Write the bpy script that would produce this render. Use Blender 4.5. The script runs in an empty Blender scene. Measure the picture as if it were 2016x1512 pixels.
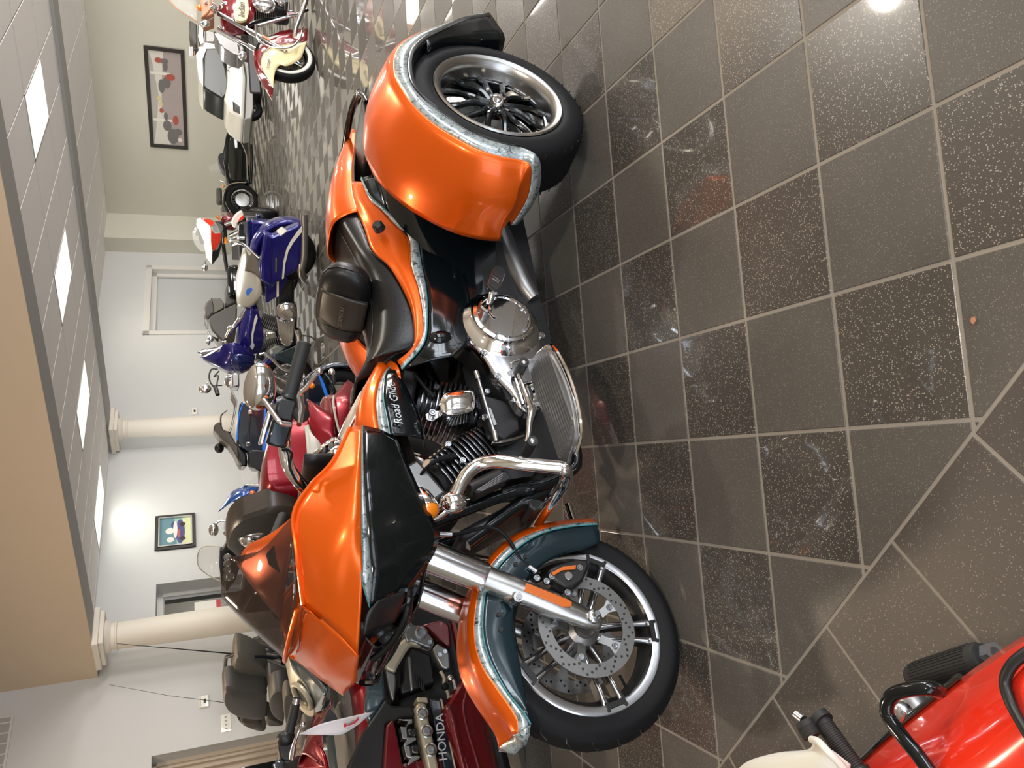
import bpy, bmesh, math, random
from math import sin, cos, pi, radians as R
from mathutils import Vector, Matrix
V = Vector
sc = bpy.context.scene
col = sc.collection
random.seed(7)

# ---------------------------------------------------------------- camera (held sideways: the picture is rolled a quarter turn)
P_, RO = R(22.03), R(2.10)
right = V((1, 0, 0)); fwd = V((0, cos(P_), -sin(P_))); down = fwd.cross(right)
rr = cos(RO)*right + sin(RO)*down
dd = -sin(RO)*right + cos(RO)*down
cd = bpy.data.cameras.new('camera'); cam = bpy.data.objects.new('camera', cd); col.objects.link(cam)
cd.sensor_fit = 'HORIZONTAL'; cd.sensor_width = 36.0; cd.lens = 36.0*1514/2016
cd.clip_start = .02; cd.clip_end = 200
M = Matrix((dd, rr, -fwd)).transposed()
cam.matrix_world = Matrix.Translation((0, 0, 1.3386)) @ M.to_4x4()
sc.camera = cam
sc.view_settings.view_transform = 'Standard'; sc.view_settings.look = 'None'
sc.view_settings.gamma = 1; sc.view_settings.use_curve_mapping = False
sc.view_settings.exposure = 0.22

# ---------------------------------------------------------------- room axes: a runs far-left, b runs far-right
A_ = R(140.5)
d1 = V((cos(A_), sin(A_), 0)); d2 = V((sin(A_), -cos(A_), 0))
def RW(p): return d1*p[0] + d2*p[1] + V((0, 0, p[2]))

# ---------------------------------------------------------------- world and lights
w = bpy.data.worlds.new('world'); sc.world = w; w.use_nodes = True
nt = w.node_tree; nt.nodes.clear()
bg = nt.nodes.new('ShaderNodeBackground'); wo = nt.nodes.new('ShaderNodeOutputWorld')
bg.inputs[0].default_value = (.62, .74, 1, 1); bg.inputs[1].default_value = 1.4
nt.links.new(bg.outputs[0], wo.inputs[0])
def area(name, p, target, sx, sy, power, color):
    l = bpy.data.lights.new(name, 'AREA'); l.shape = 'RECTANGLE'; l.size = sx; l.size_y = sy
    l.energy = power; l.color = color
    o = bpy.data.objects.new(name, l); col.objects.link(o)
    o.location = RW(p); o.rotation_euler = (RW(target) - RW(p)).to_track_quat('-Z', 'Y').to_euler()
    return o
# daylight through the shop windows (front wall behind the photographer, right wall)
for k, a in enumerate((-5.2, -2.2, .8)):
    area('window_daylight', (a, -3.9, 1.75), (a+.6, 4, .6), 2.6, 2.6, 42, (.80, .90, 1))
for k, b in enumerate((.5, 4.0)):
    area('side_window_daylight', (-6.9, b, 1.8), (2.5, b+1.2, .3), 3.0, 2.4, 230, (.90, .95, 1))
# added upward fill that brightens the ceilings of the two lower bays
for k, b in enumerate((9.9, 15.6, 18.6)):
    area('added_bay_fill', (-6.3, b, .9), (3.5, b, 3.2), 2.6, 1.3, (520, 380, 260)[k], (1, .95, .90))
# warm lamps of the high entrance hall, and the ceiling panels of the two lower bays
for a, b in ((4.5, 2.5), (8.5, 3.5)):
    area('unseen_hall_lamp', (a, b, 4.35), (a, b, 0), .30, .30, 62, (1, .80, .58)).data.shape = 'DISK'
area('added_hall_fill', (.6, 6.0, 4.4), (.6, 6.0, 0), .28, .28, 95, (1, .93, .82)).data.shape = 'DISK'  # added beyond the trike so its shadow falls toward the camera
area('unseen_hall_lamp', (-2.0, -1.0, 4.35), (-2.0, -1.0, 0), .34, .34, 130, (1, .90, .76)).data.shape = 'DISK'  # added overhead behind the camera to brighten the near floor
area('hall_wall_washer', (6.5, 2.6, 4.2), (7.5, 7.2, 3.4), 1.6, .5, 22, (1, .76, .54))
for a, b, p in ((3.9, 10.2, 42), (6.2, 10.2, 42), (8.45, 10.2, 42), (10.6, 10.2, 12), (1.6, 10.2, 42), (-.8, 10.2, 42)):
    area('ceiling_panel_light', (a, b, 2.93), (a, b, 0), .62, 1.1, p, (1, .96, .88))
for a, b in ((3, 15.5), (6.5, 15.5), (9.2, 15.5), (4, 18.3), (7.6, 18.3), (0, 16)):
    area('rear_ceiling_light', (a, b, 3.36), (a, b, 0), .7, 1.2, 26, (1, .93, .80))

# ---------------------------------------------------------------- materials
def _bsdf(name):
    m = bpy.data.materials.new(name); m.use_nodes = True
    return m, m.node_tree, m.node_tree.nodes['Principled BSDF']
def mat(name, c, rough=.5, metal=0, coat=0, spec=.5, trans=0, emit=0, alpha=1, bump=0, bscale=60, var=0, vscale=3, aniso=0):
    m, nt, b = _bsdf(name)
    b.inputs['Base Color'].default_value = (*c, 1); b.inputs['Roughness'].default_value = rough
    b.inputs['Metallic'].default_value = metal; b.inputs['Coat Weight'].default_value = coat
    b.inputs['Coat Roughness'].default_value = .03
    b.inputs['Specular IOR Level'].default_value = spec; b.inputs['Transmission Weight'].default_value = trans
    b.inputs['Alpha'].default_value = alpha
    if emit: b.inputs['Emission Color'].default_value = (*c, 1); b.inputs['Emission Strength'].default_value = emit
    if bump or var:
        tc = nt.nodes.new('ShaderNodeTexCoord')
        if bump:
            n = nt.nodes.new('ShaderNodeTexNoise'); n.inputs['Scale'].default_value = bscale; n.inputs['Detail'].default_value = 4
            bp = nt.nodes.new('ShaderNodeBump'); bp.inputs['Strength'].default_value = bump; bp.inputs['Distance'].default_value = .002
            nt.links.new(tc.outputs['Object'], n.inputs['Vector']); nt.links.new(n.outputs['Fac'], bp.inputs['Height'])
            nt.links.new(bp.outputs['Normal'], b.inputs['Normal'])
        if var:
            n = nt.nodes.new('ShaderNodeTexNoise'); n.inputs['Scale'].default_value = vscale; n.inputs['Detail'].default_value = 3
            mx = nt.nodes.new('ShaderNodeMix'); mx.data_type = 'RGBA'
            mx.inputs[6].default_value = (*[x*(1-var) for x in c], 1); mx.inputs[7].default_value = (*[min(1, x*(1+var)) for x in c], 1)
            nt.links.new(tc.outputs['Object'], n.inputs['Vector']); nt.links.new(n.outputs['Fac'], mx.inputs[0])
            nt.links.new(mx.outputs[2], b.inputs['Base Color'])
    return m
def leaf_mat(name):          # marbled silver leaf
    m, nt, b = _bsdf(name)
    tc = nt.nodes.new('ShaderNodeTexCoord'); n = nt.nodes.new('ShaderNodeTexNoise'); r = nt.nodes.new('ShaderNodeValToRGB')
    n.inputs['Scale'].default_value = 55; n.inputs['Detail'].default_value = 7; n.inputs['Distortion'].default_value = 1.2
    n.inputs['Roughness'].default_value = .65
    e = r.color_ramp.elements; e[0].position = .36; e[0].color = (.03, .05, .055, 1); e[1].position = .46; e[1].color = (.36, .41, .42, 1)
    x = r.color_ramp.elements.new(.62); x.color = (.50, .56, .56, 1)
    nt.links.new(tc.outputs['Object'], n.inputs['Vector']); nt.links.new(n.outputs['Fac'], r.inputs[0]); nt.links.new(r.outputs[0], b.inputs['Base Color'])
    b.inputs['Metallic'].default_value = .35; b.inputs['Roughness'].default_value = .32; b.inputs['Coat Weight'].default_value = 1
    return m
def tile_mat(name, base, speck, rough, thr, coat, scale=215, spec=.45):
    m, nt, b = _bsdf(name)
    tc = nt.nodes.new('ShaderNodeTexCoord'); vo = nt.nodes.new('ShaderNodeTexVoronoi'); vo.inputs['Scale'].default_value = scale
    oi = nt.nodes.new('ShaderNodeObjectInfo'); n = nt.nodes.new('ShaderNodeTexNoise'); n.inputs['Scale'].default_value = 3.5; n.inputs['Detail'].default_value = 5
    n2 = nt.nodes.new('ShaderNodeTexNoise'); n2.inputs['Scale'].default_value = 420; n2.inputs['Detail'].default_value = 2
    geo = nt.nodes.new('ShaderNodeNewGeometry')
    for k in (vo, n, n2): nt.links.new(geo.outputs['Position'], k.inputs['Vector'])
    cr = nt.nodes.new('ShaderNodeSeparateColor'); nt.links.new(vo.outputs['Color'], cr.inputs[0])
    a = nt.nodes.new('ShaderNodeMath'); a.operation = 'GREATER_THAN'; a.inputs[1].default_value = thr; nt.links.new(cr.outputs[0], a.inputs[0])
    d = nt.nodes.new('ShaderNodeMath'); d.operation = 'LESS_THAN'; d.inputs[1].default_value = .34; nt.links.new(vo.outputs['Distance'], d.inputs[0])
    s = nt.nodes.new('ShaderNodeMath'); s.operation = 'MULTIPLY'; nt.links.new(a.outputs[0], s.inputs[0]); nt.links.new(d.outputs[0], s.inputs[1])
    mx0 = nt.nodes.new('ShaderNodeMix'); mx0.data_type = 'RGBA'
    mx0.inputs[6].default_value = (*[x*.72 for x in base], 1); mx0.inputs[7].default_value = (*[x*1.3 for x in base], 1)
    nt.links.new(n.outputs['Fac'], mx0.inputs[0])
    mg = nt.nodes.new('ShaderNodeMix'); mg.data_type = 'RGBA'; mg.blend_type = 'MULTIPLY'; mg.inputs[0].default_value = .55
    nt.links.new(mx0.outputs[2], mg.inputs[6]); nt.links.new(n2.outputs['Fac'], mg.inputs[7])
    g2 = nt.nodes.new('ShaderNodeMix'); g2.data_type = 'RGBA'; g2.blend_type = 'ADD'; g2.inputs[0].default_value = .012
    g2.inputs[7].default_value = (1, .95, .9, 1); nt.links.new(mg.outputs[2], g2.inputs[6])
    mx = nt.nodes.new('ShaderNodeMix'); mx.data_type = 'RGBA'; nt.links.new(s.outputs[0], mx.inputs[0])
    nt.links.new(g2.outputs[2], mx.inputs[6]); mx.inputs[7].default_value = (*speck, 1)
    nt.links.new(mx.outputs[2], b.inputs['Base Color'])
    b.inputs['Roughness'].default_value = rough; b.inputs['Coat Weight'].default_value = coat; b.inputs['Coat Roughness'].default_value = .04
    b.inputs['Specular IOR Level'].default_value = spec
    return m
MT = dict(
 orange=mat('orange candy paint', (.84, .118, .001), .30, .5, .35),
 black=mat('gloss black paint', (.003, .005, .006), .12, 0, .45, spec=.3),
 teal=mat('dark teal paint', (.005, .020, .028), .16, .2, .5),
 leaf=leaf_mat('marbled silver leaf'),
 cyan=mat('pale cyan pinstripe', (.05, .24, .26), .3, 0, .6),
 chrome=mat('chrome', (.86, .86, .87), .045, 1),
 chrome2=mat('satin chrome', (.62, .62, .64), .16, 1),
 steel=mat('brushed steel', (.50, .49, .47), .27, 1, bump=.05, bscale=300),
 alu=mat('cast aluminium', (.27, .265, .26), .36, .85),
 machined=mat('machined wheel face', (.66, .67, .70), .2, 1),
 rubber=mat('tyre rubber', (.006, .006, .007), .65, bump=.1, bscale=180, spec=.22),
 grip=mat('grip rubber', (.016, .016, .016), .6),
 plastic=mat('black plastic', (.012, .012, .012), .42),
 engine=mat('black wrinkle engine paint', (.010, .010, .011), .38, bump=.25, bscale=500),
 leather=mat('black leather', (.010, .010, .010), .32, bump=.3, bscale=260, spec=.38),
 leather_b=mat('bronzed leather', (.040, .031, .024), .32, bump=.25, bscale=300),
 amber=mat('amber lens', (.75, .20, .004), .12, 0, 1, emit=.10),
 amber2=mat('amber reflector', (.60, .125, .005), .3, 0, .5, bump=.5, bscale=500),
 smoke=mat('smoked windscreen', (.035, .022, .017), .04, 0, 0, trans=.0, alpha=.52, spec=.5),
 clear=mat('clear screen', (.72, .72, .68), .03, 0, 0, alpha=.22, spec=.6),
 lens=mat('clear lamp lens', (.30, .31, .32), .05, 0, 1, alpha=.35),
 glassdark=mat('dark glass', (.012, .014, .013), .05, 0, 1, spec=.8),
 red=mat('crimson candy paint', (.21, .001, .008), .28, .35, .22, spec=.3),
 dred=mat('dark crimson paint', (.16, .003, .008), .22, .3, 1),
 vred=mat('vermilion enamel', (.86, .035, .012), .16, 0, 1),
 maroon=mat('maroon enamel', (.22, .008, .012), .2, .1, 1),
 cream=mat('cream enamel', (.80, .68, .38), .22, 0, 1),
 white=mat('white enamel', (.80, .77, .68), .3, 0, .6),
 cobalt=mat('cobalt blue paint', (.012, .010, .16), .2, .3, .8),
 cobalt2=mat('deep blue paint', (.004, .012, .10), .2, .3, 1),
 navy=mat('navy black paint', (.004, .008, .018), .16, .1, 1),
 blue=mat('bright blue stripe', (.006, .16, .70), .3, 0, .7),
 mblue=mat('metallic blue paint', (.010, .070, .30), .2, .4, 1),
 slate=mat('slate teal paint', (.035, .062, .075), .2, .3, 1),
 seatgrey=mat('grey vinyl', (.135, .118, .09), .5, bump=.15, bscale=200),
 seatgrey2=mat('dark grey vinyl', (.075, .066, .055), .5, bump=.15, bscale=200),
 seatlight=mat('silver grey vinyl', (.44, .42, .36), .35, bump=.15, bscale=120),
 champagne=mat('champagne plastic', (.42, .37, .27), .35, .3),
 copper=mat('candy orange tint', (.40, .07, .01), .2, .4, 1),
 tan=mat('tan leather', (.50, .22, .11), .5, bump=.2, bscale=150),
 whitewall=mat('whitewall rubber', (.68, .66, .60), .5),
 offwhite=mat('off white cover cloth', (.72, .70, .62), .6, bump=.1, bscale=20),
 bolt=mat('zinc bolt', (.62, .64, .68), .22, 1),
 lampglass=mat('dark lamp glass', (.012, .012, .013), .04, 0, .5, alpha=.55), tint=mat('tinted sidecar glass', (.018, .024, .020), .25, spec=.3), silver=mat('silver lettering', (.62, .62, .62), .35, .4),
 paper=mat('glossy white paper', (.72, .70, .74), .35, 0, .3),
 redink=mat('red print', (.62, .04, .06), .4), greyink=mat('grey print', (.34, .32, .34), .4),
 wall=mat('painted wall', (.62, .60, .51), .65, bump=.06, bscale=90, var=.02),
 wallc=mat('cool painted wall', (.60, .60, .585), .65, bump=.06, bscale=90, var=.02),
 beige=mat('beige painted header', (.62, .50, .37), .7, bump=.05, bscale=90, var=.02),
 greytrim=mat('grey soffit paint', (.40, .39, .37), .7),
 ceil=mat('ceiling tile', (.90, .87, .84), .85, bump=.3, bscale=150),
 ceilgrid=mat('ceiling grid', (.30, .28, .28), .8),
 panel=mat('lit ceiling panel', (.95, .97, .88), .6, emit=1.0),
 trim=mat('white trim', (.66, .64, .60), .45), dtrim=mat('grey door trim', (.42, .42, .42), .5),
 tantrim=mat('tan door trim', (.55, .46, .36), .5),
 door=mat('grey door', (.52, .53, .53), .5),
 column=mat('cream column paint', (.78, .72, .62), .5),
 darkwood=mat('dark wood frame', (.018, .013, .010), .35, 0, .3, var=.3, vscale=20),
 base=mat('dark skirting', (.03, .028, .026), .5),
 grout=mat('grey grout', (.30, .27, .23), .85, bump=.3, bscale=300),
 tileA=tile_mat('polished speckled tile', (.080, .069, .058), (.38, .35, .29), .30, .60, .85, 250),
 tileB=tile_mat('matt grey tile', (.128, .114, .098), (.23, .215, .18), .40, .74, 0, 330, .34),
 farA=mat('polished tile far off', (.105, .095, .082), .30, 0, .85), farB=mat('matt tile far off', (.098, .090, .078), .55, spec=.12),
 tileC=tile_mat('matt border tile', (.100, .084, .070), (.24, .21, .175), .42, .80, 0, 260, .38),
)

# ---------------------------------------------------------------- geometry helpers
def cr(P, k=6, closed=False):          # Catmull-Rom through 3-D points
    P = [V(p) for p in P]; n = len(P); out = []
    if n < 3 and not closed: return P
    for i in range(n if closed else n-1):
        if closed: a, b, c, d = P[(i-1) % n], P[i], P[(i+1) % n], P[(i+2) % n]
        else:
            b, c = P[i], P[i+1]
            a = P[i-1] if i else b*2-c; d = P[i+2] if i+2 < n else c*2-b
        for j in range(k):
            t = j/k
            out.append(.5*((2*b)+(c-a)*t+(2*a-5*b+4*c-d)*t*t+(3*b-a-3*c+d)*t**3))
    if not closed: out.append(P[-1])
    return out
class MB:
    def __init__(s): s.v = []; s.f = []; s.m = []; s.cur = 0
    def add(s, vs, fs):
        o = len(s.v); s.v += [V(p) for p in vs]
        for f in fs: s.f.append([i+o for i in f]); s.m.append(s.cur)
        return s
    def mat(s, k): s.cur = k; return s
    def box(s, c, sz, rot=None):
        c = V(c); h = V(sz)/2
        vs = [V((x*h.x, y*h.y, z*h.z)) for x in (-1, 1) for y in (-1, 1) for z in (-1, 1)]
        if rot is not None: vs = [rot @ p for p in vs]
        return s.add([p+c for p in vs], [(0, 1, 3, 2), (4, 6, 7, 5), (0, 4, 5, 1), (2, 3, 7, 6), (0, 2, 6, 4), (1, 5, 7, 3)])
    def tube(s, path, r, n=12, closed=False, k=0, cap=True, flat=1):
        P = [V(p) for p in path]
        if k:
            if isinstance(r, (list, tuple)):
                q = cr([(x, 0, 0) for x in r], k, closed); r = [x.x for x in q]
            P = cr(P, k, closed)
        N = len(P); rs = r if isinstance(r, (list, tuple)) else [r]*N
        up = None; vs = []
        for i in range(N):
            if closed: t = P[(i+1) % N]-P[i-1]
            else: t = P[min(i+1, N-1)]-P[max(i-1, 0)]
            if t.length < 1e-9: t = V((0, 0, 1))
            t.normalize()
            if up is None:
                up = V((0, 0, 1)) if abs(t.z) < .9 else V((1, 0, 0))
            u = (up - t*up.dot(t)); u.normalize(); up = u; w_ = t.cross(u)
            for j in range(n):
                a = 2*pi*j/n; vs.append(P[i]+(u*cos(a)*flat+w_*sin(a))*rs[i])
        fs = []
        for i in range(N if closed else N-1):
            for j in range(n):
                a = i*n+j; b = i*n+(j+1) % n; c = ((i+1) % N)*n+(j+1) % n; d = ((i+1) % N)*n+j
                fs.append((a, b, c, d))
        if cap and not closed:
            fs.append(tuple(range(n))[::-1]); fs.append(tuple(range((N-1)*n, N*n)))
        return s.add(vs, fs)
    def cyl(s, a, b, r, n=16, r2=None): return s.tube([a, b], [r, r if r2 is None else r2], n)
    def lathe(s, prof, c, ax, n=32, closed=False, a0=0, a1=360, ref=None):
        c = V(c); ax = V(ax).normalized(); u = V(ref) if ref else (V((0, 0, 1)) if abs(ax.z) < .9 else V((1, 0, 0)))
        u = (u-ax*u.dot(ax)).normalized(); w_ = ax.cross(u); full = abs(a1-a0) >= 359.9; N = n if full else n+1
        vs = []
        for i in range(N):
            a = R(a0+(a1-a0)*i/n)
            for r_, h in prof: vs.append(c+ax*h+(u*cos(a)+w_*sin(a))*r_)
        m_ = len(prof); fs = []
        for i in range(n):
            i2 = (i+1) % N if full else i+1
            for j in range(m_ if closed else m_-1):
                j2 = (j+1) % m_; fs.append((i*m_+j, i*m_+j2, i2*m_+j2, i2*m_+j))
        return s.add(vs, fs)
    def ball(s, c, r, n=12, rot=None):
        r = V((r, r, r)) if not hasattr(r, '__len__') else V(r); vs = []; fs = []; m_ = n
        for i in range(1, n//2+1):
            for j in range(m_):
                th = pi*i/(n//2+1); ph = 2*pi*j/m_
                p = V((r.x*sin(th)*cos(ph), r.y*sin(th)*sin(ph), r.z*cos(th))); vs.append((rot @ p if rot is not None else p)+V(c))
        for i in range(n//2-1):
            for j in range(m_): fs.append((i*m_+j, i*m_+(j+1) % m_, (i+1)*m_+(j+1) % m_, (i+1)*m_+j))
        t = V((0, 0, r.z)); t = rot @ t if rot is not None else t; vs += [V(c)+t, V(c)-t]; k = len(vs)
        for j in range(m_):
            fs.append((k-2, (j+1) % m_, j)); fs.append((k-1, (n//2-1)*m_+j, (n//2-1)*m_+(j+1) % m_))
        return s.add(vs, fs)
    def grid(s, rows, cu=False, cv=False):
        n = len(rows[0]); m_ = len(rows); vs = [p for r_ in rows for p in r_]; fs = []
        for i in range(m_ if cv else m_-1):
            for j in range(n if cu else n-1):
                fs.append((i*n+j, i*n+(j+1) % n, ((i+1) % m_)*n+(j+1) % n, ((i+1) % m_)*n+j))
        return s.add(vs, fs)
    def surf(s, rows, ku=4, kv=4, cu=False, cv=False, cap=False):
        R1 = [cr(r_, ku, cu) for r_ in rows]
        cols = [cr([r_[j] for r_ in R1], kv, cv) for j in range(len(R1[0]))]
        rows2 = [[c[i] for c in cols] for i in range(len(cols[0]))]
        o = len(s.v); s.grid(rows2, cu, cv)
        if cap:
            n = len(rows2[0]); s.f.append([o+i for i in range(n)][::-1]); s.m.append(s.cur)
            q = (len(rows2)-1)*n; s.f.append([o+q+i for i in range(n)]); s.m.append(s.cur)
        return s
    def plate(s, outline, t, k=0):
        P = cr(outline, k, True) if k else [V(p) for p in outline]; t = V(t); n = len(P)
        return s.add(P+[p+t for p in P], [tuple(range(n)), tuple(range(n, 2*n))[::-1]]+[(i, (i+1) % n, n+(i+1) % n, n+i) for i in range(n)])
    def build(s, name, mt, parent=None, xf=None, ys=1, sharp=38, solid=0, bevel=0, flat=False, sub=0, soff=-1):
        me = bpy.data.meshes.new(name)
        vs = s.v
        if ys < 0: vs = [V((p.x, -p.y, p.z)) for p in vs]
        if xf: vs = [xf(p) for p in vs]
        me.from_pydata([tuple(p) for p in vs], [], s.f)
        for m_ in (mt if isinstance(mt, (list, tuple)) else [mt]): me.materials.append(MT[m_] if isinstance(m_, str) else m_)
        me.polygons.foreach_set('material_index', s.m)
        bm = bmesh.new(); bm.from_mesh(me)
        bmesh.ops.remove_doubles(bm, verts=bm.verts, dist=1e-5)
        bmesh.ops.recalc_face_normals(bm, faces=bm.faces); bm.to_mesh(me); bm.free()
        if not flat:
            me.shade_smooth(); me.set_sharp_from_angle(angle=R(sharp))
        o = bpy.data.objects.new(name, me); col.objects.link(o)
        if parent: o.parent = parent
        if solid:
            md = o.modifiers.new('s', 'SOLIDIFY'); md.thickness = solid; md.offset = soff
        if bevel:
            md = o.modifiers.new('b', 'BEVEL'); md.width = bevel; md.segments = 2; md.limit_method = 'ANGLE'; md.harden_normals = False
        if sub:
            md = o.modifiers.new('u', 'SUBSURF'); md.levels = sub; md.render_levels = sub
        return o
def thing(name, label, cat, fr=None, group=None, loc=None):
    o = bpy.data.objects.new(name, None); col.objects.link(o); o.empty_display_size = .1
    if fr: o.location = fr[0]; o.rotation_euler = (0, 0, fr[1])
    if loc is not None: o.location = loc
    o['label'] = label; o['category'] = cat
    if group: o['group'] = group
    return o
def tag(o, label, cat, group=None):
    o['label'] = label; o['category'] = cat
    if group: o['group'] = group
    return o
def struct(o): o['kind'] = 'structure'; return o
def lab(o, l): o['label'] = l; return o
def text(s, name, size, mt, parent, p, ux, uy, ext=.0006, shear=0, align='CENTER'):
    c = bpy.data.curves.new(name, 'FONT'); c.body = s; c.size = size; c.extrude = ext; c.align_x = align; c.align_y = 'CENTER'; c.shear = shear
    c.resolution_u = 3
    o = bpy.data.objects.new(name, c); col.objects.link(o); c.materials.append(MT[mt])
    ux = V(ux).normalized(); uy = V(uy); uy = (uy-ux*uy.dot(ux)).normalized(); uz = ux.cross(uy)
    m_ = Matrix((ux, uy, uz)).transposed().to_4x4(); m_.translation = V(p)
    if parent: o.parent = parent
    bpy.context.view_layer.update()
    me = bpy.data.meshes.new_from_object(o.evaluated_get(bpy.context.evaluated_depsgraph_get()))
    bpy.data.objects.remove(o)
    o = bpy.data.objects.new(name, me); col.objects.link(o); o.parent = parent; o.matrix_local = m_
    if not me.materials: me.materials.append(MT[mt])
    return o


# ================================================================ ROOM
def vis(p, m_=250):
    q = V(p)-cam.location; z = q.dot(fwd)
    if z < .05: return None
    x = 756+1514*q.dot(rr)/z; y = 1008+1514*q.dot(dd)/z
    return z if -m_ < x < 1512+m_ and -m_ < y < 2016+m_ else None
fl = struct(MB().box((2.6, 7.5, -.052), (18.4, 26.5, .10)).build('floor', 'grout', xf=RW))
TS, GR = .305, .0085
def clip(poly, keep):       # keep(p) >= 0
    out = []
    for i in range(len(poly)):
        a, b = poly[i-1], poly[i]; fa, fb = keep(a), keep(b)
        if (fa >= 0) != (fb >= 0): out.append(a.lerp(b, fa/(fa-fb)))
        if fb >= 0: out.append(b)
    return out
cs_, sn_ = cos(.0943), sin(.0943)
def gp(r, c): return V((TS*(3.6594-cs_*r-sn_*c), TS*(3.7012-sn_*r+cs_*c), 0))
cands = []; 
g = GR/TS/2
for r in range(-48, 50):
    for c in range(-20, 75):
        ctr = gp(r+.5, c+.5); a = ctr.dot(d1); b = ctr.dot(d2)
        if not (-6.4 < a < 11.5 and .5 < b < 20.6): continue
        poly = [gp(r+g, c+g), gp(r+1-g, c+g), gp(r+1-g, c+1-g), gp(r+g, c+1-g)]
        lim = .705+GR/2
        if min(p.dot(d2) for p in poly) < lim:
            poly = clip(poly, lambda p: p.dot(d2)-lim)
            if len(poly) < 3: continue
        cands.append((ctr, poly, (r+c) % 2))
for i in range(-22, 36):
    for j in range(0, 14):
        a0, a1 = .742+.305*(i-1)+GR/2, .742+.305*i-GR/2; b1 = .705-TS*j-GR/2; b0 = .705-TS*(j+1)+GR/2
        if b1 < -3.9: continue
        poly = [RW((a0, b0, 0)), RW((a1, b0, 0)), RW((a1, b1, 0)), RW((a0, b1, 0))]
        cands.append((RW(((a0+a1)/2, (b0+b1)/2, 0)), poly, 2))
scored = []
for k in cands:
    z = vis(k[0]); scored.append((z if z else 1e6+k[0].length, k))
scored.sort(key=lambda t: t[0])
far = [MB(), MB(), MB()]
hlf = {}
for n_, (z, (ctr, poly, kd)) in enumerate(scored):
    if n_ < 300:
        dz = random.uniform(-.0004, .0003)
        t = MB(); ins = [p+(ctr-p).normalized()*.0022 for p in poly]; N = len(poly)
        t.add([p+V((0, 0, -.004)) for p in poly]+[p+V((0, 0, -.0012+dz)) for p in poly]+[p+V((0, 0, dz)) for p in ins],
              [tuple(range(2*N, 3*N))]+[(i, (i+1) % N, N+(i+1) % N, N+i) for i in range(N)]+[(N+i, N+(i+1) % N, 2*N+(i+1) % N, 2*N+i) for i in range(N)])
        t.build('floor_tile', ('tileA', 'tileB', 'tileC')[1-kd if kd < 2 else 2], fl, sharp=10)
    else:
        N = len(poly); far[kd].add([p+V((0, 0, -.003)) for p in poly]+[p+V((0, 0, -.0016)) for p in poly], [tuple(range(N, 2*N))]+[(i, (i+1) % N, N+(i+1) % N, N+i) for i in range(N)])
for k, t in enumerate(far):
    if t.v:
        o = t.build('floor_tiles_far', ('farB', 'farA', 'tileC')[k], fl, flat=True); o['kind'] = 'stuff'

AW, AW2, CM, CB = 11.3, 11.0, 3.0, 3.45        # left wall planes, ceilings of the middle and rear bays
def wbox(a0, a1, b0, b1, z0, z1): return (((a0+a1)/2, (b0+b1)/2, (z0+z1)/2), (abs(a1-a0), abs(b1-b0), abs(z1-z0)))
# rear wall with a shallow pier in its corner
struct(MB().box(*wbox(-6.6, 10.6, 20.5, 20.7, 0, 3.6)).build('wall_rear', 'wall', xf=RW))
struct(MB().box(*wbox(10.6, 12, 19.2, 20.7, 0, 3.6)).build('wall_rear_pier', 'wall', xf=RW))
# left wall: doors set in deep reveals
def wall_holes(t, a0, a1, b0, b1, z1, holes):
    b = b0
    for h0, h1, hz in sorted(holes):
        t.box(*wbox(a0, a1, b, h0, 0, z1)); t.box(*wbox(a0, a1, h0, h1, hz, z1)); b = h1
    t.box(*wbox(a0, a1, b, b1, 0, z1)); return t
struct(wall_holes(MB(), AW2, AW2+.5, 12.15, 19.25, 3.6, [(15.60, 18.45, 2.46)]).build('wall_left_rear', 'wallc', xf=RW))
struct(wall_holes(MB(), AW, AW+.5, -4.0, 12.15, 4.6, [(4.85, 5.93, 2.14), (7.85, 8.85, 2.13)]).build('wall_left', 'wallc', xf=RW))
dr = struct(MB().box(*wbox(AW2+.16, AW2+.2, 15.66, 18.39, 0, 2.40)).build('door_1', 'door', xf=RW))
for c_, s_ in ((wbox(AW2-.03, AW2+.16, 18.34, 18.52, 0, 2.50)), (wbox(AW2-.03, AW2+.16, 15.53, 15.66, 0, 2.50)), (wbox(AW2-.03, AW2+.16, 15.53, 18.52, 2.37, 2.50)),
               (wbox(AW2+.10, AW2+.15, 18.20, 18.34, 0, 2.37)), (wbox(AW2+.10, AW2+.15, 15.66, 18.34, 2.25, 2.37))):
    MB().box(c_, s_).build('door_frame', 'trim', dr, xf=RW)
# dark glazed door of the doorway behind the near column
d_ = struct(MB().box(*wbox(AW+.30, AW+.33, 7.85, 8.85, 0, 2.13)).build('door_2', 'dtrim', xf=RW))
MB().box(*wbox(AW+.27, AW+.30, 8.78, 8.85, 0, 2.13)).build('door_frame', 'trim', d_, xf=RW)
MB().box(*wbox(AW+.27, AW+.30, 7.85, 8.85, 2.04, 2.13)).build('door_frame', 'trim', d_, xf=RW)
MB().box(*wbox(AW+.285, AW+.299, 7.87, 8.72, .2, 2.02)).build('door_glass', 'glassdark', d_, xf=RW)
MB().box(*wbox(AW+.27, AW+.284, 8.30, 8.34, .2, 2.02)).build('door_mullion', 'darkwood', d_, xf=RW)
for b0, b1, mt_ in ((8.36, 8.60, 'white'), (7.95, 8.28, 'white')):
    MB().box(*wbox(AW+.281, AW+.284, b0, b1, 1.22, 1.56)).build('door_notice', mt_, d_, xf=RW)
    MB().box(*wbox(AW+.279, AW+.283, b0+.02, b1, 1.15, 1.22)).build('door_notice_band', 'redink', d_, xf=RW)
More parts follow.
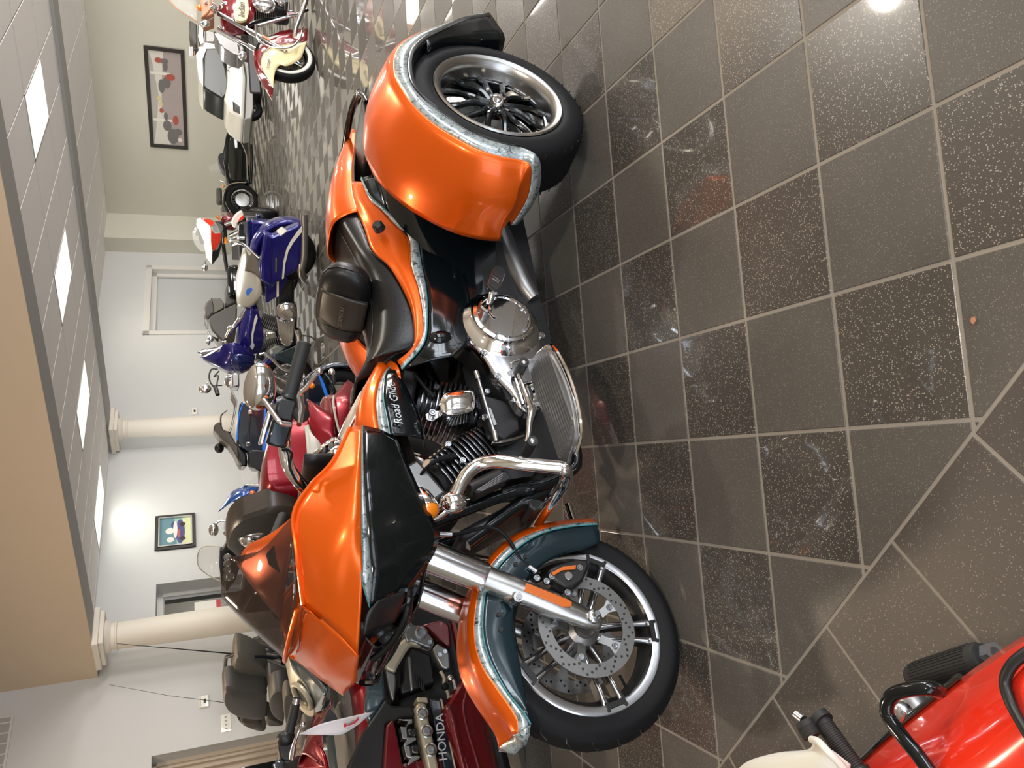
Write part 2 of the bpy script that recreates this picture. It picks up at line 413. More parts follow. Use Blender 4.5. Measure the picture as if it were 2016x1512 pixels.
# tan framed door nearer
d_ = struct(MB().box(*wbox(AW+.40, AW+.43, 4.85, 5.93, 0, 2.14)).build('door_3', 'tantrim', xf=RW))
for x0, x1, w_ in ((.22, .26, .05), (.26, .32, .09), (.32, .40, .15)):
    MB().box(*wbox(AW+x0, AW+x1, 5.93-w_, 5.93, 0, 2.14)).build('door_frame', 'tantrim', d_, xf=RW)
    MB().box(*wbox(AW+x0, AW+x1, 4.85, 5.93, 2.14-w_, 2.14)).build('door_frame', 'tantrim', d_, xf=RW)
MB().box(*wbox(AW+.385, AW+.399, 4.9, 5.70, .15, 1.95)).build('door_glass', 'glassdark', d_, xf=RW)
for zz in (.45, 1.35, 1.82): MB().box(*wbox(AW+.372, AW+.385, 5.69, 5.73, zz-.06, zz+.06)).build('door_hinge', 'bolt', d_, xf=RW)
# front and right walls with tall shop windows
def window_wall(nm, fixed, axis, spans, lo, hi, zt, n0):
    t = MB(); prev = lo
    def bx(u0, u1, z0, z1, d0=0, d1_=.25):
        if axis == 'a': return wbox(u0, u1, fixed-d1_, fixed-d0, z0, z1)
        return wbox(fixed-d1_, fixed-d0, u0, u1, z0, z1)
    for s0, s1 in spans:
        t.box(*bx(prev, s0, 0, zt)); t.box(*bx(s0, s1, 0, .35)); t.box(*bx(s0, s1, 2.85, zt)); prev = s1
    t.box(*bx(prev, hi, 0, zt)); struct(t.build(nm, 'wall', xf=RW))
    for k, (s0, s1) in enumerate(spans):
        f = MB()
        for u in (s0+.03, (s0+s1)/2, s1-.03): f.box(*bx(u-.03, u+.03, .35, 2.85, .06, .14))
        for zz in (.38, 1.2, 2.0, 2.82): f.box(*bx(s0, s1, zz-.03, zz+.03, .07, .13))
        struct(f.build('window_%d' % (n0+k), 'darkwood', xf=RW))
window_wall('wall_front', -4.0, 'a', [(-6.4, -4.0), (-3.5, -.9), (-.4, 2.2)], -6.6, 11.5, 4.6, 1)
window_wall('wall_right', -6.6, 'b', [(-1.0, 2.0), (2.5, 5.5), (8.4, 11.4), (14.2, 17.0), (17.4, 20.0)], -4.0, 20.7, 4.6, 4)  # last three spans are unseen, added to go with the upward bay fill
# ceilings
struct(MB().box(*wbox(-6.6, 11.8, -4.2, 7.2, 4.55, 4.65)).build('ceiling', 'beige', xf=RW))
mc = struct(MB().box(*wbox(-6.6, 11.8, 7.55, 12.25, CM+.012, CM+.1)).build('ceiling_middle', 'ceilgrid', xf=RW))
rc = struct(MB().box(*wbox(-6.6, 11.8, 12.2, 20.7, CB+.012, CB+.1)).build('ceiling_rear', 'ceilgrid', xf=RW))
lights_at = {(k, 1) for k in (-6, -3, 0, 3, 6, 9)}
def ceiling_tiles(par, a_0, b_0, sa, sb, na, nb, z, litcells, amax=11.3, amin=-6.5, bmax=99):
    for i in range(na):
        for j in range(nb):
            a0, a1 = a_0+sa*i, a_0+sa*(i+1); b0, b1 = b_0+sb*j, min(b_0+sb*(j+1), bmax)
            a1 = min(a1, amax)
            if a1-a0 < .05 or b1-b0 < .05: continue
            if (i, j) in litcells:
                o = thing('ceiling_light', litcells[(i, j)], 'ceiling light', loc=RW(((a0+a1)/2, (b0+b1)/2, z)), group='recessed fluorescent ceiling panels')
                iv = lambda p, o=o: RW(p)-o.location
                MB().box(*wbox(a0+.02, a1-.02, b0+.02, b1-.02, z-.002, z+.01)).build('diffuser', 'panel', o, xf=iv)
                f = MB()
                for q in (wbox(a0, a0+.02, b0, b1, z-.006, z+.01), wbox(a1-.02, a1, b0, b1, z-.006, z+.01), wbox(a0, a1, b0, b0+.02, z-.006, z+.01), wbox(a0, a1, b1-.02, b1, z-.006, z+.01)): f.box(*q)
                f.build('frame', 'trim', o, xf=iv); continue
            MB().box(*wbox(a0+.012, a1-.012, b0+.012, b1-.012, z, z+.02)).build('ceiling_tile', 'ceil', par, xf=RW)
SA, SB = .757, 1.32
lc = {}
ords = ['nearest of the ceiling light panels, at the upper edge of the picture row', 'second ceiling light panel counted from the framed long poster', 'third ceiling light panel along the row, above the cobalt motorcycle',
        'small far ceiling light panel beside the column with the picture behind it']
for n_, (i, lb) in enumerate(((2, 'rightmost and largest looking of the row of lit ceiling panels'), (5, 'second largest looking lit ceiling panel, above the blue touring motorcycle'),
        (8, 'third lit ceiling panel in the row, before the far column'), (11, 'last lit ceiling panel of the row, closest to the left wall'))):
    lc[(i, 1)] = lb
ceiling_tiles(mc, 2.06, 8.235, SA, SB, 13, 3, CM, lc)
ceiling_tiles(mc, 2.06, 7.6, SA, .635, 13, 1, CM, {}, bmax=8.235)
ceiling_tiles(rc, 2.68, 13.0, 1.475, .75, 6, 10, CB, {}, amax=11.0)
# headers between the bays
hd = struct(MB().box(*wbox(-6.6, AW, 7.32, 7.78, 2.88, 4.6)).build('trim_header', 'greytrim', xf=RW))
MB().box(*wbox(-6.6, AW, 7.29, 7.32, 2.88, 4.6)).build('header_face', 'beige', hd, xf=RW)
hd2 = struct(MB().box(*wbox(-6.6, AW, 12.18, 12.66, 2.955, 3.6)).build('trim_header_rear', 'greytrim', xf=RW))
# columns
def column(a, b, ztop, label, rot=0):
    o = thing('column', label, 'column', loc=RW((a, b, 0)))
    MB().lathe([(.20, .12), (.215, .14), (.215, 1.2), (.205, 2.0), (.19, ztop-.30)], (0, 0, 0), (0, 0, 1), 40).build('shaft', 'column', o)
    MB().lathe([(.19, ztop-.30), (.205, ztop-.29), (.205, ztop-.27), (.19, ztop-.26), (.19, ztop-.22), (.235, ztop-.17), (.245, ztop-.13)], (0, 0, 0), (0, 0, 1), 40).build('collar', 'column', o)
    rt = Matrix.Rotation(A_, 3, 'Z')
    t = MB().box((0, 0, ztop-.105), (.56, .56, .07), rt); t.box((0, 0, ztop-.04), (.64, .64, .08), rt); t.build('capital', 'column', o, bevel=.012)
    MB().lathe([(.27, 0), (.27, .06), (.24, .10), (.215, .14)], (0, 0, 0), (0, 0, 1), 40).build('plinth', 'column', o)
column(10.72, 7.55, 2.88, 'round cream column at the end of the beige header, nearer of two')
column(10.98, 12.35, 2.955, 'round cream column further back, between the ceiling header and the blue trimmed tour trunk')
# skirtings
for q, nm in ((wbox(-6.6, 10.6, 20.46, 20.5, 0, .16), 'baseboard_rear'), (wbox(AW2-.03, AW2, 12.2, 19.2, 0, .14), 'baseboard_left_rear'), (wbox(AW-.03, AW, -4, 12.15, 0, .14), 'baseboard_left')):
    struct(MB().box(*q).build(nm, 'base', xf=RW))

# ---- wall things
def wall_thing(name, label, cat, a, b, z, face):     # face 'a': hangs on a wall a=const and looks toward -a ; 'b': looks toward -b
    o = thing(name, label, cat, loc=RW((a, b, z)))
    if face == 'a': xf = lambda p: d2*(-p[0]) + V((0, 0, p[1])) - d1*p[2]   # p = (to the viewer's right, up, out of the wall)
    else: xf = lambda p: d1*(-p[0]) + V((0, 0, p[1])) - d2*p[2]
    return o, xf
def pic_frame(o, xf, w_, h_, fw, dep, mt_, inner=None):
    t = MB()
    for c_, s_ in (((0, h_/2-fw/2, dep/2), (w_, fw, dep)), ((0, -h_/2+fw/2, dep/2), (w_, fw, dep)), ((-w_/2+fw/2, 0, dep/2), (fw, h_-2*fw, dep)), ((w_/2-fw/2, 0, dep/2), (fw, h_-2*fw, dep))): t.box(c_, s_)
    t.build('frame', mt_, o, xf=xf, bevel=.006)
def flat(name, mt_, o, xf, poly, z): return MB().plate([(x, y, z) for x, y in poly], (0, 0, .0015)).build(name, mt_, o, xf=xf, flat=True)
def circ(cx, cy, r, n=14, ry=None): return [(cx+r*cos(2*pi*i/n), cy+(ry or r)*sin(2*pi*i/n)) for i in range(n)]
for nm, c_, r_ in (('print sky', (.46, .43, .40), .3), ('print floor', (.40, .34, .33), .3), ('print white', (.72, .68, .62), .3), ('print grey', (.16, .15, .15), .3),
                   ('print red', (.42, .09, .06), .3), ('print yellow', (.72, .60, .26), .3), ('print teal', (.10, .22, .26), .3), ('print indigo', (.06, .05, .20), .3),
                   ('print lime', (.62, .66, .36), .3), ('print lightteal', (.30, .48, .42), .3)): MT[nm] = mat(nm, c_, r_, 0, .4)
# long poster of a showroom
o, xf = wall_thing('framed_poster', 'long black-framed poster of a showroom with motorcycles on the rear wall', 'picture', 7.46, 20.5, 1.87, 'b')
pic_frame(o, xf, 2.46, .88, .085, .04, 'darkwood')
flat('print', 'print white', o, xf, [(-1.16, -.37), (1.16, -.37), (1.16, .37), (-1.16, .37)], .008)
pr = flat('print_floor', 'print floor', o, xf, [(-1.15, -.36), (1.15, -.36), (1.15, .02), (.3, .10), (-.2, .12), (-.6, 0), (-1.15, -.05)], .010)
flat('print_ceiling', 'print sky', o, xf, [(-1.15, .36), (1.15, .36), (.9, .28), (.12, .18), (-.3, .22), (-.9, .30)], .010)
for x in (-.52, .62): flat('print_column', 'white', o, xf, [(x-.03, -.10), (x+.03, -.10), (x+.03, .33), (x-.03, .33)], .013)
for k, (x, y, rx, ry, mt_) in enumerate(((-.92, -.10, .20, .13, 'print grey'), (-.80, -.22, .09, .10, 'print grey'), (-1.0, -.26, .05, .05, 'white'), (-.65, .02, .14, .10, 'print grey'), (-.50, -.18, .12, .07, 'print red'), (-.42, .04, .10, .05, 'print grey'),
    (-.28, .13, .06, .05, 'print red'), (-.12, .14, .05, .05, 'print yellow'), (.02, .17, .05, .05, 'print yellow'), (.32, .10, .17, .07, 'print grey'), (.42, -.02, .14, .09, 'print grey'), (.55, -.10, .08, .11, 'print red'), (.80, .0, .12, .06, 'print grey'), (.92, .02, .06, .10, 'print grey'), (.93, .14, .06, .08, 'print red'))):
    flat('print_motif', mt_, o, xf, circ(x, y, rx, 12, ry), .0130+.0004*k)
# small painting
o, xf = wall_thing('framed_painting', 'small square painting of a blue sports car in a black and silver frame', 'picture', AW, 9.94, 1.84, 'a')
pic_frame(o, xf, .78, .66, .05, .035, 'darkwood')
t = MB()
for c_, s_ in (((0, .265, .036), (.66, .02, .02)), ((0, -.265, .036), (.66, .02, .02)), ((-.325, 0, .036), (.02, .54, .02)), ((.325, 0, .036), (.02, .54, .02))): t.box(c_, s_)
t.build('inner_frame', 'chrome2', o, xf=xf)
flat('canvas', 'print lightteal', o, xf, [(-.32, -.26), (.32, -.26), (.32, .26), (-.32, .26)], .010)
flat('canvas_foliage', 'print teal', o, xf, [(-.31, .02), (-.1, -.02), (.31, -.02), (.31, .25), (-.31, .25)], .012)
flat('canvas_grass', 'print lime', o, xf, [(-.31, -.25), (.31, -.25), (.31, -.10), (-.31, -.12)], .012)
for k, (x, y, rx, ry, mt_) in enumerate(((0, -.08, .28, .075, 'print indigo'), (-.16, .02, .08, .05, 'print indigo'), (-.05, .0, .20, .035, 'print white'), (-.02, .09, .07, .07, 'print white'), (.18, .08, .06, .06, 'print white'), (-.16, -.12, .045, .045, 'darkwood'), (.17, -.12, .045, .045, 'darkwood'), (.05, -.06, .10, .02, 'print red'))):
    flat('canvas_motif', mt_, o, xf, circ(x, y, rx, 14, ry), .0140+.0005*k)
# thermostats, switch plate, vent
for (a, b, z, lb) in ((AW, 6.60, 1.45, 'white thermostat above the four-gang switch plate'), (AW2, 12.82, 1.48, 'small white thermostat beside the far column')):
    o, xf = wall_thing('thermostat', lb, 'thermostat', a, b, z, 'a')
    MB().box((0, 0, .015), (.19, .13, .03)).build('housing', 'white', o, xf=xf, bevel=.008)
    MB().box((.0, -.01, .031), (.07, .035, .003)).build('display', 'plastic', o, xf=xf); MB().box((0, .045, .031), (.16, .006, .003)).build('seam', 'greyink', o, xf=xf)
o, xf = wall_thing('switch_plate', 'white four-gang light switch plate on the left wall', 'light switch', AW, 6.21, 1.165, 'a')
MB().box((0, 0, .004), (.27, .135, .008)).build('plate', 'white', o, xf=xf, bevel=.003)
for k in range(4): MB().box((-.09+.06*k, 0, .010), (.014, .028, .012)).build('toggle', 'greyink', o, xf=xf)
o, xf = wall_thing('wall_vent', 'white return-air grille high on the left wall', 'vent', AW, 6.20, 4.0, 'a')
t = MB()
for c_, s_ in (((0, .10, .01), (1.4, .03, .02)), ((0, -.10, .01), (1.4, .03, .02)), ((-.69, 0, .01), (.03, .2, .02))): t.box(c_, s_)
t.build('frame', 'trim', o, xf=xf)
MB().box((0, 0, .002), (1.38, .19, .004)).build('backing', 'greytrim', o, xf=xf)
for k in range(9): MB().box((-.6+.15*k, 0, .010), (.02, .18, .016)).build('slat', 'trim', o, xf=xf)


# ================================================================ shared motorcycle pieces
def emp(name, parent):
    o = bpy.data.objects.new(name, None); col.objects.link(o); o.parent = parent; o.empty_display_size = .05
    return o
def tyre(par, R_, w_, rr_, c, y=0, whitewall=False, tread=True):
    h = w_/2
    pr = [(rr_-.01, -h*.72), (rr_+.012, -h*.92), ((rr_+R_)/2, -h), (R_-.022, -h*.86), (R_-.006, -h*.55), (R_, 0), (R_-.006, h*.55), (R_-.022, h*.86), ((rr_+R_)/2, h), (rr_+.012, h*.92), (rr_-.01, h*.72)]
    P = [(p.x, p.y) for p in cr([(a, b, 0) for a, b in pr], 3)]
    o = MB().lathe(P, (c[0], y, c[1]), (0, 1, 0), 64).build('tyre', 'rubber', par)
    if whitewall:
        for s in (1, -1): MB().lathe([(rr_+.012, s*(h*.93+.0015)), (rr_+.035, s*(h*.985+.0015)), (rr_+.058, s*(h+.001))], (c[0], y, c[1]), (0, 1, 0), 64).build('whitewall_band', 'whitewall', par, solid=.001)
    return o
def bolts(name, pts, ax, r, h, par, mt='bolt'):
    ax = V(ax).normalized(); me = None
    for p in pts:
        if me is None:
            o = MB().lathe([(0, h), (r*.45, h), (r*.5, h*.55), (r*.6, h*.55), (r*.62, h), (r*.95, h), (r, h*.8), (r, 0)], (0, 0, 0), ax, 10).build('bolt', mt, par); me = o.data
        else:
            o = bpy.data.objects.new('bolt', me); col.objects.link(o); o.parent = par
        o.location = V(p)
def fins(t, c, ax_up, ax_f, ax_s, n, pitch, lf, ls, th, taper=0):
    ax_up, ax_f, ax_s = (V(a).normalized() for a in (ax_up, ax_f, ax_s)); c = V(c)
    for i in range(n):
        k = 1-taper*abs(i-(n-1)/2)/(n/2); o = c+ax_up*(i*pitch)
        P = []
        for j in range(20):
            a = 2*pi*j/20; ca, sa = cos(a), sin(a); q = (abs(ca)**4+abs(sa)**4)**-.25
            P.append(o+ax_f*(ca*q*lf*k)+ax_s*(sa*q*ls*k))
        t.plate(P, ax_up*th)
def oriented(fwd_, up_):       # rotation whose x follows fwd_ and z follows up_
    x = V(fwd_).normalized(); z = V(up_); z = (z-x*z.dot(x)).normalized(); y = z.cross(x)
    return Matrix((x, y, z)).transposed()

# ================================================================ THE ORANGE AND BLACK TRIKE
H = thing('trike', 'orange and black three-wheeled touring motorcycle with marbled silver bands, in the middle of the floor', 'trike', fr=((-0.757,2.070,0),-2.51327))
# ---- front wheel
FW = emp('front_wheel', H)
tyre(FW, .322, .128, .247, (0, .32))
MB().lathe([(.216, .040), (.220, .052), (.226, .055), (.243, .055), (.248, .051), (.249, .046)], (0, 0, .32), (0, 1, 0), 72).build('machined_rim_face', 'machined', FW)
MB().lathe([(.249, .047), (.236, .036), (.214, .030), (.204, .012), (.204, -.012), (.214, -.03), (.236, -.036), (.249, -.047), (.243, -.055), (.226, -.055), (.216, -.045), (.212, -.034), (.198, -.014), (.198, .014), (.212, .034), (.216, .040)], (0, 0, .32), (0, 1, 0), 72).build('rim', 'plastic', FW)
def pol(r, a, y=0, cx=0, cz=.32): return V((cx+r*sin(a), y, cz-r*cos(a)))
for k in range(5):
    a = R(11+72*k)
    for s in (-1, 1):
        t = MB(); rs = [.045, .08, .13, .18, .222]; da = [.30, .24, .17, .135, .125]; yy = [.020, .028, .036, .042, .046]; hw = [.012, .009, .008, .008, .012]
        L_ = [pol(r, a+s*d-s*w_/r, y) for r, d, y, w_ in zip(rs, da, yy, hw)]; R_ = [pol(r, a+s*d+s*w_/r, y) for r, d, y, w_ in zip(rs, da, yy, hw)]
        bL = [p-V((0, .034, 0)) for p in L_]; bR = [p-V((0, .034, 0)) for p in R_]
        t.grid([cr(x, 3) for x in (L_, R_, bR, bL)], cv=True); sp = t.build('spoke', 'plastic', FW, sharp=30)
        t = MB(); up = V((0, .0012, 0)); m_ = [p.lerp(q, .18)+up for p, q in zip(L_, R_)]; n_ = [p.lerp(q, .82)+up for p, q in zip(L_, R_)]
        t.grid([cr(m_, 3), cr(n_, 3)]); t.build('spoke_face', 'machined', FW, solid=.001)
    b = MB(); P = [pol(r, a+d, .0565) for r, d in ((.217, -.14), (.217, .14), (.238, .145), (.240, .11), (.231, .10), (.231, -.10), (.240, -.11), (.238, -.145))]
    b.plate(P, (0, .0015, 0)); b.build('rim_pad', 'plastic', FW)
MB().lathe([(0, .075), (.03, .075), (.034, .06), (.05, .05), (.055, .02), (.055, -.02), (.05, -.05), (.034, -.06), (.03, -.075), (0, -.075)], (0, 0, .32), (0, 1, 0), 32).build('hub', 'alu', FW)
for s in (1, -1):
    nm = 'brake_disc'; y = .078*s
    MB().lathe([(.112, y-.0025), (.150, y-.0025), (.150, y+.0025), (.112, y+.0025)], (0, 0, .32), (0, 1, 0), 72, closed=True).build(nm, 'alu', FW, sharp=20)
    t = MB()
    for k in range(60):
        r_ = (.118, .126, .135, .143, .130)[k % 5]; t.cyl(pol(r_, 2*pi*k/60, y-.0032), pol(r_, 2*pi*k/60, y+.0032), .0040, 8)
    t.build('disc_holes', 'glassdark', FW)['kind'] = 'stuff'
    for k in range(5):
        a = R(11+36+72*k); MB().plate([pol(.118, a-.20, y), pol(.118, a+.20, y), pol(.088, a+.13, y), pol(.055, a+.24, y*.8), pol(.055, a-.24, y*.8), pol(.088, a-.13, y)], (0, -.005*s, 0)).build('disc_carrier', 'alu', FW)
    bolts('disc_bolts', [pol(.098, R(47+72*k), y) for k in range(5)], (0, s, 0), .0095, .006, FW)
MB().cyl(pol(.205, R(60), 0), pol(.165, R(58), .012), .0045, 8).build('valve_stem', 'rubber', FW)
t = MB()
for k in range(26):
    a0 = 2*pi*k/26
    for s in (1, -1): t.tube([pol(.3205, a0, .006*s), pol(.3190, a0+.08, .026*s), pol(.3105, a0+.11, .046*s)], .0020, 5)
t.build('tread_grooves', 'glassdark', FW)['kind'] = 'stuff'
# ---- front fender: crown, marbled band, dark skirt
FF = emp('front_fender', H)
crown = [(-0.365,0.000,0.138),(-0.370,0.000,0.247),(-0.361,0.000,0.360),(-0.326,0.000,0.465),(-0.259,0.000,0.550),(-0.182,0.000,0.614),(-0.084,0.000,0.656),(0.032,0.000,0.673),(0.131,0.000,0.654),(0.203,0.000,0.619),(0.239,0.000,0.593)]
bu = [(-0.314,0.092,0.185),(-0.319,0.092,0.291),(-0.305,0.092,0.395),(-0.276,0.092,0.482),(-0.218,0.092,0.564),(-0.159,0.092,0.614),(-0.045,0.092,0.660),(0.047,0.092,0.666),(0.125,0.092,0.636),(0.204,0.092,0.603),(0.248,0.092,0.609)]
bl = [(-0.300,0.100,0.188),(-0.303,0.100,0.282),(-0.293,0.100,0.379),(-0.262,0.100,0.461),(-0.211,0.100,0.541),(-0.149,0.100,0.600),(-0.037,0.100,0.640),(0.046,0.100,0.643),(0.142,0.100,0.616),(0.201,0.100,0.585),(0.235,0.100,0.573)]
bt = [(-0.239,0.100,0.201),(-0.225,0.100,0.257),(-0.218,0.100,0.326),(-0.200,0.100,0.392),(-0.169,0.100,0.449),(-0.115,0.100,0.507),(-0.030,0.100,0.548),(0.037,0.100,0.555),(0.111,0.100,0.562),(0.178,0.100,0.568),(0.236,0.100,0.575)]
midc = [V(a).lerp(V(b), .55)+V((0, 0, .012)) for a, b in zip(crown, bu)]
midc = [V((p.x*1.0, .062, p.z)) for p in midc]
mk = [V(a).lerp(V(b), .5)+V((0, .005, 0)) for a, b in zip(bl, bt)]
mir = lambda row: [V((p[0], -p[1], p[2])) for p in row]
MB().surf([mir(bu), mir(midc), crown, midc, bu], 4, 5).build('orange_crown', 'orange', FF, solid=.004)
tipc = V((0.269,0.000,0.577)); tips = [V((0.273,0.060,0.583)), V((0.258,0.092,0.580))]
MB().surf([[mir([bu[-1]])[0], mir([midc[-1]])[0], V(crown[-1]), V(midc[-1]), V(bu[-1])], [mir([tips[1]])[0], mir([tips[0]])[0], tipc, tips[0], tips[1]]], 4, 1).build('silver_tip', 'leaf', FF, solid=.004)
for s_ in (1, -1): MB().add([V(bu[-1]), V(bl[-1]), tips[1]], [(0, 1, 2)]).build('silver_tip_side', 'leaf', FF, ys=s_, solid=.004)
for s in (1, -1):
    MB().surf([bu, bl], 4, 1).build('silver_band', 'leaf', FF, ys=s, solid=.004)
    MB().surf([bl, mk, bt], 4, 4).build('dark_skirt', 'teal', FF, ys=s, solid=.004)
    MB().tube([V(p)+V((0, .003, 0)) for p in bl], .0022, 6, k=4).build('pinstripe', 'cyan', FF, ys=s)
bolts('fender_bolts', [(-0.222,0.104,0.460),(-0.203,0.104,0.497),(-0.062,0.104,0.588),(-0.020,0.104,0.592)], (0, 1, 0), .007, .005, FF, 'plastic')
# ---- forks
for s in (1, -1):
    FK = emp('fork', H)
    a = V((-.318, .122*s, .86)); ax = V((0, .122*s, .325)); d = (a-ax).normalized()
    pt = lambda q: ax+d*q
    MB().tube([pt(.66), pt(.335), pt(.325)], [.047, .044, .041], 28).build('upper_cover', 'chrome2', FK)
    MB().tube([pt(.34), pt(.325), pt(.12), pt(.06), pt(.02), pt(-.02), pt(-.032)], [.036, .037, .037, .033, .029, .026, .018], 28).build('lower_leg', 'steel', FK)
    q = pt(.235)+V((.035, .012*s, .012)); MB().tube([q+V((-.02, -.015*s, .02)), q, q+V((.002, .030*s, 0))], [.014, .016, .014], 14, k=2).build('boss', 'steel', FK)
    MB().cyl(q+V((.002, .028*s, 0)), q+V((.002, .036*s, 0)), .0085, 10).build('boss_bolt', 'bolt', FK)
    rt = oriented(d, V((0, s, 0)))
    t = MB(); c_ = pt(.145)+V((0, .034*s, 0)); sx = [(-.072, -.010), (-.060, -.014), (.070, -.014), (.070, .012), (-.05, .014), (-.072, .004)]
    t.plate([c_+rt @ V((x, y, 0)) for x, y in sx], V((0, .006*s, 0))); lab(t.build('reflector', 'amber2', FK, bevel=.002), 'amber reflector strip on the fork leg')
    MB().lathe([(.020, 0), (.020, .012), (.016, .016), (.010, .017), (.010, .030), (.007, .034), (0, .034)], ax+V((0, .022*s, 0)), (0, s, 0), 6 if 0 else 24).build('axle_nut', 'bolt', FK)
# ---- brake caliper, hose
CP = emp('brake_caliper', H)
t = MB(); pf = [(-0.160,0.095,0.417),(-0.170,0.095,0.386),(-0.183,0.095,0.319),(-0.175,0.095,0.280),(-0.150,0.095,0.284),(-0.111,0.095,0.319),(-0.095,0.095,0.353),(-0.099,0.095,0.380),(-0.129,0.095,0.409)]
t.plate(pf, (0, .045, 0)); t.build('caliper_body', 'plastic', CP, bevel=.008)
t = MB(); t.plate([(-0.147,0.142,0.412),(-0.160,0.142,0.372),(-0.160,0.142,0.327),(-0.147,0.142,0.334),(-0.150,0.142,0.375),(-0.138,0.142,0.406)], (0, .003, 0)); lab(t.build('orange_insert', 'amber2', CP), 'orange mesh insert of the brake caliper')
MB().lathe([(0, .004), (.011, .004), (.013, .002), (.013, 0)], (-0.131,0.142,0.360), (0, 1, 0), 20).build('emblem_disc', 'chrome2', CP)
bolts('caliper_bolts', [(-0.140,0.132,0.457),(-0.126,0.132,0.431),(-0.084,0.132,0.377),(-0.153,0.132,0.314),(-0.138,0.132,0.411)], (0, 1, 0), .010, .008, CP)
MB().tube([(-0.339,0.100,0.740),(-0.327,0.100,0.695),(-0.321,0.100,0.649),(-0.328,0.100,0.599),(-0.333,0.100,0.559),(-0.325,0.100,0.528),(-0.303,0.100,0.506),(-0.270,0.100,0.490),(-0.223,0.100,0.478),(-0.190,0.100,0.454),(-0.167,0.100,0.427)], .0062, 8, k=4).build('brake_hose', 'rubber', H)
MB().tube([(-0.328,0.100,0.703),(-0.322,0.100,0.667)], .009, 10).build('hose_fitting', 'bolt', H); MB().tube([(-0.189,0.110,0.460),(-0.169,0.110,0.441)], .009, 10).build('hose_fitting', 'bolt', H)
# ---- frame fork bridge / dark core
MB().surf([[(-.20, y*.16, .80), (-.15, y*.16, .86), (-.25, y*.14, .98), (-.42, y*.13, .98), (-.42, y*.13, .80)] for y in (-1, 0, 1)], 2, 2, cu=True, cap=True).build('inner_fairing', 'plastic', H)
# ---- fairing
FA = emp('fairing', H)
# side: rows from the top edge down to the band, columns rear to front
T_ = [(-0.557,0.345,0.963),(-0.464,0.330,1.020),(-0.406,0.315,1.082),(-0.337,0.300,1.130),(-0.244,0.275,1.130),(-0.133,0.200,1.120)]
M1 = [(-0.553,0.360,0.949),(-0.417,0.385,0.987),(-0.331,0.385,1.021),(-0.250,0.370,1.051),(-0.171,0.315,1.073),(-0.090,0.200,1.081)]
M2 = [(-0.549,0.365,0.940),(-0.407,0.400,0.973),(-0.310,0.405,0.995),(-0.224,0.385,1.010),(-0.146,0.325,1.021),(-0.040,0.190,1.036)]
U_ = [(-0.549,0.365,0.935),(-0.399,0.398,0.962),(-0.296,0.400,0.977),(-0.212,0.375,0.986),(-0.118,0.320,0.991),(0.006,0.165,0.998)]
MB().surf([T_, M1, M2, U_], 6, 5).build('orange_side_panel', 'orange', FA, solid=.005)
MB().surf([T_, M1, M2, U_], 6, 5).build('orange_side_panel', 'orange', FA, ys=-1, solid=.005)
Lb = [(-0.549,0.365,0.932),(-0.399,0.398,0.957),(-0.303,0.398,0.966),(-0.224,0.375,0.968),(-0.159,0.340,0.966),(-0.125,0.325,0.965),(-0.076,0.270,0.971)]
Ub = [(-0.549,0.365,0.935),(-0.399,0.399,0.962),(-0.303,0.401,0.976),(-0.224,0.378,0.984),(-0.159,0.345,0.988),(-0.122,0.325,0.991),(-0.075,0.270,0.972)]
Bt = [(-0.519,0.340,0.841),(-0.444,0.345,0.827),(-0.357,0.340,0.807),(-0.297,0.320,0.786),(-0.244,0.280,0.762),(-0.190,0.250,0.786),(-0.114,0.235,0.866)]
Md = [V(a).lerp(V(b), .5)+V((0, .012, 0)) for a, b in zip(Lb, Bt)]
for s in (1, -1):
    MB().surf([Ub, Lb], 5, 1).build('silver_band', 'leaf', FA, ys=s, solid=.006)
    MB().surf([Lb, Md, Bt], 5, 4).build('black_lower_panel', 'black', FA, ys=s, solid=.006)
    MB().tube([V(p)+V((0, .002, 0)) for p in Ub], .0015, 5, k=4).build('pinstripe', 'cyan', FA, ys=s)
    MB().tube([V(p) for p in T_], [.006]*6, 8, k=5).build('orange_lip', 'orange', FA, ys=s)
# front face between the two creases
fl_ = [V(p) for p in [(-0.119,0.190,1.113),(-0.090,0.200,1.081),(-0.040,0.190,1.036),(0.008,0.165,0.998)]]
fq = [(-0.109,0.090,1.123),(-0.074,0.090,1.088),(-0.024,0.090,1.049),(0.013,0.080,0.990)]
fc = [V((p[0]+.012, 0, p[2]-.004)) for p in fq]
MB().surf([fl_, fq, fc, mir(fq), mir(fl_)], 5, 5).build('orange_nose', 'orange', FA, solid=.005)
sl = [(-0.133,0.200,1.120),(-0.110,0.185,1.153)]
MB().tube([V((-.125, .19, 1.135)), V((-.100, .14, 1.146)), V((-.082, .07, 1.154)), V((-.078, 0, 1.156)), V((-.086, -.07, 1.153)), V((-.106, -.13, 1.146)), V((-.135, -.17, 1.137))], .006, 8, k=4).build('intake_lip', 'orange', FA)
MB().grid([[(-.14, .19, 1.13), (-.11, .10, 1.14), (-.10, 0, 1.14), (-.11, -.10, 1.14), (-.14, -.19, 1.13)], [(-.13, .19, 1.07), (-.10, .10, 1.07), (-.09, 0, 1.07), (-.10, -.10, 1.07), (-.13, -.19, 1.07)]]).build('intake_recess', 'copper', FA, solid=.003)
# closing web of the cheeks beside the intake
for s in (1, -1):
    MB().grid([[V(p) for p in (T_[5], M1[5])], [fl_[0]+V((0, 0, .0)), fl_[1]]]).build('cheek', 'orange', FA, ys=s, solid=.004)
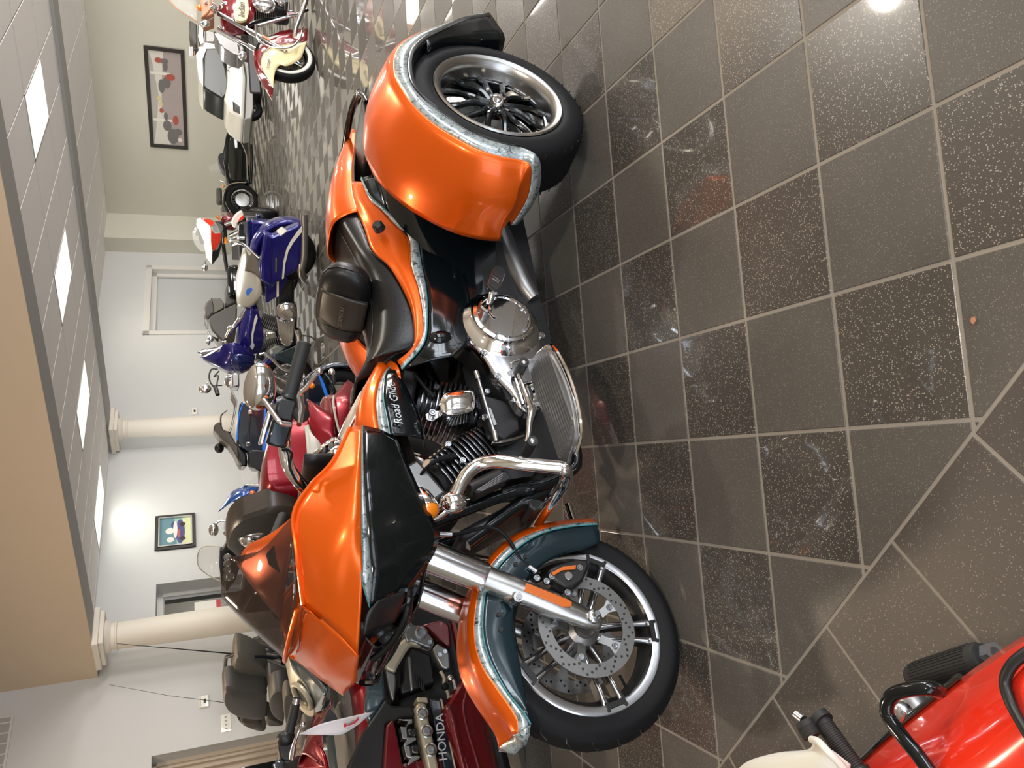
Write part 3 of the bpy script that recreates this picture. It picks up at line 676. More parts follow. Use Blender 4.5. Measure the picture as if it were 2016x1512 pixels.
# headlamp
HL = emp('headlight', H)
MB().surf([[(-.035, y*.17, .975), (.01 if 0 else -.012, y*.15, .94), (-.05, y*.13, .875), (-.085, y*.10, .835)] for y in (-1, -.75, -.4, 0, .4, .75, 1)], 4, 3).build('headlight_lens', 'lampglass', HL, solid=.003)
MB().surf([[(-.06, y*.20, .995), (-.055, y*.18, .93), (-.10, y*.16, .86), (-.14, y*.13, .80)] for y in (-1, 0, 1)], 3, 3).build('headlight_bowl', 'plastic', HL, solid=.01)
for s in (1, -1):
    MB().lathe([(.0, -.03), (.03, -.024), (.045, -.008), (.050, .006), (.054, .006), (.054, -.01)], (-.052, .075*s, .905), (.8, .18*s, -.35), 28).build('headlight_reflector', 'chrome2', HL)
    MB().ball((-.058, .075*s, .903), .020, 12).build('headlight_bulb', 'lens', HL)
    rim = [(-0.116,0.250,0.922),(-0.114,0.250,0.869),(-0.094,0.250,0.864),(-0.042,0.250,0.882),(-0.013,0.160,0.911),(0.000,0.100,0.951)]
    MB().tube(rim, .010, 8, k=5).build('headlight_surround', 'black', HL, ys=s)
    MB().surf([[(-0.088,0.275,0.952),(-0.062,0.260,0.980),(-0.026,0.220,0.988)], [(-0.105,0.262,0.908),(-0.073,0.235,0.927),(-0.045,0.200,0.952)], [(-0.112,0.250,0.869),(-0.090,0.220,0.881),(-0.061,0.185,0.898)]], 4, 4).build('headlight_scoop', 'plastic', HL, ys=s, solid=.004)
MB().surf([[(-.19, y*.24, .80), (-.10, y*.17, .828), (-.03, y*.15, .90)] for y in (-1, -.5, 0, .5, 1)], 3, 3).build('chin_panel', 'black', HL, solid=.006)
# windscreen and the dash cowl behind it
wb = [(-.335, .300, 1.128), (-.25, .275, 1.137), (-.145, .205, 1.137), (-.082, 0, 1.158), (-.145, -.205, 1.137), (-.28, -.285, 1.135), (-.42, -.305, 1.118)]
wm = [(-0.277,0.225,1.214), (-.275, .215, 1.209), (-.218, .165, 1.220), (-.178, 0, 1.236), (-.218, -.165, 1.220), (-.300, -.232, 1.206), (-.392, -.25, 1.185)]
wt = [(-0.294,0.130,1.266), (-.312, .135, 1.288), (-.285, .08, 1.302), (-.272, 0, 1.307), (-.285, -.08, 1.302), (-.312, -.135, 1.288), (-.345, -.175, 1.258)]
lab(MB().surf([wb, wm, wt], 6, 6).build('windscreen', 'smoke', H, solid=.003), 'smoked brown windscreen')
dc = [(-.36, .27, 1.11), (-.30, .24, 1.13), (-.23, .16, 1.15), (-.20, 0, 1.16), (-.24, -.16, 1.15), (-.34, -.25, 1.13), (-.46, -.27, 1.105)]
dm = [(-.345, .19, 1.175), (-.325, .17, 1.19), (-.29, .11, 1.20), (-.27, 0, 1.215), (-.31, -.11, 1.21), (-.36, -.15, 1.215), (-.41, -.17, 1.20)]
dt = [(-.375, .07, 1.232), (-.37, .04, 1.246), (-.365, .01, 1.254), (-.362, -.02, 1.260), (-.367, -.05, 1.258), (-.376, -.08, 1.252), (-.39, -.11, 1.24)]
MB().surf([dc, dm, dt], 5, 5).build('dash_cowl', 'orange', FA, solid=.005)
MB().plate([(-0.283,0.235,1.179),(-0.256,0.210,1.174),(-0.224,0.200,1.167),(-0.245,0.210,1.192),(-0.269,0.220,1.197)], (0, .002, .003)).build('cowl_vent', 'plastic', FA)
MB().surf([[(-.50, y*.32, 1.09), (-.50, y*.30, .98), (-.46, y*.26, .88)] for y in (-1, -.5, 0, .5, 1)], 3, 3).build('dashboard', 'plastic', FA, solid=.01)
# ---- handlebars
for s in (1, -1):
    HB = emp('handlebar', H)
    MB().tube([(-.415, .06, 1.00), (-.44, .16, 1.03), (-.430, .245, 1.085), (-.475, .292, 1.128), (-.535, .318, 1.138), (-.57, .36, 1.133), (-.60, .40, 1.128)], .0165, 16, k=5).build('bar', 'chrome', HB, ys=s)
    g0, g1 = V((-.612, .415, 1.125)), V((-.740, .492, 1.078)); gd = (g1-g0).normalized()
    MB().tube([g0, g0+gd*.012, g0+gd*.013, g1-gd*.003, g1], [.022, .022, .0185, .0185, .016], 20).build('grip', 'grip', HB, ys=s)
    rt = oriented(gd, V((0, 0, 1)))
    MB().box(g0-gd*.030+V((0, 0, .002)), (.062, .040, .050), rt).build('switch_housing', 'plastic', HB, ys=s, bevel=.008)
    MB().box(g0-gd*.085+V((.01, 0, .004)), (.070, .050, .052), rt).build('clamp_housing', 'black', HB, ys=s, bevel=.007)
    t = MB(); t.lathe([(.010, 0), (.010, .008), (.006, .009), (.006, .001)], g0-gd*.034+V((-.02, .022, .012)), (-.5, .8, .3), 14, closed=True)
    t.lathe([(.008, 0), (.008, .007), (0, .008)], g0-gd*.022+V((-.018, .024, -.004)), (-.5, .8, .3), 12); t.build('switch_buttons', 'greyink', HB, ys=s)
    MB().box(g0-gd*.10+V((-.012, .018, .034)), (.085, .034, .012), rt).build('cover_plate', 'chrome2', HB, ys=s, bevel=.004)
    lv = [V(p) for p in [(-0.519,0.430,1.109),(-0.561,0.430,1.099),(-0.580,0.440,1.100),(-0.596,0.455,1.103),(-0.603,0.475,1.087),(-0.613,0.500,1.071),(-0.622,0.520,1.055)]]
    MB().tube(lv, [.009, .014, .013, .010, .009, .0075, .006], 12, k=4, flat=.7).build('lever', 'chrome2', HB, ys=s)
    MB().ball(lv[-1], .0095, 12).build('lever_ball', 'chrome2', HB, ys=s)
    MB().ball(V(lv[1])+V((.0, -.012, 0)), (.026, .018, .022), 12).build('lever_perch', 'plastic', HB, ys=s)
    MR = emp('mirror', H)
    MB().tube([(-0.534,0.410,1.127),(-0.535,0.415,1.142),(-0.538,0.420,1.155),(-0.566,0.425,1.170),(-0.595,0.430,1.185),(-0.612,0.430,1.196)], [.0075, .007, .007, .0068, .0065, .006], 10, k=4).build('mirror_stem', 'chrome', MR, ys=s)
    out = [V(p) for p in [(-0.719,0.430,1.203),(-0.719,0.430,1.176),(-0.697,0.430,1.160),(-0.659,0.430,1.155),(-0.620,0.430,1.159),(-0.587,0.430,1.174),(-0.573,0.430,1.198),(-0.575,0.430,1.221),(-0.595,0.430,1.235),(-0.624,0.430,1.238),(-0.662,0.430,1.233),(-0.701,0.430,1.219)]]
    if s < 0: out = [p+V((0, 0, 0)) for p in out]
    c_ = sum(out, V())/len(out); bk = V((.84, .50, -.08)).normalized(); cl_ = V((.604, 2.12, 1.339)); out = [p+(cl_-p)*(-(p-c_).dot(bk)/(cl_-p).dot(bk)) for p in out]; c_ = sum(out, V())/len(out)
    t = MB(); rows = [cr(out, 3, True)]
    for k_, dp in ((.97, .010), (.85, .022), (.55, .034), (.2, .040)): rows.append([c_+(p-c_)*k_+bk*dp for p in rows[0]])
    t.grid(rows, cu=True); n_ = len(rows[0]); t.f.append(list(range(4*n_, 5*n_))); t.m.append(0)
    lab(t.build('mirror_shell', 'chrome', MR, ys=s), 'chrome mirror back')
    MB().plate([c_+(p-c_)*.95+bk*.002 for p in rows[0]], bk*.001).build('mirror_glass', 'glassdark', MR, ys=s)
MB().tube([(-0.537,0.300,1.136), (-0.504,0.290,1.147)], .004, 8).build('clutch_cable_fitting', 'bolt', H)
MB().tube([(-0.510,0.330,1.147),(-0.509,0.330,1.133),(-0.496,0.330,1.123),(-0.480,0.330,1.127),(-0.460,0.330,1.132),(-0.445,0.310,1.124),(-0.431,0.290,1.112),(-0.422,0.270,1.094)], .0036, 8, k=4).build('clutch_cable', 'rubber', H)
# ---- chrome instrument cap and console strip on the tank
pd = V((-0.637,0.060,0.982)); MB().ball(pd-V((0, .02, .02)), (.062, .062, .050), 20).build('instrument_pod', 'chrome', H)
MB().lathe([(.040, 0), (.046, .008), (.046, .020), (.038, .026), (.0, .028)], pd+V((-.025, .0, .0)), (-.62, .35, .5), 28).build('pod_ring', 'chrome', H)
MB().surf([[(-0.899,0.085,0.837),(-0.826,0.090,0.880),(-0.769,0.090,0.914),(-0.679,0.085,0.960)], [(-0.877,0.100,0.837),(-0.807,0.105,0.874),(-0.751,0.105,0.909),(-0.660,0.100,0.958)], [(-0.858,0.110,0.842),(-0.785,0.120,0.876),(-0.725,0.120,0.909),(-0.644,0.110,0.955)]], 4, 5).build('console_strip', 'chrome2', H, solid=.008)
# ---- tank
TK = emp('fuel_tank', H)
secs = []
for x, hw, zt, zb in ((-1.02, .055, .845, .770), (-.98, .105, .862, .730), (-.90, .150, .888, .705), (-.80, .170, .912, .695), (-.70, .175, .930, .690), (-.62, .168, .942, .69), (-.54, .140, .945, .71), (-.50, .08, .93, .75)):
    h = zt-zb; u = [(0, zt), (.42*hw, zt-.012*h/.2), (.80*hw, zt-.20*h), (.96*hw, zt-.40*h), (1.0*hw, zt-.55*h), (.985*hw, zt-.75*h), (.88*hw, zt-.93*h), (.5*hw, zb)]
    secs.append([(x, y, z) for y, z in u])
# the marbled band follows measured lines on the flank
TU = [(-0.944,0.115,0.756),(-0.891,0.142,0.787),(-0.825,0.162,0.816),(-0.759,0.171,0.834),(-0.694,0.175,0.841),(-0.650,0.170,0.841)]
TL = [(-0.939,0.118,0.749),(-0.889,0.148,0.780),(-0.812,0.168,0.803),(-0.755,0.176,0.812),(-0.691,0.177,0.812),(-0.635,0.172,0.812)]
TC = [(-1.031,0.040,0.749),(-0.938,0.070,0.800),(-0.862,0.085,0.847),(-0.797,0.085,0.882),(-0.738,0.080,0.902),(-0.711,0.070,0.911)]
TM = [V(a).lerp(V(b), .5)+V((0, .022, .022)) for a, b in zip(TC, TU)]
TB = [(-0.870,0.148,0.734),(-0.842,0.156,0.727),(-0.786,0.158,0.715),(-0.728,0.158,0.704),(-0.678,0.155,0.700),(-0.627,0.150,0.702)]
TD = [V(a).lerp(V(b), .5)+V((0, .010, 0)) for a, b in zip(TL, TB)]
cl = [V((p[0], 0, p[2]+.028)) for p in TC]
MB().surf([mir(TU), mir(TM), mir(TC), cl, TC, TM, TU], 5, 4).build('orange_top', 'orange', TK, solid=.004)
for s in (1, -1):
    MB().surf([TU, TL], 5, 1).build('silver_band', 'leaf', TK, ys=s, solid=.005)
    MB().surf([TL, TD, TB], 5, 4).build('black_flank', 'black', TK, ys=s, solid=.004)
    MB().tube([V(p)+V((0, .003, 0)) for p in TL], .0018, 6, k=4).build('pinstripe', 'cyan', TK, ys=s)
    MB().surf([[(-0.986,0.100,0.747),(-0.985,0.085,0.763),(-0.966,0.080,0.779)], [(-0.938,0.135,0.734),(-0.933,0.125,0.751),(-0.939,0.115,0.762)], [(-0.896,0.150,0.731),(-0.895,0.148,0.741),(-0.906,0.142,0.749)], [(-0.860,0.158,0.736),(-0.866,0.158,0.741),(-0.875,0.157,0.746)]], 4, 4).build('orange_rear_lip', 'orange', TK, ys=s, solid=.005)
    MB().surf([[V(p)+V((0, -.005, 0)) for p in TB], [V((p[0], .06, p[2]-.02)) for p in TB]], 4, 2).build('tank_underside', 'plastic', TK, ys=s, solid=.003)
pa, pb = V((-0.849,0.178,0.779)), V((-0.632,0.184,0.782))
text('Road Glide', 'tank_script', .036, 'chrome2', TK, (pa+pb)/2+V((0, .006, .0)), (pa-pb), (0, -.10, 1), .0025, shear=.35)
TK.children[-1].scale = (1, 1, 1)
# ---- seat, back pad
ST = emp('seat', H)
ne = [(-1.686,0.130,0.774),(-1.528,0.150,0.763),(-1.423,0.170,0.757),(-1.314,0.190,0.699),(-1.166,0.200,0.671),(-1.031,0.195,0.676),(-0.976,0.170,0.693),(-0.979,0.125,0.753),(-0.938,0.070,0.819)]
ctr_ = [(-1.70, 0, .835), (-1.56, 0, .800), (-1.44, 0, .775), (-1.33, 0, .765), (-1.19, 0, .772), (-1.06, 0, .800), (-.985, 0, .835), (-.93, 0, .868), (-.875, 0, .878)]
rows = []
for n_, c_ in zip(ne, ctr_):
    n_ = V(n_); c_ = V(c_); hw = n_.y; dz = n_.z-c_.z
    rows.append([V((n_.x, -hw*.9, n_.z-.055)), V((n_.x, -hw, n_.z-.012)), V((n_.x*.6+c_.x*.4, -hw*.82, c_.z+dz*.42+.012)), V((c_.x, -hw*.42, c_.z+dz*.08)), c_,
                 V((c_.x, hw*.42, c_.z+dz*.08)), V((n_.x*.6+c_.x*.4, hw*.82, c_.z+dz*.42+.012)), V((n_.x, hw, n_.z-.012)), V((n_.x, hw*.9, n_.z-.055))])
MB().surf(rows, 4, 5).build('seat_cushion', 'leather', ST, solid=.006)
MB().tube([V(p)+V((0, .002, -.012)) for p in ne], .0045, 6, k=5).build('seat_piping', 'plastic', ST)
for off in (.40, .70):
    MB().tube([r_[5].lerp(r_[7], off if off > .5 else 0)+V((0, 0, .003)) for r_ in rows[:8]], .0016, 5, k=5).build('seam', 'plastic', ST)
# pad: rounded pillow, facing forward and leaning back
BP = emp('back_pad', H)
pc = V((-1.325, 0, .835)); pu = V((-.42, 0, .90)).normalized(); pl = V((0, 1, 0)); pn = pu.cross(pl)*-1
pn = V((.90, 0, .42)).normalized()
if True:
    t = MB(); rows = []
    prof = [(.0, -.155, .06), (.5, -.150, .085), (.86, -.12, .095), (1, -.06, .10), (1, .06, .10), (.9, .10, .09), (.6, .13, .07), (0, .142, .05)]
    N = 28
    def padpt(a, k, dep):
        ca, sa = cos(a), sin(a); q = (abs(ca)**3+abs(sa)**3)**(-1/3)
        return pc+pl*(ca*q*.185*k)+pu*(sa*q*.105*k*(1.0 if sa > 0 else .80))+pn*dep
    for k, dep in ((.90, -.035), (1.0, -.022), (1.03, 0), (1.0, .022), (.90, .037), (.70, .046), (.4, .051), (.05, .053)):
        rows.append([padpt(2*pi*i/N, k, dep) for i in range(N)])
    t.grid(rows, cu=True); t.f.append(list(range(N))); t.m.append(0); t.build('pad_cushion', 'leather', BP)
    MB().tube([padpt(2*pi*i/N, 1.02, .012) for i in range(N)], .0035, 6, closed=True).build('pad_piping', 'leather', BP)
    for yy, mt_ in ((.0, 'leather_b'),):
        P = [padpt(a, 1, 0) for a in ()]
        rr2 = []
        for v_ in (-.085, -.05, 0, .05, .085):
            rr2.append([pc+pl*(u_*(1-abs(v_)*1.2)+.006)+pu*v_+pn*(.057-.25*(v_**2)*9-.06*abs(u_)**2*12) for u_ in (-.085, -.04, 0, .04, .085)])
        MB().surf(rr2, 3, 3).build('pad_panel', mt_, BP, solid=.004)
    for s in (-1, 1):
        MB().tube([pc+pl*(s*.088)+pu*v_+pn*(.052-.25*(v_**2)*8) for v_ in (-.085, -.05, 0, .05, .09)], .0022, 6, k=3).build('pad_seam', 'plastic', BP)
    text('ULTIMATE', 'pad_lettering', .022, 'seatgrey', BP, pc+pn*.0665+pu*(-.005), (0, -1, 0), pu, .0006)
    MB().tube([pc-pn*.02-pu*.05, pc-pn*.05-pu*.13], .012, 8).build('pad_post', 'plastic', BP)
# ---- tail cowl, side covers with band
BD = emp('body', H)
SU = [(-1.891,0.100,0.763),(-1.773,0.125,0.769),(-1.654,0.145,0.762),(-1.562,0.165,0.755),(-1.421,0.185,0.749),(-1.309,0.205,0.703),(-1.134,0.215,0.670),(-1.000,0.210,0.675),(-0.946,0.185,0.692),(-0.947,0.150,0.727)]
SB_ = [(-1.768,0.185,0.728),(-1.675,0.200,0.713),(-1.614,0.215,0.694),(-1.503,0.232,0.655),(-1.432,0.240,0.621),(-1.287,0.242,0.638),(-1.171,0.242,0.633),(-1.055,0.235,0.639),(-0.972,0.215,0.656),(-0.902,0.165,0.728)]
SL = [(-1.784,0.190,0.747),(-1.699,0.205,0.721),(-1.622,0.220,0.693),(-1.521,0.236,0.642),(-1.451,0.244,0.596),(-1.298,0.246,0.604),(-1.168,0.246,0.610),(-1.052,0.239,0.627),(-0.954,0.217,0.654),(-0.889,0.165,0.729)]
SB_[0], SL[0] = (-1.790,0.190,0.718), (-1.810,0.195,0.734)
mid_ = [V(a).lerp(V(b), .5)+V((0, .006, .010)) for a, b in zip(SU, SB_)]
SLd = [V(a).lerp(V(b), 1.9)+V((0, .004, -.004)) for a, b in zip(SB_, SL)]
low_ = [V((p[0], .235, max(.40, p[2]-.16))) for p in SL]
for s in (1, -1):
    MB().surf([SU, mid_, SB_], 5, 5).build('orange_side_cover', 'orange', BD, ys=s, solid=.005)
    MB().surf([SB_, SL], 5, 1).build('silver_band', 'leaf', BD, ys=s, solid=.006)
    MB().surf([SL, [V(p).lerp(V(q), .5)+V((0, .01, 0)) for p, q in zip(SL, low_)], low_], 4, 4).build('black_side_cover', 'black', BD, ys=s, solid=.005)
    MB().tube([V(p)+V((0, .003, 0)) for p in SL], .0018, 5, k=4).build('pinstripe', 'cyan', BD, ys=s)
    MB().lathe([(.0, .030), (.014, .030), (.020, .024), (.022, 0)], (-1.477,0.236,0.719), (-.1, .8, .55), 20).build('cover_knob', 'plastic', BD, ys=s)
c1 = [(-1.66, .0, .858), (-1.66, .09, .848), (-1.665, .135, .80), (-1.67, .15, .755)]
c2 = [(-1.80, 0, .850), (-1.80, .09, .838), (-1.80, .125, .80), (-1.80, .14, .755)]
c3 = [(-1.98, 0, .812), (-1.98, .07, .805), (-1.97, .11, .775), (-1.96, .125, .735)]
c4 = [(-2.16, 0, .755), (-2.16, .045, .75), (-2.14, .075, .73), (-2.12, .09, .70)]
c5 = [(-2.36, 0, .68), (-2.36, .015, .678), (-2.35, .03, .672), (-2.34, .035, .66)]
full = lambda c: [V((p[0], -p[1], p[2])) for p in c[::-1]]+[V(p) for p in c[1:]]
MB().surf([full(c) for c in (c1, c2, c3, c4, c5)], 4, 5).build('tail_cowl', 'orange', BD, solid=.005)
MB().tube([V(p)+V((0, 0, -.002)) for p in (c1[3], c2[3], c3[3], c4[3], c5[3])], .003, 6, k=4).build('cowl_gap', 'plastic', BD)
# black trunk body between the fenders
sec = []
for x, hw, zt, zb in ((-1.10, .20, .56, .34), (-1.28, .24, .60, .32), (-1.45, .30, .655, .30), (-1.65, .40, .690, .30), (-1.90, .42, .695, .30), (-2.08, .40, .685, .30), (-2.18, .34, .67, .32), (-2.22, .26, .63, .36)):
    sec.append([V((x, y*hw, z)) for y, z in ((-1, zb), (-1, zt-.12), (-.88, zt-.04), (-.5, zt-.005), (0, zt), (.5, zt-.005), (.88, zt-.04), (1, zt-.12), (1, zb))])
MB().surf(sec, 3, 4, cap=True).build('trunk_body', 'black', BD)
MB().surf([[V((x, y, z)) for y in (-.34, -.2, 0, .2, .34)] for x, z in ((-1.92, .70), (-2.04, .705), (-2.14, .70), (-2.20, .685))], 3, 3).build('trunk_lid', 'plastic', BD, solid=.012)
MB().tube([(-2.04, .375, .700), (-2.16, .335, .708), (-2.24, .20, .712), (-2.26, 0, .714), (-2.24, -.2, .712), (-2.16, -.335, .708), (-2.04, -.375, .700)], .011, 12, k=5, flat=1.3).build('trunk_spoiler', 'black', BD)
MB().ball((-2.215, .28, .70), (.014, .04, .014), 12).build('tail_lamp', 'glassdark', BD)
# ---- rear fenders and wheels
def rear_side(s, nm):
    RF = emp('rear_fender', H)
    up_ = [(-2.195,0.710,0.306),(-2.087,0.710,0.447),(-2.009,0.710,0.551),(-1.919,0.710,0.636),(-1.822,0.710,0.685),(-1.709,0.710,0.704),(-1.624,0.710,0.693),(-1.544,0.710,0.672),(-1.462,0.710,0.626),(-1.399,0.710,0.568),(-1.346,0.710,0.503),(-1.316,0.710,0.432),(-1.305,0.710,0.360)]+[(-1.285,0.707,0.335),(-1.285,0.653,0.314),(-1.285,0.583,0.303),(-1.285,0.511,0.311),(-1.285,0.454,0.325)]
    lo_ = [(-2.188,0.725,0.255),(-2.122,0.725,0.376),(-2.018,0.725,0.495),(-1.950,0.725,0.566),(-1.856,0.725,0.628),(-1.767,0.725,0.657),(-1.658,0.725,0.668),(-1.577,0.725,0.648),(-1.524,0.725,0.617),(-1.458,0.725,0.569),(-1.396,0.725,0.505),(-1.366,0.725,0.434),(-1.351,0.725,0.357)]+[(-1.300,0.733,0.315),(-1.300,0.669,0.280),(-1.300,0.599,0.264),(-1.300,0.525,0.268),(-1.300,0.441,0.294)]
    inn = [(-2.674,0.440,0.298),(-2.573,0.440,0.484),(-2.446,0.440,0.582),(-2.306,0.440,0.624),(-2.136,0.440,0.662),(-2.010,0.440,0.686),(-1.891,0.440,0.702),(-1.769,0.440,0.712),(-1.672,0.440,0.712),(-1.588,0.440,0.701),(-1.512,0.440,0.678),(-1.462,0.440,0.646),(-1.413,0.440,0.612),(-1.367,0.440,0.555),(-1.335,0.440,0.507),(-1.313,0.440,0.445),(-1.299,0.440,0.386),(-1.297,0.440,0.329)]
    inn = [V((p[0], p[1], p[2])) for p in inn]
    # inner edge: re-place it as a clean arc that meets the body
    ring_i, ring_c = [], []
    for k, (u, q) in enumerate(zip(up_, inn)):
        u = V(u)
        if k <= 12:
            w_ = k/12; yi = .40
            a = math.atan2(u.z-.33, u.x+1.70); rho = math.hypot(u.z-.33, u.x+1.70)
            ri = rho+.045+.02*sin(max(0, min(1, w_))*pi)
            ring_i.append(V((-1.70+cos(a)*ri, yi, .33+sin(a)*ri)))
            ring_c.append(V((-1.70+cos(a)*(rho+.052), .585, .33+sin(a)*(rho+.052))))
        else:
            w_ = (k-12)/5
            e_ = V(up_[-1]); ring_i.append(ring_i[12].lerp(e_+V((-.004, -.025, .06)), w_))
            ring_c.append(ring_c[12].lerp(e_+V((.006, -.008, .025)), w_))
    MB().surf([ring_i, [V(a).lerp(V(b), .5)+V((0, 0, 0))+V((cos(0)*0, 0, .010)) for a, b in zip(ring_i, ring_c)], ring_c, [V(a).lerp(V(b), .62)+V((0, .022, .004)) for a, b in zip(ring_c, up_)], up_], 4, 5).build('orange_fender', 'orange', RF, ys=s, solid=.006)
    MB().surf([up_, lo_], 4, 1).build('silver_band', 'leaf', RF, ys=s, solid=.006)
    fl2 = [V((-1.70+(p[0]+1.70)*.93, .715, .33+(p[2]-.33)*.93)) for p in lo_[:13]]
    fl3 = [V((-1.70+(p[0]+1.70)*.90, .62, .33+(p[2]-.33)*.90)) for p in lo_[:13]]
    MB().surf([[V(p) for p in lo_[:13]], fl2, fl3], 4, 3).build('black_lip', 'black', RF, ys=s, solid=.005)
    rp = [(-2.191,0.725,0.254),(-2.104,0.725,0.241),(-2.038,0.710,0.222),(-2.029,0.700,0.234),(-2.020,0.700,0.302),(-2.015,0.700,0.380),(-1.979,0.700,0.462),(-1.910,0.700,0.546),(-1.821,0.700,0.591),(-1.953,0.722,0.564),(-2.017,0.725,0.495),(-2.120,0.725,0.377)]
    ou = [(-2.188,0.725,0.255),(-2.120,0.725,0.377),(-2.016,0.725,0.495),(-1.946,0.725,0.566)]; ii = [(-2.051,0.700,0.219),(-2.020,0.700,0.333),(-1.973,0.700,0.469),(-1.896,0.700,0.554)]
    MB().surf([ou, [V(a).lerp(V(b), .5)+V((0, .006, 0)) for a, b in zip(ou, ii)], ii, [V((p[0], .58, p[2])) for p in ii]], 4, 3).build('black_rear_panel', 'black', RF, ys=s, solid=.006)
    MB().surf([[V((p[0]-.0, .40, p[2]-.01)) for p in ring_i[:14]], [V((-1.70+(p.x+1.70)*.35, .40, .33+(p.z-.33)*.35)) for p in ring_i[:14]]], 3, 2).build('inner_wall', 'plastic', RF, ys=s, solid=.004)
    RW_ = emp('rear_wheel', H)
    yc = .585
    def lt(pr, name, mt_, **k): return MB().lathe([(r, y) for r, y in pr], (-1.70, yc, .33), (0, 1, 0), 72).build(name, mt_, RW_, ys=s, **k)
    P = [(.226, .088), (.238, .100), (.262, .108), (.300, .100), (.322, .082), (.330, .05), (.331, 0), (.330, -.05), (.322, -.082), (.262, -.108), (.226, -.09)]
    lt([(p.x, p.y) for p in cr([(a, b, 0) for a, b in P], 3)], 'tyre', 'rubber')
    lt([(.233, .094), (.236, .103), (.231, .108), (.222, .106), (.208, .092), (.203, .070), (.200, .045), (.193, .030)], 'rim_lip', 'steel')
    lt([(.196, .032), (.190, .028), (.186, -.02), (.19, -.06)], 'rim_barrel', 'black')
    MB().lathe([(.196, .028), (.202, .034), (.200, .040), (.192, .036)], (-1.70, yc, .33), (0, 1, 0), 60, closed=True).build('spoke_ring', 'black', RW_, ys=s)
    for k in range(6):
        a = R(12+60*k)
        for q in (-1, 1):
            pts = [V((-1.70+r*sin(a+q*d), yc+y, .33-r*cos(a+q*d))) for r, d, y in ((.03, .25, .052), (.07, .16, .058), (.11, .24, .054), (.15, .30, .044), (.196, .26, .030))]
            MB().tube(pts, [.016, .013, .011, .011, .014], 8, k=3).build('spoke', 'black', RW_, ys=s)
        MB().plate([V((-1.70+r*sin(a+d), yc+y, .33-r*cos(a+d))) for r, d, y in ((.05, -.2, .050), (.05, .2, .050), (.12, .12, .046), (.192, .10, .026), (.192, -.10, .026), (.12, -.12, .046))], (0, .004, 0)).build('spoke_web', 'black', RW_, ys=s)
    bolts('lug_nuts', [V((-1.70+.045*sin(R(40+72*k)), yc+.05, .33-.045*cos(R(40+72*k)))) for k in range(5)], (0, 1, 0), .008, .014, RW_, 'chrome') if s > 0 else None
    MB().lathe([(.05, .03), (.045, .055), (.027, .062), (.025, .078), (.018, .092), (0, .096)], (-1.70, yc, .33), (0, 1, 0), 28).build('hub_cap', ['chrome'], RW_, ys=s)
    MB().lathe([(0, -.02), (.12, -.02), (.12, -.026), (0, -.026)], (-1.70, yc, .33), (0, 1, 0), 40).build('brake_disc', 'alu', RW_, ys=s)
    MB().box((-1.60, yc-.01, .33), (.06, .05, .10)).build('brake_caliper', 'copper', RW_, ys=s, bevel=.008)
    t = MB()
    for i in range(44):
        a0 = 2*pi*i/44
        for yy in (-.075, -.025, .03, .075): t.box(V((-1.70+(.3296-abs(yy)*.07)*sin(a0), yc+yy, .33-(.3296-abs(yy)*.07)*cos(a0))), (.0035, .030, .0035), Matrix.Rotation(-a0, 3, 'Y'))
    t.build('tread_grooves', 'glassdark', RW_, ys=s)['kind'] = 'stuff'
rear_side(1, 'left'); rear_side(-1, 'right')
# ---- engine
EN = emp('engine', H)
def cylinder(base, top, nf, lf, ls):
    b_, t_ = V(base), V(top); u = (t_-b_); L_ = u.length; u.normalize(); f = V((0, 1, 0)).cross(u)*-1
    t = MB(); fins(t, b_, u, f, (0, 1, 0), nf, L_/nf, lf, ls, L_/nf*.30, .12); t.build('cylinder_fins', 'engine', EN)['kind'] = 'stuff'
    t = MB(); fins(t, b_+u*(L_/nf*.30), u, f, (0, 1, 0), nf, L_/nf, lf*1.003, ls*1.003, L_/nf*.16, .12); t.build('fin_edges', 'machined', EN)['kind'] = 'stuff'
    t = MB(); t.cyl(b_, t_, min(lf, ls)*.80, 24); t.build('cylinder_barrel', 'engine', EN)
    return u, f
u1, f1 = cylinder((-.665, .0, .42), (-.535, .0, .66), 15, .085, .115)
u2, f2 = cylinder((-.775, .0, .42), (-.855, .0, .66), 15, .080, .115)
MB().box((-.51, 0, .715), (.15, .20, .07), oriented(f1, u1)).build('rocker_cover', 'alu', EN, bevel=.012)
MB().box((-.875, 0, .70), (.14, .20, .06), oriented(f2, u2)).build('rocker_cover', 'engine', EN, bevel=.012)
MB().surf([[V((x, y*hw, z)) for y, z in ((-1, zb), (-1.0, zt), (0, zt+.02), (1.0, zt), (1, zb))] for x, hw, zt, zb in ((-.50, .08, .42, .24), (-.58, .10, .45, .20), (-.80, .11, .46, .17), (-1.0, .12, .46, .18), (-1.12, .10, .44, .22))], 3, 3, cap=True).build('crankcase', 'engine', EN)
MB().plate([(-0.785,0.170,0.492),(-0.749,0.170,0.405),(-0.684,0.170,0.367),(-0.624,0.170,0.383),(-0.591,0.170,0.446),(-0.631,0.170,0.489)], (0, -.05, 0)).build('engine_block_cover', 'engine', EN, bevel=.01)
bolts('engine_bolts', [(-0.779,0.172,0.463),(-0.679,0.172,0.496),(-0.845,0.120,0.612),(-0.618,0.120,0.620),(-0.555,0.120,0.586),(-0.739,0.120,0.647)], (0, 1, 0), .010, .010, EN)
MB().plate([(-0.719,0.173,0.475),(-0.715,0.173,0.466),(-0.650,0.173,0.461),(-0.647,0.173,0.473)], (0, .002, 0)).build('engine_badge', 'steel', EN)
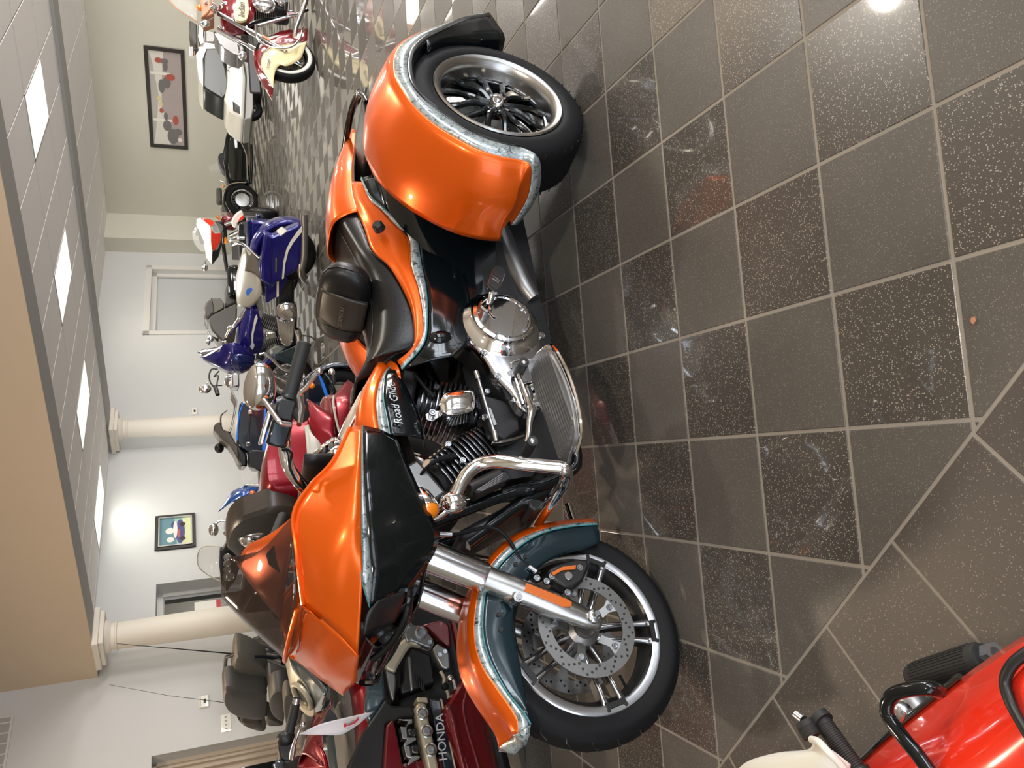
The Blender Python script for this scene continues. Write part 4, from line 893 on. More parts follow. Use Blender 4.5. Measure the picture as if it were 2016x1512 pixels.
# horn cover
t = MB(); hc = [(-0.729,0.200,0.642),(-0.767,0.200,0.609),(-0.768,0.200,0.531),(-0.734,0.200,0.523),(-0.696,0.200,0.534),(-0.679,0.200,0.558),(-0.671,0.200,0.611),(-0.686,0.200,0.645)]
c_ = sum((V(p) for p in hc), V())/len(hc); rows = [[V(p)-V((0, .05, 0)) for p in hc], [V(p) for p in hc], [c_+(V(p)-c_)*.93+V((0, .012, 0)) for p in hc], [c_+(V(p)-c_)*.62+V((0, .022, 0)) for p in hc]]
t.surf(rows, 3, 3, cu=True, cap=True); lab(t.build('horn_cover', 'chrome', EN), 'chrome horn cover')
MB().plate([(-0.700,0.175,0.690),(-0.714,0.175,0.667),(-0.711,0.175,0.645),(-0.690,0.175,0.643),(-0.673,0.175,0.669),(-0.679,0.175,0.690)], (0, .006, 0)).build('coil_bracket', 'chrome2', EN, bevel=.002)
bolts('coil_bolt', [(-0.696,0.181,0.670)], (0, 1, 0), .012, .016, EN)
MB().tube([(-0.908,0.120,0.677),(-0.845,0.120,0.649),(-0.805,0.120,0.627)], [.006, .006, .010], 8).build('spark_plug_lead', 'rubber', EN)
MB().tube([(-0.574,0.125,0.605),(-0.567,0.125,0.654),(-0.552,0.125,0.689),(-0.535,0.100,0.718),(-0.506,0.080,0.732)], [.012, .010, .006, .005, .005], 8, k=3).build('spark_plug_lead', 'rubber', EN)
# primary drive cover: long chrome case, round clutch cover
PR = emp('primary_cover', H)
po = [(-1.069,0.215,0.510),(-1.113,0.215,0.471),(-1.130,0.215,0.425),(-1.151,0.215,0.360),(-1.152,0.215,0.296),(-1.123,0.215,0.253),(-1.072,0.215,0.236),(-1.023,0.215,0.230),(-0.974,0.215,0.226)]+[(-0.855,0.215,0.259),(-0.742,0.215,0.297),(-0.679,0.215,0.311),(-0.660,0.215,0.345),(-0.661,0.215,0.366),(-0.683,0.215,0.393),(-0.740,0.215,0.408),(-0.805,0.215,0.441),(-0.879,0.215,0.462)]+[(-0.940,0.215,0.489),(-0.979,0.215,0.523)]
t = MB(); c_ = sum((V(p) for p in po), V())/len(po); t.plate([V(p)-V((0, .10, 0)) for p in po], (0, .085, 0)); t.build('primary_base', 'engine', PR)
t = MB(); t.surf([[V(p)-V((0, .03, 0)) for p in po], [V(p) for p in po], [c_+(V(p)-c_)*.95+V((0, .012, 0)) for p in po], [c_+(V(p)-c_)*.75+V((0, .017, 0)) for p in po]], 3, 3, cu=True, cap=True); t.build('primary_case', 'chrome2', PR)
dcx = V((-1.025,0.262,0.368)); MB().lathe([(.150, -.045), (.138, -.022), (.118, -.008), (.110, .0), (.108, .010), (.098, .014)], dcx+V((0, 0, 0)), (0, 1, 0), 56).build('clutch_drum', 'chrome', PR)
MB().lathe([(.098, .013), (.095, .017), (.088, .017), (.086, .013), (.0, .013)], dcx, (0, 1, 0), 56).build('derby_cover', 'chrome', PR)
bolts('derby_bolts', [dcx+V((.089*cos(R(30+72*k)), .014, .089*sin(R(30+72*k)))) for k in range(5)], (0, 1, 0), .009, .006, PR)
bolts('primary_bolts', [(-1.077,0.215,0.492),(-0.986,0.215,0.511),(-0.902,0.215,0.459),(-1.151,0.215,0.417),(-1.149,0.215,0.391),(-0.974,0.215,0.226),(-0.894,0.215,0.228)]+[(-0.803,0.215,0.435),(-0.708,0.215,0.405),(-0.686,0.215,0.327),(-0.809,0.215,0.387)], (0, 1, 0), .013, .018, PR, 'chrome')
MB().tube([(-0.830,0.232,0.380),(-0.859,0.232,0.366),(-0.867,0.232,0.300),(-0.853,0.232,0.284),(-0.809,0.232,0.285)], .004, 6, k=3).build('inspection_ridge', 'chrome', PR)
t = MB(); t.ball((-0.736,0.225,0.329), (.045, .022, .055), 16, Matrix.Rotation(R(25), 3, 'Y')); t.build('starter_bump', 'chrome', PR)
# shift linkage
SH = emp('shifter', H)
MB().tube([(-0.822,0.200,0.491),(-0.598,0.200,0.489)], .0055, 10).build('shift_rod', 'bolt', SH)
MB().tube([(-0.844,0.200,0.494),(-0.815,0.200,0.492)], .010, 10).build('rod_end', 'steel', SH); MB().tube([(-0.608,0.200,0.488),(-0.569,0.200,0.491)], .010, 10).build('rod_end', 'steel', SH)
MB().tube([(-0.572,0.190,0.502),(-0.571,0.190,0.467),(-0.578,0.190,0.429),(-0.590,0.190,0.390)], [.008, .014, .014, .010], 8, k=3, flat=.5).build('shift_arm', 'steel', SH)
MB().tube([(-0.779,0.270,0.378),(-0.723,0.270,0.378),(-0.671,0.270,0.375),(-0.630,0.270,0.377),(-0.598,0.270,0.392),(-0.553,0.270,0.408),(-0.516,0.270,0.425)], [.0075, .008, .011, .015, .012, .009, .009], 12, k=3).build('shift_lever', 'chrome', SH)
for q in ('a', 'b'):
    p = [(-0.796,0.250,0.370),(-0.781,0.330,0.378)] if q == 'a' else [(-0.494,0.250,0.427),(-0.486,0.330,0.434)]
    MB().tube([p[0], p[1]], .0165, 16).build('toe_peg', 'grip', SH); MB().ball(p[1], (.010, .006, .010), 10).build('peg_cap', 'bolt', SH)
MB().tube([(-0.781,0.240,0.380),(-0.679,0.240,0.381)], .006, 8).build('heel_lever', 'chrome', SH)
# floorboard
FB = emp('floorboard', H)
fo = [(-0.757,0.400,0.366),(-0.695,0.440,0.361),(-0.588,0.460,0.377),(-0.499,0.460,0.395),(-0.436,0.430,0.410)]
fz = .33
P = [V((x, y, fz)) for x, y in ((-.78, .27), (-.80, .33), (-.76, .42), (-.66, .455), (-.54, .455), (-.45, .42), (-.42, .35), (-.43, .28))]
MB().plate(cr(P, 4, True), (0, 0, .012)).build('board', 'alu', FB, bevel=.003)
t = MB()
for k in range(11): y = .285+.015*k; w_ = .165-.5*max(0, y-.36); t.box((-.61, y, fz+.014), (w_*2, .004, .004))
t.build('board_ribs', 'alu', FB)['kind'] = 'stuff'
MB().tube([p+V((0, .008, -.004)) for p in P[1:7]], .012, 8, k=4, flat=.6).build('board_edge', 'chrome', FB)
MB().tube([(-.75, .18, .27), (-.74, .30, .315)], .014, 10).build('board_mount', 'engine', FB)
MB().tube([(-.47, .18, .27), (-.47, .30, .315)], .014, 10).build('board_mount', 'engine', FB)
MB().tube([(-0.543,0.330,0.320),(-0.532,0.330,0.309),(-0.506,0.330,0.305),(-0.468,0.330,0.303)], [.016, .018, .018, .020], 12, k=3).build('brake_rubber', 'grip', FB)
# passenger peg
PG = emp('passenger_peg', H)
MB().tube([(-1.088,0.270,0.404),(-1.103,0.290,0.400),(-1.122,0.300,0.388)], [.010, .012, .014], 10, k=2).build('peg_arm', 'chrome', PG)
pp = [(-1.087,0.335,0.391),(-1.109,0.335,0.417),(-1.134,0.335,0.413),(-1.187,0.345,0.384),(-1.200,0.345,0.368),(-1.190,0.345,0.348),(-1.171,0.345,0.345),(-1.146,0.345,0.355)]
c_ = sum((V(p) for p in pp), V())/len(pp)
MB().plate(cr([V(p)-V((0, .008, 0)) for p in pp], 3, True), (0, -.012, 0)).build('peg_rim', 'chrome', PG)
MB().plate(cr([c_+(V(p)-c_)*.93 for p in pp], 3, True), (0, -.01, 0)).build('peg_pad', 'grip', PG)
for k in (0, 1, 2):
    y0 = 345+30*k; MB().tube([V(p)+V((0, .002, 0)) for p in ([(-1.163,0.337,0.390),(-1.141,0.337,0.370)] if k == 0 else ([(-1.152,0.337,0.395),(-1.130,0.337,0.375)] if k == 1 else [(-1.141,0.337,0.400),(-1.121,0.337,0.380)]))], .0018, 6).build('peg_stripe', 'chrome', PG)
MB().plate([(-1.073,0.278,0.412),(-1.077,0.278,0.397),(-1.041,0.278,0.393),(-1.015,0.278,0.398),(-1.017,0.278,0.409),(-1.041,0.278,0.419)], (0, .004, 0)).build('peg_bracket', 'chrome', PG)
# exhausts, frame rails, crash bar
for s in (1, -1):
    CB_ = emp('crash_bar', H)
    MB().tube([(-0.352,0.170,0.754),(-0.350,0.190,0.724),(-0.359,0.215,0.698),(-0.384,0.235,0.672),(-0.413,0.250,0.652),(-0.441,0.262,0.623),(-0.454,0.275,0.586),(-0.445,0.295,0.546),(-0.419,0.315,0.481),(-0.399,0.325,0.412),(-0.388,0.330,0.374)]+[(-0.380,0.330,0.363),(-0.379,0.300,0.347)]+[(-0.370,0.240,0.344),(-0.366,0.120,0.354),(-0.374,0.000,0.346)], .0205, 18, k=4).build('guard_tube', 'chrome', CB_, ys=s)
    MB().ball((-0.363,0.225,0.681), (.035, .03, .04), 14).build('bar_clamp', 'chrome', CB_, ys=s)
    TSg = emp('turn_signal', H)
    c_ = V((-0.322,0.295,0.786)); ax_ = V((1, .10, -.05)).normalized()
    MB().lathe([(.0, -.062), (.010, -.058), (.022, -.042), (.030, -.02), (.034, .0), (.034, .01)], c_, ax_, 28).build('bullet_housing', 'chrome', TSg, ys=s)
    lab(MB().lathe([(.033, .010), (.032, .020), (.026, .030), (.012, .036), (0, .037)], c_, ax_, 28).build('amber_lens', 'amber', TSg, ys=s), 'amber turn signal lens')
    MB().tube([c_+V((-.01, -.02, .0)), c_+V((-.03, -.08, .01)), c_+V((-.02, -.13, .02))], .008, 10, k=2).build('signal_stem', 'chrome', TSg, ys=s)
    MB().tube([(-.36, .10*s, .74), (-.42, .12*s, .50), (-.47, .13*s, .26), (-.60, .14*s, .19), (-1.2, .15*s, .19)], .020, 12, k=4).build('frame_rail', 'black', H)
MB().tube([(-0.465,0.160,0.495),(-0.424,0.160,0.601)], .030, 14).build('oil_cooler_tube', 'plastic', H)
lbp = [(-0.407,0.192,0.602),(-0.467,0.192,0.488),(-0.442,0.192,0.476),(-0.400,0.192,0.588)]
MB().plate([V(p) for p in lbp], (0, .002, 0)).build('warning_label', 'plastic', H)
a_, b_ = V(lbp[0]), V(lbp[1])
for k in range(4):
    q = k*.22+.1; p0 = a_.lerp(V(lbp[3]), q).lerp(b_.lerp(V(lbp[2]), q), .06+.02*k); p1 = a_.lerp(V(lbp[3]), q).lerp(b_.lerp(V(lbp[2]), q), .93-.07*k)
    MB().tube([p0+V((0, .003, 0)), p1+V((0, .003, 0))], .0011, 4).build('label_line', 'greyink', H)
MB().tube([(-.30, .07, .62), (-.40, .10, .42), (-.44, .10, .30)], .022, 12, k=3).build('down_tube', 'black', H)
MB().surf([[V((x, y, z)) for y in (-.10, 0, .10)] for x, z in ((-.33, .64), (-.40, .46), (-.44, .30))], 2, 2).build('radiator', 'engine', H, solid=.03)
t = MB()
for k in range(8): a9, b9 = V((-0.435,0.100,0.375)), V((-0.485,0.100,0.330)); t.lathe([(.022, -.005), (.026, 0), (.022, .005)], a9.lerp(b9, k/7), b9-a9, 16)
t.build('regulator_bellows', 'rubber', H)['kind'] = 'stuff'
MB().plate([(-0.412,0.120,0.407),(-0.399,0.120,0.355),(-0.371,0.120,0.354),(-0.360,0.120,0.389),(-0.377,0.120,0.408)], (0, -.10, 0)).build('regulator_box', 'plastic', H, bevel=.008)
# far-side pipes seen behind the engine
MB().tube([(-.36, -.16, .36), (-.30, -.15, .24), (-.30, -.12, .16), (-.5, -.16, .13)], .020, 14, k=4).build('exhaust_pipe', 'chrome', H)
MB().tube([(-.27, -.14, .58), (-.30, -.16, .46), (-.42, -.18, .30), (-.6, -.2, .20)], .018, 14, k=4).build('exhaust_pipe', 'chrome', H)
for s in (1, -1):
    MB().tube([(-1.17, .20*s, .19), (-1.25, .21*s, .22), (-1.45, .24*s, .25), (-1.8, .26*s, .26)], [.030, .040, .042, .038], 20, k=3).build('muffler', 'alu', H)
MB().surf([[V((x, y*hw, z)) for y, z in ((-1, .16), (-1, zt), (0, zt), (1, zt), (1, .16))] for x, hw, zt in ((-.95, .16, .40), (-1.2, .20, .46), (-1.6, .30, .46), (-2.0, .30, .40))], 2, 2, cap=True).build('rear_frame', 'engine', H)
MB().ball((-0.971,0.220,0.591), (.03, .03, .045), 12).build('oil_filler', 'black', H)
MB().tube([(-1.281,0.200,0.429),(-1.303,0.210,0.375),(-1.305,0.200,0.345)], [.018, .022, .008], 10, k=3).build('swingarm_bracket', 'chrome', H)
MB().tube([(-1.220,0.190,0.460),(-1.233,0.200,0.400),(-1.243,0.200,0.360),(-1.244,0.200,0.312),(-1.263,0.190,0.255)], .014, 10, k=3).build('swingarm_hose', 'black', H)
MB().tube([(-1.318,0.200,0.355),(-1.316,0.200,0.293),(-1.346,0.190,0.211)], .014, 10, k=3).build('swingarm_hose', 'black', H)


# ================================================================ helpers for the other machines
def plate(o, name, mt_, pts, t, k=0, bevel=.006, **kw): return MB().plate(pts, (0, t, 0), k).build(name, mt_, o, bevel=bevel, **kw)
def wheel(par, name, c, R_, w_, rr_, y=0, style='spokes', n=5, rimm='chrome', whitewall=False, disc=True, hubm='alu', spk='chrome', hidden=False):
    W_ = emp(name, par); tyre(W_, R_, w_, rr_, c, y, whitewall)
    h = w_*.36
    MB().lathe([(rr_+.006, -h), (rr_-.004, -h), (rr_-.03, -h*.5), (rr_-.035, 0), (rr_-.03, h*.5), (rr_-.004, h), (rr_+.006, h)], (c[0], y, c[1]), (0, 1, 0), 40).build('rim', rimm, W_)
    MB().lathe([(0, .06), (.03, .06), (.04, .03), (.045, 0), (.04, -.03), (.03, -.06), (0, -.06)], (c[0], y, c[1]), (0, 1, 0), 20).build('hub', hubm, W_)
    t = MB()
    if style == 'spokes':
        for i in range(40):
            a = 2*pi*i/40; s = 1 if i % 2 else -1
            t.cyl(V((c[0]+.035*cos(a+s*.9), y+.035*(1 if i % 4 < 2 else -1), c[1]+.035*sin(a+s*.9))), V((c[0]+(rr_-.03)*cos(a), y, c[1]+(rr_-.03)*sin(a))), .0022, 5)
        t.build('wire_spokes', spk, W_)['kind'] = 'stuff'
    else:
        for i in range(n):
            a = 2*pi*i/n+.3; d = V((cos(a), 0, sin(a))); q = V((-sin(a), 0, cos(a))); cc = V((c[0], y, c[1]))
            MB().plate([cc+d*.03+q*.022, cc+d*(rr_-.02)+q*.014, cc+d*(rr_-.02)-q*.014, cc+d*.03-q*.022], (0, .03, 0)).build('spoke', spk, W_)
    if disc:
        for s in (1, -1): MB().lathe([(.09, y+s*.065-.002), (.145, y+s*.065-.002), (.145, y+s*.065+.002), (.09, y+s*.065+.002)], (c[0], 0, c[1]), (0, 1, 0), 32, closed=True).build('brake_disc', 'alu', W_)
    return W_
def arc_fender(par, name, mt_, c, r, a0, a1, hw, drop=.05, y=0, n=10, solid=.004):
    rows = []
    for dy, dr in ((-1, -drop), (-.96, -drop*.25), (-.6, 0), (0, .006), (.6, 0), (.96, -drop*.25), (1, -drop)):
        rows.append([V((c[0]+(r+dr)*cos(R(a0+(a1-a0)*i/n)), y+hw*dy, c[1]+(r+dr)*sin(R(a0+(a1-a0)*i/n)))) for i in range(n+1)])
    return MB().surf(rows, 2, 3).build(name, mt_, par, solid=solid)
def ball(o, name, mt_, c, r, n=16, rot=None): return MB().ball(c, r, n, rot).build(name, mt_, o)
def tube(o, name, mt_, pts, r, k=4, n=10, **kw): return MB().tube(pts, r, n, k=k, **kw).build(name, mt_, o)
def round_mirror(o, c, r, tip, stem_to, mt_='chrome', rot=None):
    m_ = emp('mirror', o); ball(m_, 'mirror_shell', mt_, c, r, 14, rot); tube(m_, 'mirror_stem', mt_, [stem_to, tip, c], .006, 3, 8)
def vtwin(o, x, z, y=0, s=1.0, finm='engine', case='chrome'):
    e = emp('engine', o)
    for d, x0 in ((.30, .05), (-.42, -.07)):
        u = V((d, 0, 1)).normalized(); f = V((0, 1, 0)).cross(u)*-1; b_ = V((x+x0*s, y, z))
        t = MB(); fins(t, b_, u, f, (0, 1, 0), 11, .023*s, .078*s, .10*s, .010*s, .1); t.build('cylinder_fins', finm, e)
        MB().box(b_+u*.275*s, (.12*s, .17*s, .055*s), oriented(f, u)).build('rocker_cover', case, e, bevel=.012)
    MB().box((x-.12*s, y, z-.07*s), (.50*s, .26*s, .20*s)).build('crankcase', 'engine', e, bevel=.05)
    P = [(x+.10*s, z-.02*s), (x+.02*s, z+.03*s), (x-.20*s, z+.07*s), (x-.36*s, z+.06*s), (x-.42*s, z-.04*s), (x-.36*s, z-.14*s), (x-.1*s, z-.13*s), (x+.10*s, z-.10*s)]
    MB().plate([(a, y+.13, b) for a, b in P], (0, .06, 0), 3).build('primary_case', case, e, bevel=.015)
    MB().lathe([(.115*s, 0), (.10*s, .02), (.07*s, .03), (.065*s, .035), (0, .036)], (x-.29*s, y+.185, z-.04*s), (0, 1, 0), 32).build('clutch_cover', case, e)
    MB().box((x-.01*s, y+.13*s, z+.13*s), (.09*s, .05, .12*s)).build('horn_cover', case, e, bevel=.02)
    return e

# ================================================================ CRIMSON TOURING MOTORCYCLE
G = thing('touring_motorcycle', 'crimson touring motorcycle with lettered valve cover and white price sheet, directly behind the orange trike', 'motorcycle', fr=((-1.639,3.284,0),-2.51327))
B_ = emp('body', G)
# lower cowl with pressed ridges
cw = [(-0.128,0.360,-0.222)]  if False else None
co = [(-0.232,0.400,0.339),(-0.163,0.410,0.411),(-0.109,0.420,0.461),(-0.029,0.420,0.463),(0.041,0.420,0.454),(0.121,0.420,0.441),(0.166,0.420,0.435)]
cm = [(-0.216,0.395,0.329),(-0.143,0.400,0.368),(-0.092,0.405,0.389),(-0.014,0.410,0.392),(0.056,0.410,0.384),(0.132,0.410,0.378),(0.176,0.410,0.377)]
cn = [(-0.164,0.370,0.305),(-0.084,0.370,0.295),(-0.046,0.370,0.292),(0.010,0.370,0.293),(0.073,0.370,0.292),(0.142,0.370,0.291),(0.184,0.360,0.293)]
cb = [V((p[0], .22, p[2]-.06)) for p in cn]
MB().surf([[V((p[0], .30, p[2]+.02)) for p in co], co, cm, cn, cb], 4, 3).build('lower_cowl', 'dred', B_, solid=.006)
tube(B_, 'cowl_ridge', 'dred', [V(p)+V((0, .004, 0)) for p in cm], .007)
MB().surf([[(-0.108,0.430,0.466),(-0.026,0.430,0.461),(0.064,0.430,0.454),(0.138,0.430,0.447)], [(-0.118,0.430,0.442),(-0.071,0.432,0.432),(0.052,0.432,0.432),(0.142,0.430,0.429)]], 4, 2).build('cowl_flash', 'dred', B_, solid=.006)
# valve cover with lettering
EG = emp('engine', G)
plate(EG, 'valve_cover', 'navy', [(-0.169,0.390,0.515),(-0.153,0.390,0.469),(-0.074,0.390,0.466),(0.046,0.390,0.464),(0.127,0.390,0.462),(0.117,0.390,0.510),(-0.028,0.390,0.515)], -.10, bevel=.008)
plate(EG, 'valve_cover_flange', 'champagne', [(-0.158,0.395,0.470),(-0.150,0.395,0.461),(-0.035,0.395,0.463),(0.080,0.395,0.461),(0.142,0.395,0.459),(0.141,0.395,0.467),(0.046,0.395,0.469),(-0.073,0.395,0.469)], -.06, bevel=.003)
plate(EG, 'cover_strip', 'champagne', [(-0.143,0.405,0.580),(-0.157,0.405,0.564),(-0.148,0.405,0.534),(-0.083,0.405,0.535),(0.001,0.405,0.532),(0.129,0.405,0.531),(0.120,0.405,0.575),(-0.001,0.405,0.578),(-0.085,0.405,0.581)], -.09, bevel=.012)
plate(EG, 'cover_strip_end', 'champagne', [(-0.182,0.390,0.564),(-0.174,0.390,0.520),(-0.151,0.390,0.520),(-0.161,0.390,0.566)], -.09, bevel=.006)
for q in [(-0.111,0.407,0.557),(-0.042,0.407,0.553),(0.028,0.407,0.550)]:
    MB().lathe([(.026, 0), (.022, .003), (.016, -.002), (.013, -.006), (0, -.006)], V(q), (0, 1, 0), 3 if 0 else 18).build('bolt_recess', 'steel', EG)
    bolts('cover_bolt', [V(q)+V((0, -.004, 0))], (0, 1, 0), .012, .010, EG)
a_, b_ = V((0.043,0.392,0.501)), V((-0.070,0.392,0.489))
text('HONDA', 'cover_lettering', .047, 'silver', EG, (V((-0.010,0.400,0.497))), (-0.071,0.392,0.491) and (b_-a_), (V((-0.016,0.390,0.518))-V((-0.009,0.390,0.480))), .003)
for k, dy in ((0, 0), (1, 175)):
    pass
sawt = [(-0.107,0.400,0.654),(-0.099,0.400,0.601),(-0.086,0.400,0.602),(-0.078,0.400,0.617),(-0.068,0.400,0.611),(-0.063,0.400,0.592),(-0.034,0.400,0.611),(-0.027,0.400,0.595),(-0.019,0.400,0.600),(-0.011,0.400,0.636),(-0.007,0.400,0.645),(-0.003,0.400,0.615),(0.006,0.400,0.590),(0.034,0.400,0.607),(0.040,0.400,0.594),(0.050,0.400,0.596),(0.066,0.400,0.650),(0.058,0.400,0.649),(0.039,0.400,0.630),(0.034,0.400,0.648),(-0.005,0.400,0.653),(-0.019,0.400,0.627),(-0.029,0.400,0.633),(-0.035,0.400,0.651),(-0.074,0.400,0.654),(-0.093,0.400,0.621)]
for k in range(2):
    o_ = 185*k
plate(EG, 'manifold_rib', 'steel', [(-0.080,0.400,0.653),(-0.074,0.400,0.631),(-0.096,0.400,0.613),(-0.100,0.400,0.636),(-0.105,0.400,0.652),(-0.108,0.400,0.654),(-0.099,0.400,0.601),(-0.084,0.400,0.602),(-0.079,0.400,0.624),(-0.066,0.400,0.630),(-0.035,0.400,0.632),(-0.028,0.400,0.599),(-0.020,0.400,0.598),(-0.008,0.400,0.633),(-0.007,0.400,0.646),(-0.011,0.400,0.652),(-0.028,0.400,0.633),(-0.035,0.400,0.651)], -.05, bevel=.004)
plate(EG, 'manifold_rib', 'steel', [(-0.010,0.400,0.652),(-0.004,0.400,0.628),(0.033,0.400,0.629),(0.039,0.400,0.596),(0.048,0.400,0.596),(0.065,0.400,0.646),(0.062,0.400,0.650),(0.041,0.400,0.631),(0.034,0.400,0.648)], -.05, bevel=.004)
plate(EG, 'manifold_pad', 'alu', [(-0.072,0.385,0.623),(-0.064,0.385,0.589),(-0.034,0.385,0.595),(-0.045,0.385,0.622)], -.03); plate(EG, 'manifold_pad', 'alu', [(-0.007,0.385,0.619),(-0.002,0.385,0.595),(0.031,0.385,0.595),(0.022,0.385,0.621)], -.03)
bolts('manifold_bolts', [(-0.052,0.388,0.606),(0.009,0.388,0.605)], (0, 1, 0), .012, .008, EG, 'plastic')
# frame spar, pivot plate
SP = emp('frame', G)
plate(SP, 'frame_spar', 'champagne', [(-0.474,0.330,0.540),(-0.444,0.330,0.562),(-0.406,0.330,0.623),(-0.391,0.330,0.646),(-0.365,0.330,0.659),(-0.330,0.330,0.663),(-0.307,0.330,0.621),(-0.332,0.330,0.607),(-0.393,0.330,0.555),(-0.417,0.330,0.529),(-0.402,0.330,0.486),(-0.382,0.330,0.452),(-0.409,0.330,0.425),(-0.423,0.330,0.435)], -.05, bevel=.012)
plate(SP, 'spar_tip', 'alu', [(-0.325,0.335,0.663),(-0.303,0.335,0.621),(-0.271,0.335,0.624),(-0.195,0.335,0.645),(-0.203,0.335,0.657),(-0.270,0.335,0.662)], -.05, bevel=.010)
plate(SP, 'pivot_plate', 'alu', [(-0.476,0.340,0.554),(-0.498,0.340,0.529),(-0.488,0.340,0.476),(-0.461,0.340,0.459),(-0.419,0.340,0.433),(-0.400,0.340,0.442),(-0.383,0.340,0.456),(-0.429,0.340,0.533),(-0.422,0.340,0.551),(-0.448,0.340,0.557)], -.04, bevel=.006)
plate(SP, 'pivot_arm', 'alu', [(-0.378,0.345,0.449),(-0.399,0.345,0.422),(-0.368,0.345,0.385),(-0.346,0.345,0.377),(-0.282,0.345,0.387),(-0.280,0.345,0.404),(-0.292,0.345,0.426),(-0.340,0.345,0.442)], -.05, bevel=.010)
MB().lathe([(.028, 0), (.028, .006), (.022, .008), (.020, .003), (.016, .003), (.015, .007), (0, .007)], (-0.454,0.341,0.484), (0, 1, 0), 24).build('pivot_cap', 'bolt', SP)
bolts('spar_bolts', [(-0.345,0.347,0.424),(-0.355,0.347,0.398),(-0.443,0.342,0.521),(-0.407,0.342,0.455),(-0.494,0.342,0.524)], (0, 1, 0), .010, .006, SP)
# engine side block, linkages
plate(EG, 'alternator_housing', 'engine', [(-0.368,0.300,0.570),(-0.411,0.300,0.529),(-0.368,0.300,0.448),(-0.243,0.300,0.452),(-0.240,0.300,0.503),(-0.223,0.300,0.604),(-0.262,0.300,0.605),(-0.275,0.300,0.587)], -.12, bevel=.01)
for k in range(4): tube(EG, 'housing_rib', 'plastic', [(-0.303,0.305,0.529),(-0.248,0.305,0.533)] if k == 0 else [V(p)+V((.012*k, 0, -.008*k)) for p in [(-0.303,0.305,0.529),(-0.248,0.305,0.533)]], .004, 2, 6)
plate(EG, 'housing_plate', 'alu', [(-0.376,0.306,0.553),(-0.373,0.306,0.537),(-0.231,0.306,0.551),(-0.229,0.306,0.564)], -.01)
tube(EG, 'shift_link', 'champagne', [(-0.279,0.340,0.432),(-0.249,0.340,0.422),(-0.215,0.340,0.429),(-0.185,0.340,0.419),(-0.155,0.340,0.421)], .008); tube(EG, 'shift_link', 'steel', [(-0.240,0.360,0.403),(-0.221,0.360,0.390),(-0.186,0.360,0.390)], .010)
ball(EG, 'shift_joint', 'rubber', (-0.210,0.350,0.428), .016); ball(EG, 'link_eye', 'steel', (-0.237,0.360,0.402), .016)
MB().box((.10, 0, .40), (1.5, .44, .46)).build('crankcase', 'engine', EG, bevel=.04)
# side fairing panels, tank, shelter
plate(B_, 'grey_side_panel', 'slate', [(-0.353,0.360,0.736),(-0.389,0.360,0.671),(-0.205,0.360,0.685),(-0.120,0.360,0.763),(-0.177,0.360,0.774)], -.04, bevel=.01)
plate(B_, 'black_inner_cowl', 'plastic', [(-0.203,0.370,0.687),(-0.172,0.370,0.665),(-0.157,0.370,0.585),(-0.115,0.370,0.577),(-0.114,0.370,0.651),(-0.102,0.370,0.699),(0.066,0.370,0.738),(0.036,0.370,0.882),(-0.095,0.370,0.795),(-0.146,0.370,0.742)], -.05, bevel=.01)
plate(B_, 'lower_red_panel', 'dred', [(-0.112,0.410,0.677),(-0.072,0.410,0.673),(0.072,0.410,0.668),(0.114,0.410,0.675),(0.097,0.410,0.753),(-0.093,0.410,0.707)], -.05, bevel=.008)
plate(B_, 'heel_panel', 'dred', [(-0.503,0.300,0.467),(-0.515,0.300,0.370),(-0.483,0.300,0.337),(-0.386,0.300,0.349),(-0.395,0.300,0.378),(-0.439,0.300,0.412),(-0.483,0.300,0.447)], -.04, bevel=.01)
plate(B_, 'heel_panel', 'dred', [(-0.506,0.330,0.334),(-0.495,0.330,0.315),(-0.265,0.330,0.309),(-0.258,0.330,0.318),(-0.369,0.330,0.334)], -.04, bevel=.006)
MB().surf([[(-0.495,0.120,0.870),(-0.390,0.140,0.814),(-0.272,0.160,0.793),(-0.085,0.180,0.800),(0.082,0.180,0.823)], [(-0.543,0.260,0.769),(-0.332,0.300,0.771),(-0.225,0.310,0.766),(-0.091,0.310,0.792),(0.107,0.310,0.820)], [(-0.529,0.310,0.656),(-0.307,0.340,0.701),(-0.184,0.350,0.716),(-0.052,0.350,0.737),(0.124,0.350,0.774)]], 4, 4).build('red_tank', 'red', B_, solid=.006)
MB().surf([[(-0.284,0.020,0.929),(-0.217,0.050,0.960),(-0.185,0.080,0.980),(-0.090,0.100,1.018),(-0.055,0.100,1.033)], [(-0.281,0.100,0.884),(-0.213,0.120,0.935),(-0.175,0.140,0.960),(-0.155,0.150,0.975),(-0.104,0.160,1.009)], [(-0.299,0.160,0.871),(-0.196,0.200,0.902),(-0.163,0.210,0.929),(-0.104,0.220,0.935),(-0.027,0.240,0.949)]], 4, 4).build('shelter', 'dred', B_, solid=.006)
plate(B_, 'shelter_vent', 'plastic', [(-0.248,0.215,0.891),(-0.196,0.215,0.924),(-0.194,0.215,0.932),(-0.179,0.215,0.897),(-0.198,0.215,0.862),(-0.216,0.215,0.868)], -.01, bevel=.003)
MB().surf([[(-0.146,0.120,0.961),(-0.102,0.120,1.006),(-0.051,0.120,1.033)], [(-0.129,0.200,0.962),(-0.091,0.210,0.957),(-0.013,0.220,0.953)], [(-0.078,0.250,0.942),(-0.048,0.260,0.937),(-0.001,0.260,0.931)]], 4, 3).build('shelter_lip', 'red', B_, solid=.01)
